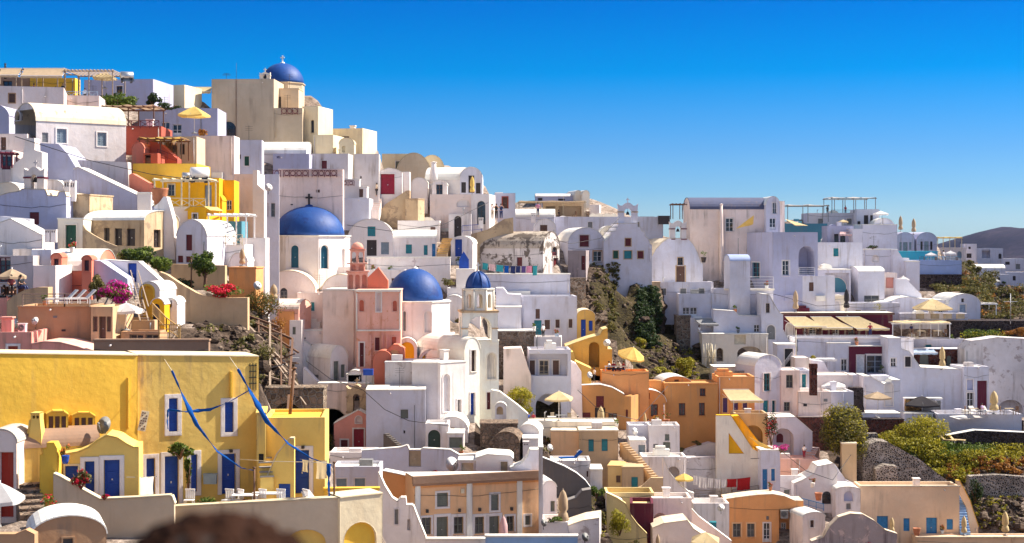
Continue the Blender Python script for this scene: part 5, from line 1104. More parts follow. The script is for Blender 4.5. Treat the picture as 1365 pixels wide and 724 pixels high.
for s in HS+DRUMS:
 zb=s.P0.z if s in HS else s.c.z
 P=V((s.P0.x,s.P0.y,0));t=[]
 for i in range(5):
  for j in range(3):
   q=P+s.u*(s.w*i/4)+s.n*(s.dep*j/2);t.append(H_at(q.x,q.y))
 s.sink=min(max(zb-min(t)+.4,.5),14)
for s in HS:build_house(s)
for lab,m_,nm_,out_,rects in XTR:
 s=[q for q in HS if q.label.startswith(lab)][0]
 pl=Plane(s.P0,s.u,s.n,Matrix.Translation(s.P0)@Matrix.Rotation(s.a,4,'Z'))
 for(x0,y0,x1,y1)in rects:
  a0,b1=pl.px(x0,y0);a1,b0=pl.px(x1,y1)
  MB().box(a0,-out_,b0,a1,-.003,b1).build(nm_,m_,s.root)
for s in DRUMS:build_drum(s)
o=MB().box(at(231,674,75.6).x,75.55,-14.2,at(440,674,76).x,77.8,-13.45).build('terrace_floor','CT');o['kind']='structure'
NI,NJ=64,60;vs=[]
for j in range(NJ):
 for i in range(NI):
  x=772+118*i/(NI-1);y=478-134*j/(NJ-1)
  D=186.5+(478-y)*.028+4.2*math.exp(-((x-862)/16)**2-((y-452)/22)**2)+1.5*math.exp(-((x-812)/6)**2)+max(0,x-878)*.3+max(0,784-x)*.25
  q=V((x*.045,y*.06,2));D-=1.5*noise.fractal(q,.8,2.1,7)+.7*noise.fractal(q*2.6,.8,2.1,5)
  if x>860 and y<382:D+=min(12,(x-860)*1.5)
  vs.append(at(x,y,D))
top_=[v+V((0,7,-.6))for v in vs[-NI:]]
fs_=[(j*NI+i,j*NI+i+1,(j+1)*NI+i+1,(j+1)*NI+i)for j in range(NJ-1)for i in range(NI-1)]
fs_+=[((NJ-1)*NI+i,(NJ-1)*NI+i+1,NJ*NI+i+1,NJ*NI+i)for i in range(NI-1)]
o=MB().add(vs+top_,fs_,0,False).build('rock_cliff','ROCKC');o['kind']='structure'
BVH=BVHTree.FromPolygons(BV,BF)
print('buildings',len(HS)+len(DRUMS),'objects',len(bpy.data.objects))
def hit(x,y,dmin=20):
 d=V(((x-CX)/F,1,(HY-y)/F)).normalized()
 loc,nrm,i,dist=BVH.ray_cast(d*dmin,d)
 return loc,nrm
def P(x,y,push=.5,D=None,drop=True):
 far=push==.41
 """a standing point: what the pixel sees, a little further in, down to the floor below"""
 if D is not None:loc=at(x,y,D)
 else:
  loc,nrm=hit(x,y)
  if loc is None:loc=at(x,y,guide(x,y))
  elif abs(nrm.z)<.4 and push==.41:push=-.35
  k=(loc.y+push)/loc.y;loc=V((loc.x*k,loc.y+push,loc.z))
 if drop:
  q,n_,i,ds=BVH.ray_cast(loc+V((0,0,.7)),V((0,0,-1)))
  if q is not None and ds<(14 if far else 4.5 if D is None else 1.9):loc=V((loc.x,loc.y,q.z))
 return loc
def ppm(p):return F/p.y
#  small fittings that belong to the houses
rd_=random.Random(21)
for s in HS:
 if s.root is None or s.w<2.2 or s.P0.y>290 or s.P0.y<84 or s.label.startswith(('weathered pink','blue-white')):continue
 h=s.zt;w=s.w;d=s.dep;flat=s.r in('flat','plain');dark=s.m in('DS','ST','RS','OS','GS','DW')
 if dark:continue
 pl=Plane(s.P0,s.u,s.n,Matrix.Translation(s.P0)@Matrix.Rotation(s.a,4,'Z'))
 occ=[]
 for(x0,y0,x1,y1,key)in s.op:
  a0,b1=pl.px(x0,y0);a1,b0=pl.px(x1,y1);occ.append((min(a0,a1)-.35,max(a0,a1)+.35))
 free=lambda x:all(not(a<x<b)for a,b in occ)
 zt=s.zs if s.r in('vault','barrel')else h
 if s.r=='poly':zt=min(p[1]for p in s.out if p[1]>.3)
 if rd_.random()<.55 and zt>1.6:
  x=rd_.choice([.25,w-.25,w*rd_.uniform(.2,.8)])
  if free(x):MB().tube([(x,-.03,zt-.15),(x,-.09,zt-.3),(x,-.09,zt*.45),(x+.02,-.09,max(.1,zt*rd_.uniform(0,.3)))],.045,6).build('drainpipe',rd_.choice(['W','WG','c_grey',s.m]),s.root,reg=False)
 if rd_.random()<.6 and w>3:
  z0=zt*rd_.uniform(.55,.9);q=[(w*i/8,-.045,z0-.25*math.sin(math.pi*i/8)*rd_.uniform(.6,1.3))for i in range(9)]
  if not occ or z0>zt*.8:MB().tube(q,.014,4).build('cable','iron',s.root,reg=False)
 if rd_.random()<.5 and w>3 and flat:
  x=w*rd_.uniform(.15,.85);MB().tube([(x,.1,zt-s.par-.05 if s.r=='flat' else zt-.2),(x,-.35,(zt-s.par-.1 if s.r=='flat' else zt-.25))],.06,6).build('spout','WG',s.root,reg=False)
 if flat and w>2.6 and d>2.2 and rd_.random()<.55:
  zr=zt-(s.par if s.r=='flat' else-.12);x,y=w*rd_.uniform(.2,.75),d*rd_.uniform(.25,.6);k=rd_.random()
  if k<.3:
   MB().box(x-.3,y-.3,zr,x+.3,y+.3,zr+.9).box(x-.38,y-.38,zr+.902,x+.38,y+.38,zr+1.0).build('chimney',rd_.choice(['W',s.m]),s.root,reg=False)
  elif k<.55:
   m_=MB().tube([(x,y,zr),(x,y,zr+1.9)],.022,5)
   for z in(1.4,1.6,1.8):m_.bar((x-.4,y,zr+z),(x+.4,y,zr+z),.012)
   m_.build('aerial','iron',s.root,reg=False)
  elif k<.8:
   MB().box(x-.5,y-.4,zr,x+.5,y+.4,zr+.55).build('vent_box',rd_.choice(['W','c_grey','WG']),s.root,reg=False)
  else:
   MB().tube([(x,y,zr),(x,y,zr+.8),(x+.15,y-.1,zr+.9)],.07,7).build('vent_pipe','steel',s.root,reg=False)
 if not s.op and w>3.2 and zt>2.2 and flat and rd_.random()<.7 and s.m in('W','WP','WB','WC','WG','T','TL','OR'):
  for _ in range(rd_.choice([1,1,2])):
   x=w*rd_.uniform(.15,.85);z=zt*rd_.uniform(.4,.8);b=rd_.choice([(.12,.12),(.2,.3),(.28,.4)])
   MB().box(x-b[0],-.05,z-b[1]/2,x+b[0],-.003,z+b[1]/2).build('hatch',rd_.choice(['c_brown','c_grey','c_dark','c_greeng']),s.root,reg=False)
 if not dark and rd_.random()<.5 and w>3 and zt>2:
  x=w*rd_.uniform(.1,.6);MB().box(x,-.55,-.3,x+w*.25,-.004,rd_.uniform(.2,.45)).build('ledge','RW' if s.m[0]=='W' else s.m,s.root,reg=False)
 if flat and w>3.6 and d>2.6 and rd_.random()<.45 and 110<s.P0.y<245:
  zr=zt-(s.par if s.r=='flat' else-.12);x0=w*rd_.uniform(.05,.5);x1=x0+rd_.uniform(1.,1.9);hh=rd_.uniform(.35,.8);y0=d*rd_.uniform(.4,.6);y1=min(d-.3,y0+1.5)
  if x1<w-.25:
   if rd_.random()<.5:MB().prism([(x0,zr),(x1,zr)]+arc(x0,x1,zr+hh*.4,zr+hh*.4+(x1-x0)*.35,8),lambda a,b,c:(a,y0+c,b),y1-y0).build('roof_vault','RW' if s.m[0]=='W' else s.m,s.root,reg=False)
   else:MB().box(x0,y0,zr,x1,y1,zr+hh).box(x0+.2,y0+.2,zr+hh+.002,x1-.4,y1-.2,zr+hh+.3).build('roof_step','RW' if s.m[0]=='W' else s.m,s.root,reg=False)
#  props
def thing(name,label,cat,p,rz=0,group=None):return empty(name,label,cat,p,rz,group)
def umb(label,x,yb,yt,w,cloth='cloth_cream',D=None,push=.6,n=4,hr=.24,rot=None,group='open parasols on the terraces',pole='white'):
 p=P(x,yb,push,D);k=ppm(p);h=(yb-yt)/k;r=w/k/2*(1.12 if n==4 else 1.0);hc=min(r*2*hr,h*.5)
 o=thing('parasol',label,'parasol',p,R(random.uniform(-12,12)if rot is None else rot),group)
 c=MB();m_=n*4;vs=[];nr=5
 for i in range(nr+1):
  f=i/nr
  for j in range(m_):
   t=2*math.pi*j/m_+math.pi/n;q=(j%4)/4;rib=math.cos(math.pi/n)/math.cos((q-.5)*2*math.pi/n)if True else 1
   rr=r*f*rib;sag=.06*r*math.sin(math.pi*q)*f
   vs.append((rr*math.cos(t),rr*math.sin(t),h-hc*f**1.15-sag))
 for j in range(m_):
  x_,y_,z_=vs[nr*m_+j];vs.append((x_*1.005,y_*1.005,z_-.16))
 fs=[(i*m_+j,i*m_+(j+1)%m_,(i+1)*m_+(j+1)%m_,(i+1)*m_+j)for i in range(nr+1)for j in range(m_)]
 c.add(vs,fs,0).build('canopy',cloth,o,reg=False)
 MB().tube([(0,0,0),(0,0,h+.1)],.03,6).build('pole',pole,o,reg=False)
 MB().lathe([(.28,0),(.28,.06),(.08,.1),(.05,.2)],(0,0,0),10).build('base','c_grey',o,reg=False)
 rb=MB()
 for j in range(n*2 if n==4 else n):
  t=2*math.pi*j/(8 if n==4 else n)+math.pi/n
  rr=r*(1 if(n!=4 or j%2==0)else math.cos(math.pi/4))*.97
  rb.bar((0,0,h-.1),(rr*math.cos(t),rr*math.sin(t),h-hc-.03),.012)
 rb.build('ribs','c_grey',o,reg=False)
 return o
def cumb(label,x,yb,yt,w,cloth='cloth_cream',D=None,push=.5):
 p=P(x,yb,push,D);k=ppm(p);h=(yb-yt)/k;r=w/k/2
 o=thing('closed_parasol',label,'parasol',p,random.random()*3,'folded parasols on the terraces')
 prof=[(r*.75,h*.16),(r*1.0,h*.22),(r*.78,h*.38),(r*.55,h*.42),(r*.85,h*.5),(r*.8,h*.75),(r*.45,h*.92),(.02,h)]
 MB().lathe(prof,(0,0,0),16,0,True,0,.16).build('canopy',cloth,o,reg=False)
 MB().tube([(0,0,0),(0,0,h+.08)],.03,6).build('pole','woodl',o,reg=False)
 MB().lathe([(.26,0),(.26,.06),(.06,.12)],(0,0,0),10).build('base','c_grey',o,reg=False)
def skin(name,pts,edges,m,parent,root=0,sub=1):
 me=bpy.data.meshes.new(name);me.from_pydata([p[:3]for p in pts],edges,[]);me.materials.append(mat(m))
 o=bpy.data.objects.new(name,me);COL.objects.link(o);o.parent=parent
 md=o.modifiers.new('skin','SKIN');md.use_smooth_shade=True
 if not me.skin_vertices:me.skin_vertices.new()if hasattr(me.skin_vertices,'new')else None
 for i,p in enumerate(pts):
  sv=me.skin_vertices[0].data[i];r=p[3];sv.radius=r if isinstance(r,tuple)else(r,r);sv.use_root=(i==root)
 s_=o.modifiers.new('sub','SUBSURF');s_.levels=sub;s_.render_levels=sub
 return o
def person(label,x,yf,hpx,shirt='c_white',legs='c_dkblue',pose='stand',rz=0,D=None,push=.6,hair='hair',skirt=False,p=None,H_=None,sub=1,group=None):
 if p is None:p=P(x,yf,push,D)
 h=H_ if H_ else(hpx/ppm(p)if pose!='sit' else 1.68)
 h=min(max(h,1.45),1.95)
 o=thing('person',label,'person',p,R(rz),group);s=h/1.72
 sit=pose=='sit';zp=.46 if sit else .93
 B={}
 def J(n,x_,y_,z_,r):B[n]=(x_*s,y_*s,z_*s,(r[0]*s,r[1]*s)if isinstance(r,tuple)else r*s)
 J('pel',0,0,zp,(.15,.11));J('waist',0,.0,zp+.18,(.13,.095));J('chest',0,.0,zp+.38,(.165,.11));J('neckb',0,.01,zp+.52,(.075,.07));J('neck',0,0,zp+.58,.05)
 J('head',0,-.01,zp+.67,(.075,.09));J('top',0,.0,zp+.77,(.055,.07));
 for sd,sx in(('l',1),('r',-1)):
  J('hip'+sd,.09*sx,0,zp-.04,.09)
  if sit:J('kn'+sd,.11*sx,-.42,.47,.06);J('an'+sd,.11*sx,-.44,.08,.04);J('to'+sd,.11*sx,-.58,.04,(.04,.03))
  else:
   st=.10 if pose=='walk' else 0
   J('kn'+sd,.10*sx,-.02-st*sx,.49,.06);J('an'+sd,.10*sx,.0+st*sx*1.3,.08,.04);J('to'+sd,.11*sx,-.14+st*sx*1.3,.03,(.04,.03))
  J('sh'+sd,.17*sx,.01,zp+.46,.062)
  if pose=='photo':J('el'+sd,.25*sx,-.20,zp+.34,.042);J('ha'+sd,.06*sx,-.26,zp+.60,.03)
  elif pose=='hips':J('el'+sd,.36*sx,.08,zp+.24,.042);J('ha'+sd,.17*sx,-.05,zp+.08,.03)
  elif sit:J('el'+sd,.25*sx,-.05,zp+.22,.042);J('ha'+sd,.12*sx,-.30,zp+.16,.03)
  else:J('el'+sd,.25*sx,.03,zp+.20,.042);J('ha'+sd,.26*sx,-.06,zp-.04,.03)
 names=list(B);ix={n:i for i,n in enumerate(names)}
 E=[('pel','waist'),('waist','chest'),('chest','neckb'),('neckb','neck'),('neck','head'),('head','top')]
 for sd in 'lr':E+=[('pel','hip'+sd),('hip'+sd,'kn'+sd),('kn'+sd,'an'+sd),('an'+sd,'to'+sd),('chest','sh'+sd),('sh'+sd,'el'+sd),('el'+sd,'ha'+sd)]
 body=skin('body',[B[n]for n in names],[(ix[a],ix[b])for a,b in E],'skin',o,0,sub)
 def sub_(nm,keys,edges,m,f,add=.0,shorten={}):
  pts=[]
  for k_ in keys:
   q=B[k_]
   if k_ in shorten:a_,t_=shorten[k_];q=tuple(B[a_][i]+(B[k_][i]-B[a_][i])*t_ for i in range(3))+(q[3],)
   r=q[3];r=(r[0]*f+add*s,r[1]*f+add*s)if isinstance(r,tuple)else r*f+add*s
   pts.append((*q[:3],r))
  return skin(nm,pts,[(keys.index(a),keys.index(b))for a,b in edges],m,o,0,sub)
 sub_('shirt',['pel','waist','chest','neckb','shl','ell','shr','elr'],[('pel','waist'),('waist','chest'),('chest','neckb'),('chest','shl'),('shl','ell'),('chest','shr'),('shr','elr')],
shirt,1.06,.014,{'ell':('shl',.75),'elr':('shr',.75)})
 if skirt and not sit:MB().lathe([(.16*s,zp*s+.05),(.2*s,zp*s-.1),(.26*s,.45*s)],(0,0,0),14).build('skirt',legs,o,reg=False)
 else:sub_('trousers',['pel','hipl','knl','anl','hipr','knr','anr'],[('pel','hipl'),('hipl','knl'),('knl','anl'),('pel','hipr'),('hipr','knr'),('knr','anr')],
legs,1.08,.012,{'anl':('knl',.85),'anr':('knr',.85)})
 MB().ball((0,.022*s,(zp+.715)*s),.115*s,12,0,(.85,.95,.98)).build('hair',hair,o,reg=False)
 return o,s,zp
def dish(label,x,y,r,D=None,push=-.3,rz=38,m='white'):
 if D is None:
  q,nrm=hit(x,y);D=(q.y if q is not None else guide(x,y))-.45
 p=at(x,y,D);r=r/F*D
 o=thing('satellite_dish',label,'satellite dish',p-V((0,0,r*1.25)),R(rz),'satellite dishes on roofs and walls')
 prof=[(.001,0),(r*.4,r*.03),(r*.75,r*.10),(r,r*.18)]
 mb=MB().lathe(prof,(0,0,0),20)
 Rm=Matrix.Translation((0,0,r*1.25))@Matrix.Rotation(R(72),4,'X')
 mb.v=[tuple(Rm@V((v[0],v[1],v[2]-r*.1)))for v in mb.v];mb.build('reflector',m,o,reg=False)
 MB().tube([(0,.05,-.15),(0,.08,r*.7),(0,.02,r*1.2)],.035,6).build('mast','iron',o,reg=False)
 mb=MB().tube([tuple(Rm@V((0,-r*.9,r*.2))),tuple(Rm@V((0,0,r*.95)))],.02,5);mb.ball(tuple(Rm@V((0,0,r*.95))),.07,8);mb.build('arm','c_grey',o,reg=False)
def leaves(m,c,rad,n,size,mi=0,flat=.7,clumps=9,seed=0):
 rg=np.random.default_rng(seed);cl=rg.normal(size=(clumps,3));cl/=np.linalg.norm(cl,axis=1)[:,None];cl*=rg.uniform(.35,.78,(clumps,1))
 ci=rg.integers(0,clumps,n);d=rg.normal(size=(n,3));d/=np.linalg.norm(d,axis=1)[:,None]
 pt=cl[ci]+d*(rg.uniform(.5,1,(n,1))**.5)*rg.uniform(.28,.46,(clumps,1))[ci]
 pt=pt*np.array(rad)+np.array(c)
 a=rg.normal(size=(n,3));a/=np.linalg.norm(a,axis=1)[:,None];b=np.cross(a,d);b/=(np.linalg.norm(b,axis=1)[:,None]+1e-6)
 s_=size*rg.uniform(.6,1.3,(n,1));k=len(m.v)
 q=np.stack([pt-a*s_*.5,pt+b*s_*.3,pt+a*s_*.5,pt-b*s_*.3],1).reshape(-1,3)
 m.v+=[tuple(v)for v in q.tolist()]
 m.f+=[(k+4*i,k+4*i+1,k+4*i+2,k+4*i+3)for i in range(n)];m.m+=[mi]*n;m.s+=[False]*n
BS=[0]
def bush(label,x,yb,w,h,m='leaf',n=900,D=None,push=.8,flower=None,fn=200,size=.2,name='bush',cat='bush',trunk=None,group=None,drop=True,dy=.8):
 p=P(x,yb,push,D,drop);k=ppm(p);W_=w/k/2;H_=h/k/2;BS[0]+=1
 o=thing(name,label,cat,p,0,group)
 z0=(trunk/k if trunk else 0)
 mb=MB();leaves(mb,(0,0,z0+H_),(W_,W_*dy,H_),n,size,0,clumps=max(7,int(w*h/60)),seed=BS[0]);mb.build('crown' if trunk else 'foliage',m,o,reg=False)
 if flower:
  mb=MB();leaves(mb,(0,-W_*.12,z0+H_*1.02),(W_*1.02,W_*dy,H_*1.02),fn,size*.9,0,clumps=max(6,int(w*h/90)),seed=BS[0]);mb.build('flowers',flower,o,reg=False)
 mb=MB();rr=random.Random(BS[0])
 if trunk:mb.tube([(0,0,-.3),(.05,0,z0*.6),(0,0,z0+H_*.6)],[W_*.09+.05,W_*.07+.04,.04],7)
 for i in range(6):
  a=rr.uniform(0,6.28);mb.tube([(0,0,z0*.7),(W_*.35*math.cos(a),W_*.3*math.sin(a),z0+H_*.7),(W_*.7*math.cos(a),W_*.6*math.sin(a),z0+H_*rr.uniform(.9,1.6))],[.05,.035,.012],5)
 mb.build('trunk' if trunk else 'stems','wood',o,reg=False)
 return o
def rail(label,pts,h,m='white',D=None,style='bars',name='railing',cat='railing',step=1.0,push=.1,Dl=None):
 P3=[P(x,y,push,(Dl[i]if Dl else D),False)for i,(x,y)in enumerate(pts)];k=ppm(P3[0]);h=h/k
 o=thing(name,label,cat,P3[0]);q=[p-P3[0]for p in P3]
 r=MB()
 for a,b in zip(q,q[1:]):
  L_=(b-a).length;n=max(1,round(L_/step));up=V((0,0,h))
  r.bar(a+up,b+up,.035)
  if style in('bars','pickets'):r.bar(a+up*.5 if style=='bars' else a+up*.15,b+up*.5 if style=='bars' else b+up*.15,.025)
  if style=='bars':r.bar(a+up*.75,b+up*.75,.02);r.bar(a+up*.25,b+up*.25,.02)
  for i in range(n+1):
   c=a+(b-a)*(i/n);MB().bar(c-V((0,0,.1)),c+up,.035).build('post',m,o,reg=False)
   if i<n:
    d=a+(b-a)*((i+1)/n)
    if style=='x':r.bar(c+up*.1,d+up*.9,.03);r.bar(c+up*.9,d+up*.1,.03);r.bar(c+up*.08,d+up*.08,.03)
    if style=='pickets':
     for t in range(1,7):e=c+(d-c)*(t/7);r.bar(e+up*.12,e+up*.98,.014)
    if style=='circ':
     cc=(c+d)/2+up*.5;u_=(d-c).normalized();R_=min(h*.38,(d-c).length*.42)
     r.tube([cc+u_*R_*math.cos(t*math.pi/6)+V((0,0,R_*math.sin(t*math.pi/6)))for t in range(13)],.035,4);r.bar(c+up*.06,d+up*.06,.03)
 r.build('rails',m,o,reg=False);return o
def awn(label,x0,x1,yt,xb0,xb1,yb,D,out=1.6,cloth='cloth_cream',posts=None):
 a,b=at(x0,yt,D),at(x1,yt,D);c,d=at(xb0,yb,D-out),at(xb1,yb,D-out)
 o=thing('awning',label,'awning',a);m=MB();n=8;vs=[]
 for i in range(n+1):
  for j in range(n+1):
   u,v=i/n,j/n;q=(a*(1-u)+b*u)*(1-v)+(c*(1-u)+d*u)*v-a
   q.z-=.06*math.sin(math.pi*u*4)**2*v+.08*math.sin(math.pi*v);vs.append(q)
 fs=[(i*(n+1)+j,(i+1)*(n+1)+j,(i+1)*(n+1)+j+1,i*(n+1)+j+1)for i in range(n)for j in range(n)]
 m.add(vs,fs,0,True);e=[i*(n+1)+n for i in range(n+1)]
 for i in range(n):m.add([vs[e[i]],vs[e[i+1]],vs[e[i+1]]-V((0,0,.22)),vs[e[i]]-V((0,0,.22))],[(0,1,2,3)])
 m.build('canopy',cloth,o,reg=False)
 f=MB().bar(c-a,d-a,.035).bar(V((0,0,0)),b-a,.04).bar(V((0,.05,-.5)),c-a,.02).bar(b-a+V((0,.05,-.5)),d-a,.02)
 f.build('frame','white',o,reg=False)
 if posts:
  for px_ in posts:q=at(px_,yb,D-out)-a;MB().bar(q,q-V((0,0,2.3)),.035).build('post','white',o,reg=False)
def perg(label,x0,x1,yt,yb,D,dep=3,m='white',n=8,nposts=3,cover=None,name='pergola'):
 a,b=at(x0,yt,D),at(x1,yt,D);L_=b.x-a.x;h=(yb-yt)/F*D
 o=thing(name,label,'pergola',a-V((0,0,h)));
 for yy in(0,dep):
  for i in range(nposts):x_=L_*i/(nposts-1);MB().box(x_-.05,yy-.05,0,x_+.05,yy+.05,h-.12).build('post',m,o,reg=False)
 mb=MB().box(-.2,-.06,h-.117,L_+.2,.06,h);mb.build('beam',m,o,reg=False);MB().box(-.2,dep-.06,h-.117,L_+.2,dep+.06,h).build('beam',m,o,reg=False)
 r=MB()
 for i in range(n):x_=L_*i/(n-1);r.box(x_-.04,-.35,h+.002,x_+.04,dep+.35,h+.10)
 r.build('slats',m,o,reg=False)
 if cover:
  c=MB();k=6;vs=[(L_*i/k,-.4+(dep+.8)*j/k,h+.16-.12*math.sin(math.pi*((i*2)%k)/k))for i in range(k+1)for j in range(k+1)]
  c.add(vs,[(i*7+j,i*7+7+j,i*7+8+j,i*7+j+1)for i in range(k)for j in range(k)],0,True);c.build('shade_cloth',cover,o,reg=False)
 return o
def sail(label,pts,Ds,cloth):
 q=[at(x,y,d)for(x,y),d in zip(pts,Ds)];c=sum(q,V())/len(q)
 m=MB();n=6;vs=[]
 if len(q)==3:q.append(q[2])
 for i in range(n+1):
  for j in range(n+1):
   u,v=i/n,j/n;r=(q[0]*(1-u)+q[1]*u)*(1-v)+(q[3]*(1-u)+q[2]*u)*v-c
   r.z-=.25*math.sin(math.pi*u)*math.sin(math.pi*v);vs.append(r)
 m.add(vs,[(i*7+j,i*7+7+j,i*7+8+j,i*7+j+1)for i in range(n)for j in range(n)],0,True)
 k=len(m.v);m.add([v+V((0,0,.02))for v in vs],m.f[:36],0,True)
 o=m.build('shade_sail',cloth,None,Matrix.Translation(c),reg=False);tag(o,label,'shade sail');return o
def stair(label,x0,y0,x1,y1,D0,D1,wpx,m='W',n=12,side=None,name='stairs'):
 """flight climbing from the foot pixel to the head pixel"""
 a,b=at(x0,y0,D0),at(x1,y1,D1);d=V((b.x-a.x,b.y-a.y,0));L_=d.length;ang=math.atan2(d.y,d.x)
 w=wpx/F*D0;Hh_=b.z-a.z;o_=MB()
 for i in range(n):
  z=Hh_*(i+1)/n
  o_.box(L_*i/n,-w/2,-1.2 if i==0 else Hh_*i/n-1.2,L_*(i+1)/n-.001,w/2,z)
  o_.box(L_*i/n-.04,-w/2-.01,z-.045,L_*i/n+.22,w/2+.01,z+.012,1)
 o=o_.build(name,[m,side or 'RW'],None,Matrix.Translation(a)@Matrix.Rotation(ang,4,'Z'));tag(o,label,'stairs');return o
def belfry(label,x0,x1,yt,yb,D,m='W',cap='MR',cross=True,a=0,bell='iron',dep=.9,gap=.36):
 p=at(x0,yb,D);w=(x1-x0)/F*D;h=(yb-yt)/F*D
 o=thing('belfry',label,'bell gable',p,R(a));g0,g1=w*(.5-gap/2),w*(.5+gap/2);zs=h*.55
 top=[(w,0),(w,h*.72),(w*1.03,h*.95),(w*.92,h*.86),(w*.8,h*.84),(w*.62,h*.97),(w*.5,h),(w*.38,h*.97),(w*.2,h*.84),(w*.08,h*.86),(-w*.03,h*.95),(0,h*.72),(0,0)]
 ar=[(g0,0)]+arc(g0,g1,zs,zs+(g1-g0)/2,10)[::-1]+[(g1,0)]
 MB().prism(ar+top,lambda a_,b_,c_:(a_,c_,b_),dep).build('arch',m,o,reg=False)
 c=MB()
 for z in(h*.0,zs):
  for s0,s1 in((-.04*w,g0-.004),(g1+.004,w*1.04)):c.box(s0,-.06,z-.06,s1,dep+.06,z+.07)
 c.build('moulding',cap,o,reg=False)
 bl=MB().lathe([(.26,0),(.22,.06),(.16,.25),(.12,.36),(.02,.42)],(w/2,dep/2,zs-.35),14);bl.bar((w/2,dep/2,zs+.05),(w/2,dep/2,zs+(g1-g0)/2),.02);bl.build('bell',bell,o,reg=False)
 if cross:cross_mb(MB(),V((w/2,dep/2,h-.03)),max(.55,h*.24)).build('cross',m,o,reg=False)
 return o
def arcade(mb,x0,x1,z0,z1,y0,y1,n,pier=.25,mi=0):
 """open arcade wall: n arches between piers"""
 w=(x1-x0)/n
 for i in range(n):
  a=x0+w*i;g0,g1=a+w*pier/2,a+w*(1-pier/2);r=(g1-g0)/2;zs=z1-(z1-z0)*.12-r
  loop=[(a,z0),(g0,z0),(g0,zs)]+arc(g0,g1,zs,zs+r,8)[::-1][1:-1]+[(g1,zs),(g1,z0),(a+w,z0),(a+w,z1),(a,z1)]
  mb.prism(loop,lambda s,z,c:(s,y0+c,z),y1-y0,mi)
 return mb
def pot(label,x,yb,h,fl=None,m='terra',D=None,push=.4,name='flower_pot',plant='leaf',pw=None):
 p=P(x,yb,push,D);k=ppm(p);H_=h/k;hp=H_*(.45 if fl is not False else 1);o=thing(name,label,'flower pot',p,0)
 MB().lathe([(hp*.32,0),(hp*.42,hp*.4),(hp*.5,hp*.9),(hp*.55,hp),(hp*.45,hp),(hp*.4,hp*.85)],(0,0,0),14).build('pot',m,o,reg=False)
 if fl is not False:
  mb=MB();BS[0]+=1;leaves(mb,(0,0,hp+H_*.28),(H_*.38,H_*.38,H_*.32),160,.11,0,clumps=6,seed=BS[0]);mb.build('foliage',plant,o,reg=False)
  if fl:mb=MB();leaves(mb,(0,0,hp+H_*.32),(H_*.4,H_*.4,H_*.34),60,.12,0,clumps=6,seed=BS[0]);mb.build('flowers',fl,o,reg=False)
def chair(label,x,yb,rz=0,m='white',D=None,push=.5,group=None):
 p=P(x,yb,push,D);o=thing('chair',label,'chair',p,R(rz),group)
 MB().box(-.24,-.22,.42,.24,.24,.46).build('seat',m,o,reg=False)
 b=MB();
 for i in range(5):b.box(-.22+i*.1,.2,.5,-.16+i*.1,.24,.95)
 b.box(-.25,.19,.9,.25,.25,.97).build('backrest',m,o,reg=False)
 for sx in(-.21,.21):
  for sy in(-.19,.21):MB().bar((sx,sy,0),(sx,sy,.42),.022).build('leg',m,o,reg=False)
def lounger(label,x,yb,rz=0,m='cloth_white',fr='white',D=None,push=.6,group=None,s=1.):
 p=P(x,yb,push,D);o=thing('sun_lounger',label,'sun lounger',p,R(rz),group)
 MB().box(-.32*s,-.95*s,.28*s,.32*s,.3*s,.36*s).build('seat',m,o,reg=False)
 b=MB();b.add([(-.32*s,.3*s,.3*s),(.32*s,.3*s,.3*s),(.32*s,.85*s,.85*s),(-.32*s,.85*s,.85*s),(-.32*s,.36*s,.26*s),(.32*s,.36*s,.26*s),(.32*s,.91*s,.81*s),(-.32*s,.91*s,.81*s)],
[(0,1,2,3),(7,6,5,4),(0,4,5,1),(1,5,6,2),(2,6,7,3),(3,7,4,0)]);b.build('backrest',m,o,reg=False)
 for sx in(-.28*s,.28*s):
  for sy in(-.85*s,.5*s):MB().bar((sx,sy,0),(sx,sy,.3*s),.025).build('leg',fr,o,reg=False)
def table(label,x,yb,w=.9,m='white',D=None,push=.5,h=.74,dep=.7):
 p=P(x,yb,push,D);o=thing('table',label,'table',p,0)
 MB().box(-w/2,-dep/2,h-.04,w/2,dep/2,h).build('tabletop',m,o,reg=False)
 for sx in(-w/2+.06,w/2-.06):
  for sy in(-dep/2+.06,dep/2-.06):MB().bar((sx,sy,0),(sx,sy,h-.04),.025).build('leg',m,o,reg=False)
def laundry(label,x0,y0,x1,y1,D0,D1,items,sag=.25,names=None):
 a,b=at(x0,y0,D0),at(x1,y1,D1)
 L_=lambda t:a+(b-a)*t-V((0,0,sag*4*t*(1-t)))
 o=MB().tube([L_(i/14)-a for i in range(15)],.012,4).build('clothes_line','c_grey',None,Matrix.Translation(a),reg=False);tag(o,label,'clothes line')
 for i,(t0,t1,h,m,lb)in enumerate(items):
  p=L_(t0);n=7;vs=[];k=ppm(p);hh=h/k
  for u in range(n+1):
   q=L_(t0+(t1-t0)*u/n)-p
   for v in range(5):vs.append((q.x+.03*math.sin(u*2.1+v),q.y+.07*math.sin(u*1.9+i)*v/4,q.z-hh*v/4))
  mb=MB().add(vs,[(u*5+v,u*5+v+1,u*5+v+6,u*5+v+5)for u in range(n)for v in range(4)],0,True)
  oo=mb.build('hanging_cloth',m,None,Matrix.Translation(p),reg=False);tag(oo,lb,'laundry','washing on the lines')
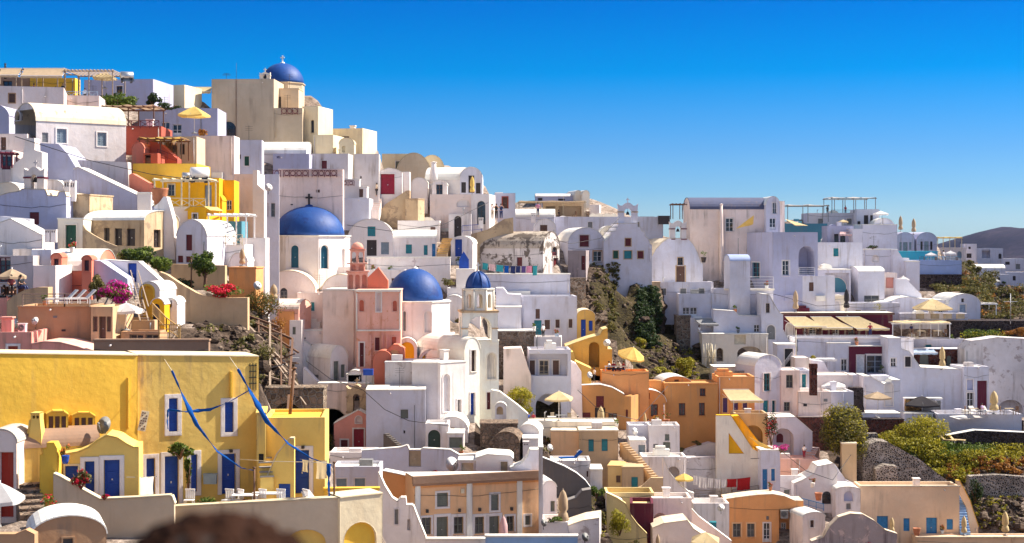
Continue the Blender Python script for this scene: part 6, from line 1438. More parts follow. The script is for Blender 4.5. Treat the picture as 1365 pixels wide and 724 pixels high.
def chim(label,x,yb,yt,w,D,m='W',style='pot'):
 p=at(x,yb,D);h=(yb-yt)/F*D;r=w/F*D/2;o=thing('chimney',label,'chimney',p)
 if style=='pot':
  MB().lathe([(r*1.25,-.4),(r*1.1,h*.5),(r*.75,h*.8),(r*.8,h)],(0,0,0),14).build('stack',m,o,reg=False);MB().lathe([(r*1.0,h+.003),(r*1.0,h+.08),(.01,h+.16)],(0,0,0),14).build('cap',m,o,reg=False)
 else:
  mb=MB().box(-r,-r,-.4,r,r,h*.6);mb.box(-r,-r,h*.6+.002,-r*.6,r,h*.85);mb.box(r*.6,-r,h*.6+.002,r,r,h*.85);mb.box(-r*.2,-r,h*.6+.002,r*.2,r,h*.85);mb.build('stack',m,o,reg=False)
  MB().box(-r*.98,-r*.9,h*.6,r*.98,r*.9,h*.6+.05).build('flue','c_black',o,reg=False)
  MB().box(-r*1.1,-r*1.1,h*.85+.002,r*1.1,r*1.1,h).build('cap',m,o,reg=False)
def boxm(label,name,cat,x0,x1,yt,yb,D,dep=.5,m='white',grill=None):
 p=at(x0,yb,D);w=(x1-x0)/F*D;h=(yb-yt)/F*D;o=thing(name,label,cat,p)
 MB().box(0,0,-.1,w,dep,h).build('casing',m,o,reg=False)
 if grill:
  r=min(w,h)*.38;g=MB();c=V((w*.38,-.02,h/2))
  for q in(1,.66,.33):g.tube([c+V((r*q*math.cos(t*math.pi/8),0,r*q*math.sin(t*math.pi/8)))for t in range(17)],.018,4)
  g.build('fan_grille','iron',o,reg=False)
 MB().box(-.03,-.03,h+.002,w+.03,dep+.03,h+.04).build('lid',m,o,reg=False)
#  churches: belfries, tower, crosses
belfry('white arched belfry with one bell and maroon mouldings at far left',32,58.5,222,255,118,'WG','c_maroon',gap=.30)
belfry('white twin-horned belfry over the stepped chapel on the ridge',824,850,270,298,186.5,'WB','OLDT',gap=.36)
belfry('smaller white belfry above the chapel with brown door',893,915,294,319,194.5,'WG','c_maroon',gap=.34,cross=False)
belfry('weathered ochre stone belfry above the salmon chapel',462,488,513,550,139.5,'OLDT','OLDT',gap=.34,dep=1.2)
belfry('small white scrolled bell arch on the hilltop church roof',346,360,96,106,181.5,'WC','WC',gap=.3,dep=.5)
p=at(616,457,142.5);Wt=(664-616)/F*142.5;Ht=40/F*142.5
o=thing('bell_tower','cream three-tier bell tower with small ribbed blue dome','bell tower',p,R(8))
mb=arcade(MB(),0,Wt,0,Ht,0,.5,1,.34);mb2=arcade(MB(),0,Wt,0,Ht,Wt*.9-.5,Wt*.9,1,.34);mb.build('front_arch','WT',o);mb2.build('back_arch','WT',o)
for xx,nm in((0,'left'),(Wt-.5,'right')):
 w0=Wt*.9-1.01;g0,g1=w0*.18,w0*.82;zs=Ht*.88-(g1-g0)/2
 lp_=[(0,0),(g0,0),(g0,zs)]+arc(g0,g1,zs,zs+(g1-g0)/2,8)[::-1][1:-1]+[(g1,zs),(g1,0),(w0,0),(w0,Ht),(0,Ht)]
 MB().prism(lp_,lambda s,z,c:(xx+c,.505+s,z),.5).build('side_arch','WT',o)
MB().box(-.1,-.1,Ht+.003,Wt+.1,Wt*.9+.1,Ht+.2).box(-.05,-.07,Ht*.45,Wt*.168,.55,Ht*.45+.12).box(Wt*.835,-.07,Ht*.45,Wt+.06,.55,Ht*.45+.12).build('cornice','TL',o)
cx_,cy_=Wt/2,Wt*.45;rl=Wt*.44;zl=Ht+.2;hl=27/F*142.5
lan=MB();N=8;rg=[(cx_+rl*math.cos(2*math.pi*(i+.5)/N),cy_+rl*math.sin(2*math.pi*(i+.5)/N))for i in range(N)]
for i in range(N):
 a,b=V(rg[i]),V(rg[(i+1)%N]);d=(b-a);L_=d.length;d.normalize();nn=V((-d.y,d.x))
 g0,g1=L_*.27,L_*.73;zs=hl*.8-(g1-g0)/2;z0=hl*.12
 lp_=[(0,0),(L_,0),(L_,hl),(0,hl)];ho=[(g0,z0),(g1,z0)]+arc(g0,g1,zs,zs+(g1-g0)/2,8)
 fl=lp_+ho;tri=geometry.tessellate_polygon([[V((q[0],q[1],0))for q in lp_],[V((q[0],q[1],0))for q in ho]])
 T_=lambda s,z,c:(a.x+d.x*s+nn.x*c,a.y+d.y*s+nn.y*c,zl+z)
 lan.add([T_(s,z,0)for s,z in fl],[tuple(t)for t in tri]);lan.add([T_(s,z,.2)for s,z in fl],[tuple(t)for t in tri])
 for q in range(len(ho)):
  e,f_=ho[q],ho[(q+1)%len(ho)];lan.add([T_(*e,0),T_(*f_,0),T_(*f_,.2),T_(*e,.2)],[(0,1,2,3)])
 lan.tube([T_(0,0,-.03),T_(0,hl,-.03)],.09,6)
lan.build('lantern','WT',o);MB().lathe([(rl,zl+hl+.002),(rl+.16,zl+hl+.05),(rl+.16,zl+hl+.16),(.1,zl+hl+.2)],(cx_,cy_,0),8,0,False,math.pi/8).build('lantern_cornice','WT',o)
rd=17/F*142.5;hd=22/F*142.5;zd=zl+hl+.17
dmb=MB().lathe([(rd*math.cos(t*math.pi/24),zd+hd*math.sin(t*math.pi/24))for t in range(12)]+[(.001,zd+hd)],(cx_,cy_,0),32)
for i in range(8):
 t=2*math.pi*i/8+.2;dmb.tube([(cx_+(rd+.03)*math.cos(a)*math.cos(t),cy_+(rd+.03)*math.cos(a)*math.sin(t),zd+(hd+.03)*math.sin(a))for a in[math.pi/2*q/8 for q in range(9)]],.06,5)
dm=dmb.build('dome','domeblue',o);cross_mb(MB().lathe([(.14,zd+hd-.05),(.1,zd+hd+.15),(.03,zd+hd+.25)],(cx_,cy_,0),8),V((cx_,cy_,zd+hd+.2)),.7).build('cross','RW',dm)
D_=147.6;p=at(463,390,D_);k=D_/F;o=thing('bell_tower','pink tiered bell tower with open arches beside the dome','bell tower',p,R(4))
w1=27*k;arcade(MB(),0,w1,0,27*k,0,.3,3,.36).build('lower_arcade','OLDP',o);MB().box(.1,.32,0,w1-.1,w1*.9,26.8*k).build('core','CP',o)
MB().box(-.12,-.12,27*k+.003,w1+.12,w1*.9,29*k).box(-.05,-.08,38*k,w1*.98,w1*.85,39.5*k).build('cornice','OLDP',o)
m_=MB();m_.box(.25,.2,29*k+.003,w1-.3,w1*.8,37.9*k);arcade(m_,.25,w1-.3,29*k+.003,37.9*k,-.02,.18,2,.4);m_.build('middle_tier','CP',o)
x_=w1*.14;arcade(MB(),x_,w1*.82,39.6*k,56*k,.1,.35,2,.34).build('upper_arcade','OLDP',o);arcade(MB(),x_,w1*.82,39.6*k,56*k,w1*.62,w1*.62+.25,2,.34).build('upper_arcade','OLDP',o)
MB().box(x_-.1,0,56*k+.003,w1*.82+.1,w1*.72,58*k).build('cornice','CP',o)
MB().lathe([(w1*.3,58*k),(w1*.29,62*k),(w1*.2,65.5*k),(.02,67.5*k)],(w1*.48,w1*.36,0),14).build('cap','CP',o)
MB().lathe([(.24,0),(.2,.1),(.13,.3),(.02,.38)],(w1*.48,w1*.36,45*k),12).build('bell','iron',o)
#  chimneys, tanks, dishes, boxes
chim('left of two white twin chimneys above the ochre block',90,262,240,8,118.2,'W','box');chim('right of two white twin chimneys above the ochre block',97.5,262,241,7,118.4,'W','box')
chim('left white double pot chimney above the green door block',64,316,306,7,110,'W','box');chim('right white double pot chimney above the green door block',72,316,306,7,110,'W','box')
chim('tall round white chimney on the barrel house ridge',578,240,217,9,184.5);chim('slim round pipe chimney of the tall barrel roofed house',961.5,372,273,4.5,198.6,'WP')
chim('dark pot chimney on hilltop restaurant roof',7,100,86,3,158,'c_black');chim('white chimney rising above stepped wall with blue lamp',641,300,290,6,176,'W','box')
chim('low square chimney by the peach hotel corner',701,600,588,8,126,'W','box');chim('white ridge chimney stub left of the stepped chapel',711,293,284,6,201,'W','box')
chim('maroon stone chimney stack beside the turquoise door',1084,522,485,9,165.5,'RS','box')
def tank(label,x,y,r,D,m='steel'):
 p=at(x,y,D);r=r/F*D;o=thing('water_tank',label,'water tank',p-V((0,0,r)),R(25))
 mb=MB().tube([(-r*1.5,0,r),(-r*1.45,0,r),(r*1.45,0,r),(r*1.5,0,r)],[r*.8,r,r,r*.8],16);mb.build('cylinder',m,o,reg=False)
 MB().box(-r*1.2,-r,-.3,-r,r,r*.4).box(r,-r,-.3,r*1.2,r,r*.4).build('stand','iron',o,reg=False)
 MB().add([(-r*1.6,-r*1.1,-.2),(r*1.6,-r*1.1,-.2),(r*1.6,-r*.4,r*.7),(-r*1.6,-r*.4,r*.7)],[(0,1,2,3)]).build('collector','glass',o,reg=False)
tank('round steel water heater on grey-blue skyline block',169,101,5.5,158);tank('large white water cylinder on the yellow villa roof',266,231,8,126,'white')
tank('small steel cylinder left of the large roof cylinder',249,234,4,126.6)
dish('light grey dish above pink wall at left',21,431,6,None);dish('grey dish on the tan house wall',47,428,5.5,None,rz=-25);dish('big grey dish leaning beside the yellow roof vents',139,567,12,74.4,m='c_grey',rz=-30)
dish('large white dish on the hotel roof terrace',602,619,10,113);dish('white dish on the ochre house wall',809,457,5,None,rz=-20);dish('white dish beside the loggia house corner',786,500,4.5,154.5)
dish('grey dish on lavender wall left of big blue dome',358,250,5.5,143.5);dish('white dish beside the orange ruined wall',343,381,6,116.5);dish('grey dish above the rock under cafe terrace',733,597,5,132)
dish('silver dish on side wing of the white cube house',846,575,5,149.5);dish('silver dish on white terrace beside peach vault',961,677,5,137.5,rz=-20);dish('dark dish low on the crumbling white block',780,716,6,105.5,m='c_grey')
dish('small white dish by humped ruin on white cottage',876,559,3.5,155);dish('dark grey dish at the white hut by hotel edge',725,697,5,106,m='c_grey')
boxm('white air conditioner unit below curved tan wall','air_conditioner','air conditioner',0,13,427,442,90.5,.4,'c_cream',1)
boxm('second small air conditioner behind the light grey dish','air_conditioner','air conditioner',24,34,432,442,90.8,.4,'white',1)
boxm('pair of fan units above the tan awning house','air_conditioner','air conditioner',980,991,495,502,168,.4,'c_grey',1)
boxm('grey wall fan unit on the peach vault house porch','air_conditioner','air conditioner',1041,1051,681,690,145.5,.4,'c_grey',1)
boxm('dark roof box beside the ridge railing','roof_box','box',878,893,288,298,204,1.5,'c_dark')
boxm('grey meter box on the yellow house wall','meter_box','box',271,288,633,643,78.4,.3,'c_greyb',None)
#  pergolas, awnings, shade
perg('long timber restaurant pergola at top left',0,86,92,122,157,5,'woodl',9,4);awn('left tan canvas roof of the hilltop restaurant',2,29,91,-3,24,100,156.6,2.4,'cloth_tan');awn('long tan canvas roof of the hilltop restaurant',33,86,91,27,83,101,156.6,2.4,'cloth_tan');perg('bare timber slatted pergola right of the canvas pergola',87,150,94,128,156,5,'woodl',14,3)
perg('tall wooden pergola with tan shade over red terrace',137,205,142,178,144,4,'wood',6,3,'cloth_tan');perg('ochre canvas roof over the shaded cream room',186,242,185,212,137,3,'wood',6,3,'cloth_yellow')
perg('white slim pergola over the teal low room',278,328,286,328,123,4,'white',7,3);perg('white beam porch of the yellow villa',206,278,239,276,125,3,'c_cream',7,3)
perg('steel frame terrace with white canopy on the far ridge',1109,1167,264,284,231,6,'c_grey',4,5,'cloth_white');perg('thin canopy frame left on the far ridge',1050,1104,274,296,228,4,'c_grey',3,3,'cloth_white')
perg('white restaurant canopy with curved post right of yellow awnings',1190,1266,431,451,188,5,'white',7,4,'cloth_cream');perg('white beam pergola beside the vaulted cottage',1305,1328,405,420,200,3,'white',4,2)
perg('dark roof frame behind the small bell gable',897,922,272,292,203,3,'wood',6,3);perg('yellow canopy terrace on the far right',1250,1282,317,334,262,4,'c_cream',5,3,'cloth_yellow')
perg('flat brown roof canopy of the ridge restaurant',692,780,269,291,211,4,'c_tan',8,4,'cloth_tan')
perg('dark red framed porch at far left',2,16,204,224,124,1.2,'c_maroon',3,2)
awn('leftmost cream awning of the maroon restaurant',1046,1074,422,1060,1102,435,189.6);awn('middle cream awning of the maroon restaurant',1080,1108,422,1096,1137,437,189.6);awn('rightmost cream awning of the maroon restaurant',1114,1146,422,1142,1186,438,189.6)
awn('cream sloping awning over the purple-shuttered balcony',963,998,519,974,1018,534,160.6,2.2,'cloth_cream',posts=(978,1012));awn('narrow cream awning jutting left of the hilltop church',254,282,116,255,281,122,184,1.5,'cloth_cream')
awn('white slab awning by the volcanic stone panel',1078,1112,477,1076,1116,479,182,1.6,'cloth_white');awn('pink awning over the grey ridge room',1120,1137,309,1119,1138,312,215.8,1.4,'cloth_pink')
awn('grey slanting canopy on terrace room by the cliff',925,948,424,934,958,432,186,2,'c_grey');awn('blue-grey canopy above the dark stone room',1212,1244,465,1214,1250,470,186.5,1.4,'c_bluegrey')
sail('triangular yellow shade sail on the white terrace wall',[(981,305),(1005,287),(1004,299)],(196,195.5,195.5),'cloth_yellow');sail('cream shade sail right of the gabled end',[(1046,292),(1077,301),(1060,300)],(197,196,194),'cloth_cream')
sail('yellow cloth swag over the red terrace arch',[(998,582),(1014,596),(1034,600)],(154,153.5,153),'cloth_yellow')
sail('white stretched sun sail beside blue corner house',[(1265,555),(1290,553),(1318,556),(1278,559)],(171,172,171,169),'cloth_white')
#  parasols
umb('tan straw parasol over the seated people at left',16,388,350,40,'cloth_tan',100,n=6,rot=10);umb('white scalloped parasol on the tan terrace by the ladder',168,425,388,48,'cloth_white',93,hr=.18)
umb('yellow parasol on the upper left terrace',259,178,142,42,'cloth_yellow',145);umb('small white parasol peeping on the upper left skyline',140,118,96,34,'cloth_cream',160,hr=.2)
umb('white square parasol at the bottom left gate',0,690,628,64,'cloth_white',68,hr=.3,rot=0);umb('wide cream cafe parasol on the middle terrace',745,568,528,42,'cloth_cream',None,1.2,hr=.2)
o=umb('tilted bright yellow parasol above the terrace diners',835,500,463,38,'cloth_yellow',159.6,n=8,hr=.3);o.rotation_euler[1]=R(14);o.rotation_euler[0]=R(14)
umb('yellow parasol beside the white swooping stair',912,662,631,27,'cloth_yellow',141.5,n=6);umb('white tent parasol on the curved white yard',1111,506,495,40,'cloth_white',171,hr=.3)
umb('tan parasol beside the volcanic chimney pillar',1170,552,517,38,'cloth_tan',170,hr=.16);umb('dark brown double parasol over the ochre stone panel',1229,552,519,54,'cloth_dark',175.2,hr=.16)
umb('large cream parasol before blue shuttered low house',1243,423,398,54,'cloth_cream',194,hr=.22);umb('small white parasol on blue terrace, left one',1241,350,335,17,'cloth_white',218.5,hr=.16);umb('small white parasol on blue terrace, right one',1267,352,335,17,'cloth_white',219,hr=.16)
umb('small white parasol at the far ridge cube',1174,305,287,22,'cloth_white',224,hr=.15);umb('pale parasol on the terrace above awnings at right',1204,385,368,16,'cloth_white',207,hr=.25)
umb('cream square parasol at the bottom edge right of maroon wall',940,733,709,46,'cloth_cream',119,hr=.2);umb('tiny pale parasol among distant houses',1328,388,372,12,'cloth_white',255,hr=.2);umb('tiny cream parasol by the ridge grey room',1124,305,293,14,'cloth_cream',222,hr=.15)
cumb('yellow folded parasol at the round lavender front',629.5,258,233,6,'cloth_yellow',184);cumb('grey folded parasol near the round white oven',323,365,341,8,'cloth_tan',119)
cumb('tan folded parasol in front of great white vault',365,402,379,10,'cloth_tan',133);cumb('tall taupe folded parasol left on ridge roof',1200.5,306,284,5.5,'cloth_tan',238);cumb('tall taupe folded parasol right on ridge roof',1218,307,286,5.5,'cloth_tan',238)
cumb('tan folded parasol at white terrace above awnings',1060.5,418,389,7,'cloth_tan',191);cumb('black folded parasol at left end above restaurant',1128.5,420,390,7,'cloth_dark',193);cumb('tall cream folded parasol on the slanting white house',1256,493,462,8,'cloth_cream',178)
cumb('cream folded parasol on the right white terrace',1325,552,521,11,'cloth_cream',170.5);cumb('cream folded parasol before dark red orange house doors',801,570,538,9.5,'cloth_cream',154);cumb('tan slim folded parasol on the orange terrace',859.5,566,538,5,'cloth_cream',157)
cumb('pale pink folded parasol in front of the peach hotel',671,722,673,12,'cloth_pink',103.5);cumb('tan folded parasol beside the small white barrel hut',750.5,705,654,14,'cloth_tan',107.5);cumb('tan folded parasol in the pinkish sloped yard',877,716,695,6,'cloth_tan',122)
cumb('cream folded parasol in front of blue shutter on peach house',1189,712,690,6,'cloth_cream',150);cumb('cream folded parasol before the blue stairs',1285,714,688,7,'cloth_cream',149);cumb('cream folded parasol at the far right peach terrace',1340,714,682,9,'cloth_cream',149)
cumb('dark folded parasol beside the vaulted white shed',1113,498,482,6,'cloth_dark',178)
#  railings, fences, balustrades
rail('white and blue crossed railing under the bare pergola',[(88,131),(130,131)],9,'c_bluegrey',153.5,'x',step=1.0);rail('dark red crossed railing on the red terrace',[(163,170),(212,170)],9,'c_redd',140.5,'x',step=.9)
rail('red stair railing below the ochre awning',[(210,207),(236,216)],8,'c_redd',136.5,'pickets');rail('cream crossed railing on the yellow villa balcony',[(225,276),(274,277)],12,'c_cream',123.6,'x',step=.9)
rail('pale yellow crossed railing before the teal room',[(278,326),(323,326)],13,'c_cream',121.6,'x',step=.7)
for i,(a_,b_,lb)in enumerate([(364,374,'shortest'),(378,411,'middle'),(416,449,'right long')]):rail('%s maroon balustrade panel of pierced circles on the huge pale wall'%lb,[(a_,235),(b_,235)],8,'c_maroon',159.7,'circ',step=.65)
rail('maroon pierced panel left of the weathered wall steps',[(456,247),(472,247)],6,'c_redd',172.7,'circ',step=.6);rail('dark maroon railing on the hilltop church balcony',[(375,152),(397,152)],8,'c_redd',180.4,'circ',step=.7)
rail('blue picket fence by the iron arch gate',[(616,309),(642,307)],8,'c_blue',176.5,'pickets');rail('white scalloped iron railing on the ridge wall',[(848,297),(872,297)],8,'c_grey',205.2,'circ',step=.9)
rail('white balcony railing above the arched doorway',[(973,385),(1031,385)],16,'white',187.6,'bars',step=5.5);rail('white loggia railing of the corner house',[(1065,367),(1086,367)],10,'white',192,'bars',step=2);rail('long white terrace railing below the yellow awnings',[(1050,452),(1190,452)],5,'white',184.2,'bars',step=3)
rail('weathered wooden yard fence under the laundry',[(925,662),(960,664)],9,'woodl',153.5,'bars',step=2);rail('wooden gate fence right of the yard fence',[(962,662),(975,662)],13,'woody',153,'pickets',step=2.2,name='gate',cat='gate');rail('pale wooden fence ending at the cobalt door',[(976,660),(1011,654)],7,'woodl',153,'bars',step=1.6)
rail('rope and post fence around the sun lounger roof',[(30,407),(86,407),(119,407)],15,'woodl',91.6,'bars',step=4.4);rail('ochre wooden stair railing by the tan terrace',[(203,420),(222,440),(238,452)],16,'woody',None,'pickets',step=1.1,Dl=(94,92,91));rail('second ochre railing at wooden landing',[(212,455),(240,455)],22,'woody',89.5,'bars',step=.8)
rail('white picket gate in the yard wall beneath orange shed',[(488,519),(498,519)],19,'c_greeng',138.6,'pickets',step=.7,name='gate',cat='gate');rail('white glass railing on the far ridge terrace',[(1108,285),(1172,285)],5,'glassb',231,'bars',step=3)
rail('small dark handrail beside the sweeping buttress',[(1040,497),(1056,477)],8,'white',178,'bars',step=2);rail('blue slatted wooden fence by the pink flower bowl',[(1068,672),(1098,680)],8,'c_bluel',151,'pickets',step=.9);rail('white post railing on blue terrace wall',[(1226,347),(1280,347)],5,'glassb',217.8,'bars',step=3)
#  stairs, ladder
stair('dark worn stone steps climbing beside the yellow gate pillar',45,690,34,628,68.5,75,34,'GS',8,'GS');stair('grey steps between the yellow house and its wing',356,640,350,585,77.2,80.5,18,'YR',9,'GR')
stair('yellow sunlit steps below the iron gate',589,340,597,318,171,177,14,'TL',9,'YR');stair('pale wide steps left of the ochre stair wall',495,283,500,263,174,181,20,'WP',8);stair('tan outdoor steps right of the teal shutters house',876,640,830,590,138,143,10,'TL',16,'TL')
stair('turquoise painted steps at the end of the peach house',1287,712,1275,648,151.4,155.5,13,'BLW',18,'BLW');stair('pink edged steps beside the arch house',1072,622,1086,596,158,162,14,'PL',9,'W');stair('white steps behind the orange house terrace',764,562,764,543,152.5,156,14,'WP',7)
stair('dark treads along the long white stair wall',966,722,924,684,134,137,8,'GD',14,'GD');stair('dark stone steps beside the blank lavender wall',545,606,514,578,132,134,8,'GD',12,'GD')
def ladder(label,x0,y0,x1,y1,D0,D1,w,m,wr=.035,n=14,rails=True):
 a,b=at(x0,y0,D0),at(x1,y1,D1);o=thing('ladder',label,'ladder',a);d=b-a;s=V((w/F*D0,0,0))
 for q in(V(),s):MB().bar(q,q+d,wr*1.4).build('stile',m,o,reg=False)
 r=MB()
 for i in range(1,n):q=d*(i/n);r.box(q.x,q.y-.12,q.z-.02,q.x+s.x,q.y+.12,q.z+.02)
 r.build('rungs',m,o,reg=False)
 if rails:
  for q in(V((0,0,.9)),s+V((0,0,.9))):MB().bar(q,q+d,wr).build('handrail',m,o,reg=False)
ladder('steep wooden ladder stair up to the cobalt door',187,428,174,378,93.5,103,11,'woodl')
#  timber scaffold of the ruin
p0=at(335,470,107);o=thing('timber_scaffold','collapsed weathered timber stair and scaffold on the rocky slope','scaffold',p0)
SD=lambda y:115.5-(y-405)*.125
rr=random.Random(5);lines=[(262,398,118,390,452,124),(252,396,118,300,415,116),(305,412,117,372,436,121),(300,452,108,320,418,114),(258,425,111,308,408,113),(270,462,106,305,470,108),
(315,418,116,395,500,120),(325,430,115,402,520,118),(340,445,113,408,540,116),(350,440,118,398,470,121),(275,445,110,310,480,107),(290,480,104,330,455,112),(262,470,102,320,492,106),
(340,478,108,392,498,114),(300,405,118,300,450,112),(320,412,117,320,470,112),(345,425,117,345,500,112),(360,430,118,360,515,114),(375,440,119,375,530,114),(390,452,120,383,560,113),(285,420,114,285,470,108),
(330,478,110,352,500,108),(318,500,104,345,460,112),(300,430,114,350,432,117),(278,452,110,360,458,114),(350,500,108,392,512,113),(262,405,117,262,445,110),(310,440,113,380,446,118)]
for i,(a,b,c,d,e,f_)in enumerate(lines):
 MB().bar(at(a,b,SD(b))-p0,at(d,e,SD(e))-p0,rr.uniform(.05,.11)).build('beam' if i<14 else 'post','woodl' if rr.random()<.7 else 'wood',o,reg=False)
for i in range(60):
 t=rr.random();x=262+120*t+rr.uniform(-12,12);y=405+60*t+rr.uniform(0,45);D=SD(y)
 L_=rr.uniform(8,26);an=rr.uniform(-.9,.9);MB().bar(at(x,y,D)-p0,at(x+L_*math.cos(an),y+L_*math.sin(an),D+rr.uniform(-1,2))-p0,rr.uniform(.03,.06)).build('plank',rr.choice(['woodl','wood','c_grey']),o,reg=False)
p0=at(946,489,180.5);o=thing('cane_screen','bundle of pale upright bamboo canes against white wall','cane screen',p0);m_=MB()
for i in range(26):x=rr.uniform(-.75,.75);m_.tube([(x,rr.uniform(-.2,.2),0),(x+rr.uniform(-.25,.25),rr.uniform(-.2,.2),rr.uniform(1.9,2.9))],.035,5)
m_.build('canes','c_cream',o,reg=False);MB().box(-.85,-.04,1.1,.85,.0,1.16).build('tie','woodl',o,reg=False)
#  blue ribbons on the yellow house
def ribbon(label,pts,Ds,w,m='cloth_blue'):
 q=[at(x,y,d)for(x,y),d in zip(pts,Ds)];c=q[0];cv=[]
 for i in range(len(q)-1):
  for t in range(8):u=t/8;cv.append(q[i]*(1-u)+q[i+1]*u-c)
 cv.append(q[-1]-c);n=len(cv);mb=MB();vs=[]
 for i,v in enumerate(cv):
  d=(cv[min(i+1,n-1)]-cv[max(i-1,0)]).normalized();a_=d.cross(V((0,1,0))).normalized();b_=d.cross(a_);ph=i*.42;ww=w*1.35*(.3+.7*math.sin(math.pi*min(1,(i/n)*1.3+.1)))*(1+.2*math.sin(i*1.7))
  for t in range(8):q_=2*math.pi*t/8;x_,y_=ww*math.cos(q_),.55*ww*math.sin(q_);vs.append(v+a_*(x_*math.cos(ph)*.35+x_*.6-y_*math.sin(ph))+b_*(x_*math.sin(ph)+y_*math.cos(ph)))
 mb.add(vs,[(i*8+j,i*8+(j+1)%8,(i+1)*8+(j+1)%8,(i+1)*8+j)for i in range(n-1)for j in range(8)],0,True)
 o=mb.build('ribbon',m,None,Matrix.Translation(c),reg=False);tag(o,label,'cloth swag','blue cloth swags on the yellow house')
ribbon('left long twisted blue cloth falling across the yellow wall',[(229,494),(243,526),(262,566),(290,602),(322,624),(338,627)],(76.5,76.3,76.1,76,75.8,75.6),.085)
ribbon('right long twisted blue cloth falling to the terrace post',[(317,492),(332,519),(356,562),(385,592),(415,611),(442,620)],(77.5,77,76.6,76.1,75.6,75.1),.10)
ribbon('short blue cloth sagging between the upper windows',[(224,546),(248,549),(280,546),(305,536),(331,521)],(76.9,76.9,77,77,77),.07)
ribbon('blue cloth hanging straight down from the post top',[(438,618),(438,642),(439,665)],(75.1,75.1,75.1),.12)
ribbon('thin blue cloth end hanging at the left upper window',[(224,546),(223,560),(224,572)],(76.6,76.6,76.6),.06)
for lb,pts,Ds in[('thin left rope from roof to the blue cloth',[(217,476),(229,494)],(78.5,76)),('thin right rope from roof to the blue cloth',[(306,476),(317,492)],(79,77)),('thin white rope strung above the terrace chairs',[(318,612),(360,615),(412,616),(442,618)],(77,76.5,75.5,75.1)),
('black cable swooping over the centre lavender wall',[(408,481),(440,505),(484,520),(513,546),(545,561),(600,568)],(138,136,131,129,128,129)),('long wire sagging across the left white houses',[(20,182),(120,214),(200,232),(262,240)],(124,128,128,128)),('wire drooping over the vaulted houses by the drum',[(462,300),(520,308),(590,300),(655,268)],(168,168,170,178)),('wire slung between the orange and teal shutters houses',[(770,520),(800,548),(850,560),(890,515)],(154,150,153,159)),('wire strung over the awning restaurant roof',[(1031,392),(1090,408),(1150,405),(1200,394)],(192,190,190,198)),('wire across the lower right white yards',[(1040,600),(1075,628),(1110,640),(1150,585)],(156,152,151,161)),('wire hanging from the chapel belfry to the old vault',[(724,315),(760,325),(800,318),(826,290)],(176,182,184,186)),('dark cable along the curved whitewashed wall',[(957,590),(965,602),(975,610),(990,612),(1012,611)],(156,156,156,156,152))]:
 q=[at(x,y,d)for(x,y),d in zip(pts,Ds)];o_=MB().tube([v-q[0]for v in q],.018 if 'rope' in lb else .03,5).build('cable','c_cream' if 'rope' in lb else 'iron',None,Matrix.Translation(q[0]),reg=False);tag(o_,lb,'rope' if 'rope' in lb else 'cable')
def post(label,x,y0,y1,D,r=.05,m='wood',name='post',cat='post',arms=None,lean=0):
 a,b=at(x,y0,D),at(x+lean,y1,D);o=thing(name,label,cat,a)
 MB().tube([(0,0,-.4),b-a],[r*1.1,r],8).build('shaft',m,o,reg=False)
 MB().lathe([(r*1.6,0),(r*1.6,r),(0.001,r*1.4)],tuple(b-a),8).build('cap',m,o,reg=False)
 if arms:
  q=MB()
  for z,w in arms:q.bar(V((b-a))*z-V((w,0,0)),V((b-a))*z+V((w,0,0)),.03)
  q.build('arms',m,o,reg=False)
post('rusty short post holding the left blue cloth end',339,673,624,75.6);post('rusty short post holding the right blue cloth',445.5,667,617,75.2);post('rusty dark leaning post behind the yellow wing',385,560,492,82,.09,'wood',lean=7)
post('pale bare pole beside the red-tiled terrace',1152,650,562,162,.10,'c_greeng','utility_pole','pole');post('white mast with cross arms at right edge above ivy',1347,428,392,192,.05,'white','mast','mast',[(.72,.9)])
post('slim wall aerial pole on the white corner house',984,347,318,190.5,.03,'iron','aerial','aerial');post('thin antenna mast on top church roof',315,108,84,183,.02,'iron','aerial','aerial');post('branching tv aerial on the top church roof',302,108,98,183,.02,'iron','aerial','aerial',[(.8,.5),(.95,.35)])
post('small dark street lamp above the maroon gate',1347,424,405,188,.04,'iron','street_lamp','lamp');post('brown bare trunk post before curved tan wall',255,375,345,112.5,.05,'wood');post('yellow handrail post at white cottage',1061,515,440,177.5,.04,'c_cream')
q=at(191,561,77.3);o=thing('wall_plaque','tilted cream pierced plaque on the yellow wall corner','plaque',q,R(24));o.rotation_euler[1]=R(12)
mm=MB().box(-.2,-.06,-.52,.2,-.01,.52)
for i in range(7):
 for j in range(3):
  if(i*3+j)%4:mm.box(-.15+j*.11,-.072,-.44+i*.135,-.08+j*.11,-.061,-.37+i*.135,1)
mm.build('panel',['c_cream','c_brown'],o,reg=False)
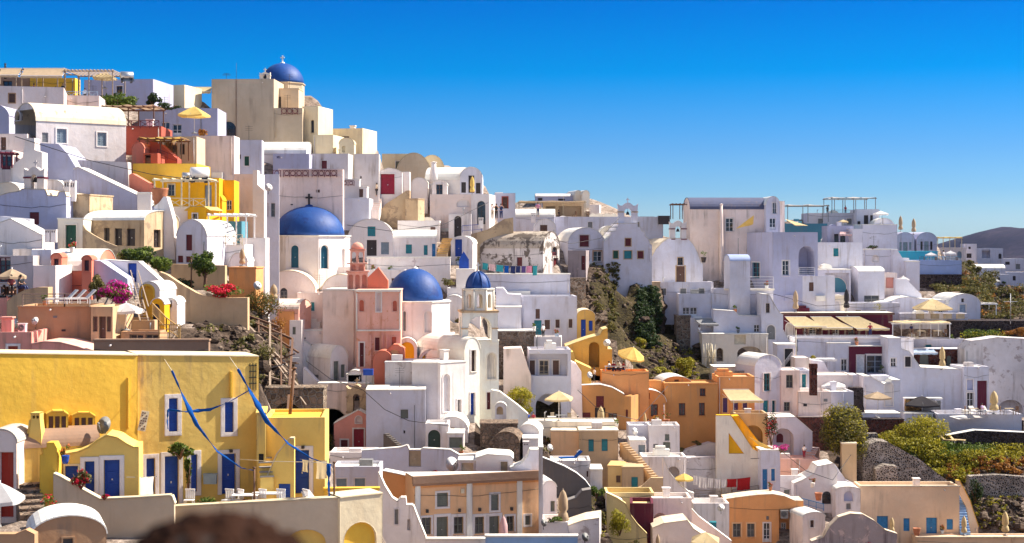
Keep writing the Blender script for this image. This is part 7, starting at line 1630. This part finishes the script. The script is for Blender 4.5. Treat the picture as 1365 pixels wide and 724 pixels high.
#  laundry
laundry('clothes line on the terrace below the old stained vault',643,350,716,354,170,171,[(0.,.1,9,'cloth_teal','small dark blue cloth at left end of upper line'),(.12,.23,9,'cloth_pink','lilac cloth on the upper line'),(.25,.38,9,'cloth_teal','pale turquoise towel on the upper line'),
(.40,.48,10,'cloth_blue','narrow royal blue cloth on the upper line'),(.51,.6,10,'c_dkblue','navy cloth in the middle of the upper line'),(.61,.69,9,'c_dkblue','second navy cloth right of the first'),(.71,.79,9,'c_purple','plum coloured cloth on the upper line'),(.8,.9,9,'c_pink','magenta pink cloth near the right end'),(.92,1.,13,'cloth_teal','dark teal towel at right end of upper line')],.2)
laundry('clothes line before the curved whitewashed wall',924,633,1000,636,152,152.5,[(0.,.085,13,'cloth_white','leftmost white sheet on the lower line'),(.1,.235,15,'cloth_white','largest white sheet on the lower line'),(.26,.35,13,'cloth_white','third white sheet on the lower line'),(.375,.47,13,'cloth_white','fourth white sheet on the lower line'),
(.49,.57,12,'cloth_white','fifth white sheet next to the red cloths'),(.59,.76,11,'cloth_red','left dark red cloth on the lower line'),(.77,1.,16,'cloth_red','right larger dark red cloth on the lower line')],.3)
laundry('short clothes line on the yellow wall with white towel',168,636,209,635,72.3,75.5,[(.36,.88,24,'cloth_white','white towel hanging by the tall blue door')],.02)
laundry('rope with pale towels at the right yellow wing',400,612,436,614,76.2,75.3,[(.08,.3,16,'cloth_cream','small cream towel beside the yellow wing door'),(.6,1.,24,'cloth_cream','larger cream towel beside the hanging blue cloth')],.05)
#  terrace furniture
for i,(x,lb)in enumerate([(252,'leftmost'),(303,'second'),(316,'third'),(346,'fourth'),(372,'fifth'),(402,'sixth')]):chair('%s white slatted chair on the yellow house terrace'%lb,x,672,rr.uniform(-60,60),'white',76.2,group='white chairs on the yellow house terrace')
table('white table with flower bowl on yellow house terrace',327,672,1.3,'white',76.1);table('long white bench table near the sixth chair',356,672,1.5,'white',76.6)
lounger('left white sun lounger on the tan roof',83,405,-60,D=90.4,group='white loungers on the tan roof');lounger('middle white sun lounger on the tan roof',94,405,-60,D=90.4,group='white loungers on the tan roof');lounger('right white sun lounger with dark towel end',107,405,-60,D=89.8,group='white loungers on the tan roof')
lounger('white folding lounger at the right of yellow terrace',425,671,60,D=76.2);lounger('cream lounger on the cafe terrace, nearer the parasol',765,569,-40,'cloth_cream','woodl',D=150);lounger('cream lounger on the cafe terrace, nearer orange house',776,569,-40,'cloth_cream','woodl',D=150)
lounger('royal blue striped deckchair on the white terrace',761,615,-75,'cloth_blue','c_redd',D=133,s=1.1);lounger('white lounger left of the reclining guest',1300,552,20,D=171.5);lounger('white lounger right of the reclining guest',1316,552,20,D=171.5)
lounger('left white lounger at lower stone terrace',1263,590,60,'cloth_cream',D=167);lounger('right white lounger at lower stone terrace',1275,590,60,'cloth_cream',D=167)
for i,(x,lb)in enumerate([(738,'left'),(757,'right')]):chair('%s cafe chair under the wide cream parasol'%lb,x,567,40*(1-2*i),'c_tan',150)
table('grey cafe table under the wide cream parasol',748,568,1.1,'c_grey',150);table('low bench table along the cafe terrace edge',772,572,3.6,'c_grey',147,h=.45);table('dining table under the tilted yellow parasol',820,498,2.2,'c_white',159.3)
table('pale wooden table at the peach hotel door',652,724,2.2,'c_cream',102.5);chair('dark sling chair at the peach hotel corner',690,722,30,'c_tan',102.5)
for i,(x,lb)in enumerate([(1227,'leftmost'),(1247,'second'),(1264,'third'),(1281,'rightmost')]):boxm('%s cream planter box on the parasol terrace'%lb,'planter','planter',x-5,x+5,419,424,192.5,.5,'c_tan')
boxm('white louvred dresser at cafe terrace','cabinet','cabinet',730,741,556,568,149,.5,'white',None);boxm('small blue roof box near orange shed','roof_box','box',484,497,493,499,138.5,.6,'c_blue')
boxm('teal panel box above the dark treads','panel_box','box',905,917,666,684,136,.4,'c_teal');boxm('green wheelie bin standing by the white stair','bin','bin',947,955,697,705,137,.7,'c_teal')
for x,y,D,lb in[(1082,447,188.6,'left end under the middle cream awning'),(1100,447,188.6,'middle of the maroon restaurant terrace'),(1122,447,188.6,'under the rightmost cream awning'),(1150,447,188.4,'open end of the maroon restaurant terrace'),(1205,449,187,'left bay of the white restaurant canopy'),(1228,449,187,'middle bay of the white restaurant canopy'),(1250,449,187,'right bay of the white restaurant canopy'),(1268,350,219.5,'terrace beside the right small white parasol'),(1240,350,219,'terrace beside the left small white parasol'),(1298,553,171,'white terrace left of the cream parasol'),(1345,553,171,'white terrace right of the cream parasol'),(735,291,210,'left part of the ridge restaurant'),(757,291,210,'right part of the ridge restaurant'),(30,128,156,'under the left tan canvas roof'),(62,128,156,'under the long tan canvas roof')]:
 table('square dining table at the '+lb,x,y,1.0,'c_tan',D);chair('chair left of the table at the '+lb.replace('small ',''),x-9 if y<300 or y>400 else x-6,y,60,'wood',D);chair('chair right of the table at the '+lb.replace('small ',''),x+9 if y<300 or y>400 else x+6,y,-60,'wood',D)
for i,(x,y,D,fl,lb)in enumerate([(1002,445,185,None,'on the ramped white parapet'),(1142,452,184.6,'flowr','on the long white parapet under the awnings'),(1196,503,176,None,'by the rounded wall end'),(1240,553,173,None,'on the planter wall'),(980,384,188.5,None,'at left end of the balcony railing'),(1022,384,188.5,'flowr','at right end of the balcony railing'),(712,449,161,None,'at the teal door'),(742,448,161,'flowr','below the narrow brown window'),(497,343,169,'flowr','beside the dark door above the pink tower'),(520,343,169,None,'right of the teal doors above the pink tower'),(610,343,171,None,'next to the cobalt door'),(577,604,130.5,'flowr','before the green arched door'),(615,604,130,None,'right of the grey-green shutters'),(822,570,155,None,'at right corner of the first orange house'),(874,566,157.5,'flowo','under the dark orange house window'),(1027,655,151,'flowr','beside the cobalt door of the bluish front'),(1160,714,150.5,'flowr','by the first bright blue door'),(1222,714,150.5,None,'between two blue openings'),(1256,714,150.5,'flowo','right of the second bright blue door'),(600,722,103,'flowr','before the grey hotel door'),(640,722,103,None,'below a hotel column'),(165,328,115,None,'on the scooped tan patio'),(96,340,112,'flowr','beside the dark green double door'),(60,405,97,None,'at the coral wall foot'),(1030,498,166,None,'by the tall teal window'),(893,611,149,'flowr','by the grey-green door of the cube house'),(1047,418,193,None,'on the terrace above the awnings, left'),(1098,418,193,None,'on the terrace above the awnings, right')]):
 pot('potted plant '+lb,x,y,11 if D>140 else 15,fl,rr.choice(['terra','RW','c_bluegrey']),None,.41)
for i,(x,y,D,c,lg,lb)in enumerate([(1090,449,189,'c_white','c_dark','standing waiter in white behind the middle cream awning'),(1160,449,188,'c_red','c_dkblue','guest in red at the open end of the restaurant terrace'),(1215,450,188,'c_dkblue','c_tan','guest in navy under the white restaurant canopy'),(745,291,212,'c_black','c_dark','guest in black inside the ridge restaurant'),(1258,350,220,'c_white','c_white','bather in white between the two small parasols'),(585,332,173,'c_tan','c_dark','walker in tan on the yellow steps'),(690,568,146,'c_black','c_tan','walker in black left of the blue clad guest'),(770,567,149,'c_lilac','c_dkblue','guest in lilac beside the cream loungers'),(502,262,178,'c_cream','c_dark','person in cream at the foot of the maroon door'),(1072,613,158,'c_white','c_red','person in white near the pink edged steps'),(45,130,156,'c_red','c_dark','restaurant guest in red under long canvas')]):
 person(lb,x,y,18,c,lg,rr.choice(['stand','walk','hips']),rr.uniform(-80,80),D,group='tourists and residents')
#  people
person('tourist in white shirt raising a camera by the ochre wall',656,293,24,'c_white','c_tan','photo',10,182,group='tourists and residents');person('tourist in black top raising a camera beside the brown door',661.5,293,24,'c_black','c_dark','photo',-5,183,group='tourists and residents')
person('tourist in navy clothes at the head of ochre parapet',668,293,24,'c_dkblue','c_dkblue','photo',15,182,group='tourists and residents');person('visitor in pink shirt on the grey barrel roof',717,289,19,'c_pink','c_dkblue','hips',0,203,group='tourists and residents')
person('person in white shirt beside the teal door',724,448,19,'c_white','c_black','stand',30,161.5,group='tourists and residents');person('man in green shirt standing on orange terrace',848,565,19,'c_green','c_tan','hips',-20,157.5,group='tourists and residents');person('person in navy shirt beside slim folded parasol',864,564,17,'c_dkblue','c_red','stand',20,157.5,group='tourists and residents')
for x,c,lb,rz in[(812,'c_white','white shirt at left end',60),(818,'c_red','red top left of centre',10),(824,'c_cream','cream shirt right of centre',-20),(831,'c_red','dark red top at right end',-60)]:person('seated diner in %s under yellow parasol'%lb,x,500,18,c,'c_dkblue','sit',rz,159.9,group='tourists and residents')
person('waiter in white standing at left of the diners',792,500,20,'c_white','c_black','walk',-60,157.8,group='tourists and residents');person('guest in blue at the foot of the cafe stairs',704,565,18,'c_blue','c_red','stand',30,148,group='tourists and residents');person('guest in red beside the blue clad guest',711,566,17,'c_red','c_blue','stand',-30,148,group='tourists and residents')
person('seated guest in dark top left under the straw parasol',5,392,20,'c_black','c_dark','sit',-70,99.5,group='tourists and residents');person('seated guest with long hair under the straw parasol',15,391,20,'c_redd','c_dark','sit',20,99.2,group='tourists and residents');person('seated guest in black right of the straw parasol',28,391,20,'c_black','c_dkblue','sit',70,99.5,group='tourists and residents')
for x,y in((5,392),(15,391),(28,391)):boxm('%s wooden bench seat under the straw parasol'%{5:'left',15:'middle',28:'right'}[x],'bench','bench',x-4,x+4,383,391,99.6,.45,'wood')
person('reclining guest in lilac on the right terrace',1309,552,15,'c_lilac','c_white','sit',40,170.8,group='tourists and residents');person('figure in white resting at the cliff terrace',932,447,16,'c_white','c_white','sit',40,184.5,group='tourists and residents')
for x,c,lb in[(84,'c_black','black top near the pergola pillar'),(95,'c_dkblue','navy top behind crossed railing'),(113,'c_white','white top at right of the railing')]:person('restaurant guest in %s'%lb,x,130,17,c,'c_dark','stand',0,155.5,group='tourists and residents')
person('tiny red clad guest at far ridge terrace',1127,284,10,'c_red','c_dark','stand',0,233,group='tourists and residents');person('tiny dark clad guest at far ridge terrace',1103,284,10,'c_black','c_dark','stand',0,233.5,group='tourists and residents');person('person in white near red stair railing',232,205,15,'c_white','c_dark','stand',0,139.5,group='tourists and residents')
pf=V((-.255,1.3,-2.0));o,s_,zp=person('onlooker seen from behind, out-of-focus dark brown hair at bottom edge',0,0,0,'c_grey','c_dkblue','stand',180,p=pf,H_=1.73,sub=2,hair='hair')
_M['hairf']=paint('hair_brown',(.026,.0105,.006),.9,.4,.08)
hb=MB().ball((0,.02*s_,(zp+.715)*s_),.112*s_,20,0,(.98,1.02,1.0));hb.tube([(0,.06*s_,(zp+.74)*s_),(0,.11*s_,(zp+.62)*s_),(0,.10*s_,(zp+.50)*s_),(0,.09*s_,(zp+.38)*s_)],[.10*s_,.105*s_,.09*s_,.05*s_],14)
for i in range(520):
 a=rr.uniform(0,6.28);b=rr.uniform(0,1.6);r_=.108*s_;q=V((r_*math.cos(a)*math.sin(b),.02*s_+r_*math.sin(a)*math.sin(b),(zp+.715)*s_+r_*math.cos(b)));hb.ball(tuple(q),rr.uniform(.004,.012),6,0,(1,1,.8))
hb.build('hair_mass','hairf',o,reg=False)
#  pots
pot('blue pot with orange flowers on the yellow gate shoulder',87,618,24,'flowo','c_blue',72.1);pot('large terracotta pot with red geranium by stone steps',63,688,38,'flowr','terra',69);pot('tall terracotta urn on the coral stair wall',213,272,22,False,'terra',120)
pot('terracotta flower bowl on the terrace table',327,660,12,'flowr','terra',76.1,push=0);pot('round terracotta jar on the white yard',1091,667,10,False,'terra',150);pot('pink flower bowl on the white yard terrace',1083,650,14,'flowr','RW',151);pot('round terracotta jar on the peach terrace',1222,714,10,False,'terra',149)
pot('shrub pot under the twin windows of maroon front',1174,500,14,None,'c_grey',181.5);pot('palm in pot beside the white parapet',1172,425,22,None,'RW',195,plant='leafy');pot('dark round plant pot on the white cottage terrace',938,350,16,None,'c_dark',196);pot('cactus pot on terrace above the drystone wall',1269,452,12,None,'c_grey',191)
pot('orange pot with shrub on the orange terrace',888,568,20,'flowr','terra',157.5);pot('plant pot on cafe terrace near loggia',752,572,14,None,'c_dark',148.5);pot('green potted plant by cream loungers',783,570,14,None,'terra',150.5);pot('small plant pot beside the glazed window terrace',984,445,10,None,'c_grey',184)
#  plants
def on_hill(l):return abs(H_at(l.x,l.y)-l.z)<.25
def creep(label,quads,n,m,seed,r=.75,nm='creeper',cliff=False):
 rg=random.Random(seed);mb=MB();c0=None
 for _ in range(n):
  x0,x1,y0,y1=rg.choice(quads);loc,nn=hit(rg.uniform(x0,x1),rg.uniform(y0,y1))
  if loc is None or not(cliff or on_hill(loc)):continue
  c0=c0 or loc;q=r*rg.uniform(.6,1.4);leaves(mb,tuple(loc-c0+V((0,-.1,.25*q))),(q,q*.7,q*.75),int(55*q/r),.26,0,clumps=5,seed=rg.randrange(10**6))
 if c0 is None:print('no ground for',label);return
 o=mb.build(nm,m,None,Matrix.Translation(c0),reg=False);tag(o,label,nm,kind='stuff' if nm=='shrubs' else None)
bush('large round green bush under the bare pergola on the skyline',157,141,56,28,'leaf',2600,158,size=.28);bush('darker green bush right of the round bush',204,142,26,20,'leafd',900,160,size=.25);bush('low green hedge strip on the upper terrace',222,146,40,9,'leafd',700,158,size=.22)
bush('dark red climbing shrub beside yellow parasol',269,174,14,20,'leafr',400,147,size=.2);bush('leafy green vine mass spilling over the tan parapet',184,352,54,25,'leaf',2600,109,flower='leafd',fn=900,size=.24,name='vine',cat='vine');bush('vine tail drooping right along curved tan wall',214,366,36,26,'leaf',1400,110,size=.22,name='vine',cat='vine')
bush('small tree with hanging leaves below lavender vaulted house',273,378,40,34,'leaf',1800,113,size=.22,trunk=10,name='tree',cat='tree',flower='leafd',fn=500);bush('dark scrub behind the small hanging tree',242,376,34,18,'leafd',900,112.5,size=.2);bush('green shrub clump left of the orange ruined wall',300,378,34,16,'leafo',700,115,size=.18)
bush('bright red bougainvillea on the tan wall',298,397,52,20,'leaf',800,108.3,flower='flowr',fn=1500,size=.2,name='bougainvillea',cat='bougainvillea',push=0);bush('magenta bougainvillea over the coral wall',158,404,50,30,'leafo',1500,97.5,flower='flowm',fn=1600,size=.2,name='bougainvillea',cat='bougainvillea');bush('yellow-green shrub left of magenta bougainvillea',130,402,26,36,'leafo',1100,98,size=.18)
bush('small magenta flower bush by wooden landing',262,448,22,16,'leafo',300,92,flower='flowm',fn=450,size=.16,name='bougainvillea',cat='bougainvillea');bush('tall feathery shrub above the timber scaffold',352,440,60,44,'leafo',2200,116,flower='leafr',fn=500,size=.16);bush('rust tinted shrub right in the timber scaffold',368,446,30,34,'leafr',700,114,size=.15);bush('green shrub at foot of tan retaining wall',242,424,28,30,'leafd',900,110,size=.2);bush('pale dry shrub at the scaffold bottom',350,476,44,30,'leafo',700,106,size=.15);bush('yellow weeds above the yellow roof',300,474,50,12,'leafy',400,100,size=.15)
bush('leafy climber around the tall blue door of the yellow house',240,612,42,24,'leaf',700,77.6,size=.2,name='vine',cat='vine',drop=False,dy=.35);bush('climber stem hanging right of the tall blue door',251,652,12,48,'leaf',420,78,size=.17,name='vine',cat='vine',drop=False,dy=.35);bush('low shrub on the terrace under the blue door climber',276,672,34,16,'leaf',350,76.5,size=.14)
bush('flowering climber trailing over the cream ramp wall',108,652,34,26,'leafo',450,71.5,flower='flowr',fn=140,size=.15,name='bougainvillea',cat='bougainvillea',drop=False,dy=.4);bush('small pink flowers on the cream ramp wall',139,666,13,7,'leaf',70,71.4,flower='flowr',fn=110,size=.12,name='bougainvillea',cat='bougainvillea',drop=False,dy=.4)
bush('sunlit golden green shrubs on slope right of bell tower',690,548,44,36,'leafy',2200,150,size=.2);bush('second golden green shrub lower on bell tower slope',704,562,20,22,'leafy',700,148.5,size=.2);bush('yellow shrub by the arched green door',592,604,14,8,'leafy',250,130,size=.15);bush('thin vine on the left side of salmon chapel',440,596,18,40,'leafo',420,137,size=.16,name='vine',cat='vine',dy=.4)
creep('dark ivy covering the cliff face beneath the brown-door chapel',[(850,878,385,420),(848,880,410,462)],300,'leafd',1,.55,cliff=True);creep('hanging green creeper on the cliff under the stepped chapel',[(806,822,350,400),(812,820,390,440)],55,'leafo',2,.5,cliff=True);creep('sparse creeper strands left of the hanging green creeper',[(787,803,352,415)],14,'leafo',3,.45,cliff=True)
bush('bright yellow-green bush below the cliff',852,470,26,18,'leafy',1100,178,size=.22);bush('round golden bush on the stony slope',880,506,36,18,'leafy',1500,171.5,size=.22);bush('tall golden bush right of the round golden bush',912,502,34,30,'leafy',2000,173,size=.22);bush('small green bush beside ochre terrace',812,452,14,16,'leafy',500,172,size=.2);bush('dry weed clump below the plain orange house',905,600,22,8,'leafo',300,158,size=.18);bush('dry green weeds beside the wedge wall foot',930,595,16,8,'leafo',250,158.3,size=.18)
bush('very large round olive tree above the pink paved terrace',1124,624,68,76,'leafo',15000,160,flower='leafy',fn=3500,size=.26,name='tree',cat='tree',trunk=10,dy=.9,drop=False)
for x,yb,w,h,m_2,n,D,lb in[(1186,600,44,26,'leafy',2000,167,'bright green bush nearest the round tree'),(1206,616,34,24,'leaf',1500,165,'dark green bush below the bright bush'),(1232,596,60,30,'leafy',2800,167.5,'broad golden green bush in the middle of slope'),(1256,612,50,22,'leaf',1800,166,'green bush below the broad golden bush'),(1290,606,66,16,'leaf',1900,167.6,'long hedge along the volcanic stone wall'),(1338,612,66,16,'leafy',1700,168,'right hedge along the volcanic stone wall'),(1240,640,34,20,'leafy',1000,162.5,'golden shrub above the turquoise steps'),(1300,634,60,12,'leafr',900,164.5,'rust coloured low shrubs on the terrace band'),(1350,632,44,12,'leafo',700,165,'dry shrubs at right edge terrace band'),(1300,660,20,34,'leafd',900,157.5,'dark shrub beside the peach stair wall')]:
 bush(lb,x,yb+3,w*1.25,h*1.2,m_2,int(n*1.4),D,size=.22,group='bushes on the right slope')
for x,yb,w,h,m_2,n,D,lb in[(1262,391,40,12,'leafo',900,214,'olive shrub under black stone base'),(1278,386,22,12,'leafr',600,215,'rust shrub under black stone base'),(1290,362,24,18,'leafo',800,262,'olive bush on far hillside, top left'),(1300,372,24,18,'leafo',800,255,'olive bush on far hillside, second'),(1318,382,34,20,'leafo',1200,250,'largest olive bush on far hillside'),(1296,388,22,14,'leafy',600,240,'golden bush low on far hillside'),(1335,378,16,9,'leafd',400,262,'dark shrub beside small distant cottage'),(1310,400,34,12,'leafo',700,226,'dry bush above vaulted cottage'),(1352,404,40,14,'leafr',800,240,'rusty scrub at right edge hillside')]:
 bush(lb,x,yb,w,h,m_2,n,D,size=.3,group='shrubs on the far hillside')
bush('green ivy hedge topping the dark stone wall',1312,454,80,16,'leaf',2000,191.5,flower='leafy',fn=500,size=.22,drop=False,dy=.3,name='hedge',cat='hedge');bush('rusty ivy hedge at right edge',1362,450,50,14,'leafr',1200,191.5,size=.22,drop=False,dy=.3,name='hedge',cat='hedge')
bush('spiky agave above the lower rock slope',795,664,24,18,'leaf',700,126,size=.35,name='agave',cat='agave');bush('golden weeds on lower rock slope by yellow wavy wall',826,714,32,38,'leafy',1700,121,size=.17);bush('green creeper on rock below the agave',800,684,18,22,'leafo',600,124.5,size=.18);bush('green plants along the hut terrace',738,699,26,8,'leaf',350,107,size=.14);bush('bougainvillea magenta over the white wedge house',1040,604,30,12,'leaf',300,153,flower='flowm',fn=600,size=.16,name='bougainvillea',cat='bougainvillea',drop=False);bush('dark climbing plant beside orange arch',1028,596,20,50,'leafd',900,156,flower='flowr',fn=150,size=.18,drop=False,name='vine',cat='vine')
bush('dark bush behind second cobalt dome',598,388,24,14,'leafo',500,163,size=.2);bush('green bush in yard behind bell tower',610,436,12,10,'leafo',250,157,size=.18);bush('ivy over curved white wall at far ridge',1163,332,22,5,'leafd',300,213,size=.2,drop=False);bush('yellow flowers above stone panel awning',1084,478,14,4,'leafy',160,182,size=.18,drop=False);bush('plants on ruined yellow slope below wavy wall',845,722,20,14,'leafo',400,119.5,size=.15)
creep('golden shrubs spreading over the slope above the volcanic masonry',[(1165,1262,578,606),(1190,1275,590,622),(1215,1262,574,600)],330,'leafy',5,.95,'shrubs');creep('green shrubs tumbling down the slope right of the masonry',[(1225,1365,596,618),(1240,1300,610,650)],300,'leafy',6,.9,'shrubs');creep('rust brown scrub band below the long hedge',[(1255,1365,612,640)],150,'leafr',7,.6,'shrubs')
creep('olive scrub clothing the hillside below the distant houses',[(1275,1330,352,398),(1250,1300,376,396),(1300,1365,385,425)],420,'leafo',8,.9,'shrubs');creep('rust and gold scrub on the distant hillside',[(1280,1365,365,425)],55,'leafr',9,.8,'shrubs');creep('dark brush under the collapsed timber stair',[(290,400,430,515)],45,'leafo',10,.5,'shrubs')
#  loose rock and scrub (uncountable)
def scatter(nm,label,cat,quads,n,smin,smax,m,seed):
 rg=random.Random(seed);mb=MB()
 for _ in range(n):
  x0,x1,y0,y1=rg.choice(quads);loc,nn=hit(rg.uniform(x0,x1),rg.uniform(y0,y1))
  if loc is None or nn.z<.2 or not on_hill(loc):continue
  s=rg.uniform(smin,smax)*(1.6 if rg.random()<.12 else 1);k=len(mb.v);mb.ball((0,0,0),1,6)
  rz=rg.uniform(0,6);sx,sy,sz=s*rg.uniform(.7,1.4),s*rg.uniform(.7,1.4),s*rg.uniform(.5,.9)
  for i in range(k,len(mb.v)):
   v=mb.v[i];j=1+rg.uniform(-.25,.25);mb.v[i]=(loc.x+(v[0]*math.cos(rz)*sx-v[1]*math.sin(rz)*sy)*j,loc.y+(v[0]*math.sin(rz)*sx+v[1]*math.cos(rz)*sy)*j,loc.z+v[2]*sz*j)
 mb.s=[False]*len(mb.s);o=mb.build(nm,m,reg=False);tag(o,label,cat,kind='stuff')
RQ=[(780,900,350,480),(850,935,460,510),(715,740,570,610),(760,815,650,724),(1230,1365,600,638),(1295,1365,655,705),(1265,1365,370,430),(260,400,405,520),(1145,1170,600,650),(640,700,560,600)]
scatter('rocks','loose brown rocks scattered on the open slopes','rocks',RQ,1500,.12,.45,'ROCK',3)
scatter('stones','pale stones scattered on the open slopes','stones',RQ,900,.08,.25,'GS',4)
def weeds(nm,label,quads,n,m,seed,size=.25):
 rg=random.Random(seed);mb=MB()
 for _ in range(n):
  x0,x1,y0,y1=rg.choice(quads);loc,nn=hit(rg.uniform(x0,x1),rg.uniform(y0,y1))
  if loc is None or nn.z<.25 or not on_hill(loc):continue
  leaves(mb,(loc.x,loc.y,loc.z+.15),(.45,.45,.32),26,size,0,clumps=4,seed=rg.randrange(10**6))
 o=mb.build(nm,m,reg=False);tag(o,label,'weeds',kind='stuff')
weeds('dry_weeds','dry brown scrub on the rocky slopes',RQ[1:],300,'leafo',11);weeds('green_weeds','golden green scrub on the rocky slopes',RQ[1:2]+RQ[3:6],160,'leafy',12)
SKYTINT=[(0.,(.31,.47,.70)),(.017,(.28,.44,.68)),(.035,(.19,.37,.66)),(.062,(.125,.315,.63)),(.112,(.0,.27,.60)),(.157,(.0,.20,.55)),(.175,(.0,.19,.54)),(.26,(.35,.42,.5)),(.36,(1.18,.97,.80)),(1.,(1.42,1.06,.86))]
SKYS=.106;SUNE=5.0;EXPO=1.08
#  sea, far island, ledge under the viewer
m,t,b=nt('sea_water');b.inputs['Base Color'].default_value=(.012,.035,.10,1);b.inputs['Roughness'].default_value=.25
n=noisen(t,mapv(t,wpos(t),(.02,.02,.02)),1.5,8,.7);bump(t,b,n.outputs[0],.6,2.)
_M['sea']=m
mb=MB();mb.add([(-30000,-3000,-101),(40000,-3000,-101),(40000,60000,-101),(-30000,60000,-101)],[(0,1,2,3)])
o=mb.build('sea','sea',reg=False);o['kind']='structure'
_M['island']=rockm('island_rock',(.010,.010,.026),(.022,.016,.032),(.05,.034,.045),.008)  # dark rock, blued so its colour also carries distance haze
xsI=[i for i in range(0,121)];ysI=[i for i in range(0,25)]
def prof(t):
 return lerp_tab([(1262,334),(1282,320),(1292,314),(1305,309),(1322,305),(1338,301.5),(1352,302.5),(1365,303),(1400,296),(1460,290),(1540,300),(1640,318),(1740,334)],t)
vs=[]
for i in xsI:
 px_=1262+i*4;D0=5200
 ztop=(HY-prof(px_))/F*D0;
 for j in ysI:
  t_=j/24;y_=D0-900+1500*t_;x_=(px_-CX)/F*D0
  hgt=-101+(ztop+101)*math.sin(min(t_/.6,1)*math.pi/2)*(1 if t_<.6 else 1-(t_-.6)*.9)
  nn=noise.fractal(V((x_*.004,y_*.004,1)),.9,2,6)
  vs.append((x_+25*nn,y_,hgt+nn*26*min(1,t_*2)*max(0.,min(1,(hgt+101)/60))*(.35 if t_>.45 else 1)))
fs=[(i*25+j,(i+1)*25+j,(i+1)*25+j+1,i*25+j+1)for i in range(120)for j in range(24)]
o=MB().add(vs,fs,0,True).build('far_island_hills','island',reg=False);o['kind']='structure'
edge=[tuple(verts[i])for i in idx[0,:]]
mb=MB();n_=len(edge)
vs=[(x,y,z)for x,y,z in edge]+[(x*1.3,y-25 if abs(x)>45 else y-12,-101 if False else z-30)for x,y,z in edge]+[(x*1.6,y-45 if abs(x)>45 else y-18,-103)for x,y,z in edge]
fs=[(i,i+1,n_+i+1,n_+i)for i in range(n_-1)]+[(n_+i,n_+i+1,2*n_+i+1,2*n_+i)for i in range(n_-1)]
o=mb.add(vs,fs,0,True).build('lower_slope','ROCK',reg=False);o['kind']='structure'
for nm,col_,sx in(('right_slope',-1,60),('left_slope',0,-60)):
 edge=[tuple(verts[i])for i in idx[:,col_]];n_=len(edge)
 vs=[(x,y,z)for x,y,z in edge]+[(x+sx*3,y,-103)for x,y,z in edge]
 o=MB().add(vs,[(i,i+1,n_+i+1,n_+i)for i in range(n_-1)],0,True).build('side_slope','ROCK',reg=False);o['kind']='structure'
edge=[tuple(verts[i])for i in idx[-1,:]];n_=len(edge)
o=MB().add([(x,y,z)for x,y,z in edge]+[(x,y+300,-103)for x,y,z in edge],[(i,i+1,n_+i+1,n_+i)for i in range(n_-1)],0,True).build('back_slope','ROCK',reg=False);o['kind']='structure'
mb=MB();pts=[]
for j in range(14):
 for i in range(25):
  x_=-12+i;y_=-6+j*.8
  z_=-2.0+.03*noise.noise(V((x_,y_,0)))-(0 if y_<3.6 else(y_-3.6)**2*.9)
  pts.append((x_,y_,z_))
mb.add(pts,[(j*25+i,j*25+i+1,(j+1)*25+i+1,(j+1)*25+i)for j in range(13)for i in range(24)],0,True)
o=mb.build('viewpoint_ledge','TER',reg=False);o['kind']='structure'
o=MB().box(-12,-10,-101.5,12,3.4,-2.25).build('viewpoint_rock','ROCK',reg=False);o['kind']='structure'
#  light, sky, camera
SUN=V((.68,.18,.71)).normalized()
az=math.atan2(SUN.x,SUN.y);el=math.asin(SUN.z)
w=bpy.data.worlds.new('World');SC.world=w;w.use_nodes=True
t=w.node_tree;t.nodes.clear()
out=t.nodes.new('ShaderNodeOutputWorld');bg=t.nodes.new('ShaderNodeBackground')
sky=t.nodes.new('ShaderNodeTexSky');sky.sky_type='NISHITA';sky.sun_disc=False
sky.sun_elevation=el;sky.sun_rotation=az;sky.air_density=1.0;sky.dust_density=.3;sky.ozone_density=2.0;sky.altitude=100
tc=t.nodes.new('ShaderNodeTexCoord');sp=t.nodes.new('ShaderNodeSeparateXYZ');t.links.new(tc.outputs['Generated'],sp.inputs[0])
rp=ramp(t,sp.outputs[2],SKYTINT)
mx=mixc(t,1.0,sky.outputs[0],rp.outputs[0],'MULTIPLY')
t.links.new(mx,bg.inputs[0]);bg.inputs[1].default_value=SKYS
t.links.new(bg.outputs[0],out.inputs[0])
ld=bpy.data.lights.new('sun','SUN');ld.energy=SUNE;ld.angle=R(.5);ld.color=(1,.91,.77)
lo=bpy.data.objects.new('sun',ld);COL.objects.link(lo);lo.rotation_euler=SUN.to_track_quat('Z','Y').to_euler();lo.location=(60,100,90)
cam=bpy.data.cameras.new('camera');co=bpy.data.objects.new('camera',cam);COL.objects.link(co)
co.location=(0,0,0);co.rotation_euler=(R(90),0,0)
cam.sensor_width=36;cam.lens=36*F/1365;cam.shift_y=-(362-HY)/1365
cam.clip_start=.1;cam.clip_end=80000
cam.dof.use_dof=True;cam.dof.focus_distance=130;cam.dof.aperture_fstop=cam.lens/1000/.011
SC.camera=co
SC.view_settings.view_transform='Standard';SC.view_settings.look='None';SC.view_settings.gamma=1
SC.view_settings.use_curve_mapping=False;SC.view_settings.exposure=EXPO
SC.cycles.max_bounces=6;SC.cycles.diffuse_bounces=4;SC.cycles.use_denoising=True
dup_={l:n for l,n in LABELS.items()if len(n)>1}
if dup_:print('DUPLICATE LABELS',dup_)
#  air
hm=bpy.data.materials.new('haze');hm.use_nodes=True;t=hm.node_tree;t.nodes.clear()
ho=t.nodes.new('ShaderNodeOutputMaterial');hv=t.nodes.new('ShaderNodeVolumePrincipled');t.links.new(hv.outputs[0],ho.inputs['Volume'])
hv.inputs['Color'].default_value=(.40,.52,1,1);hv.inputs['Density'].default_value=.000015;hv.inputs['Anisotropy'].default_value=.2
_M['haze']=hm
o=MB().box(-5000,-3200,-105,8000,6600,120).build('haze','haze',reg=False);o['kind']='stuff';o['label']='thin blue air haze over sea and hills'
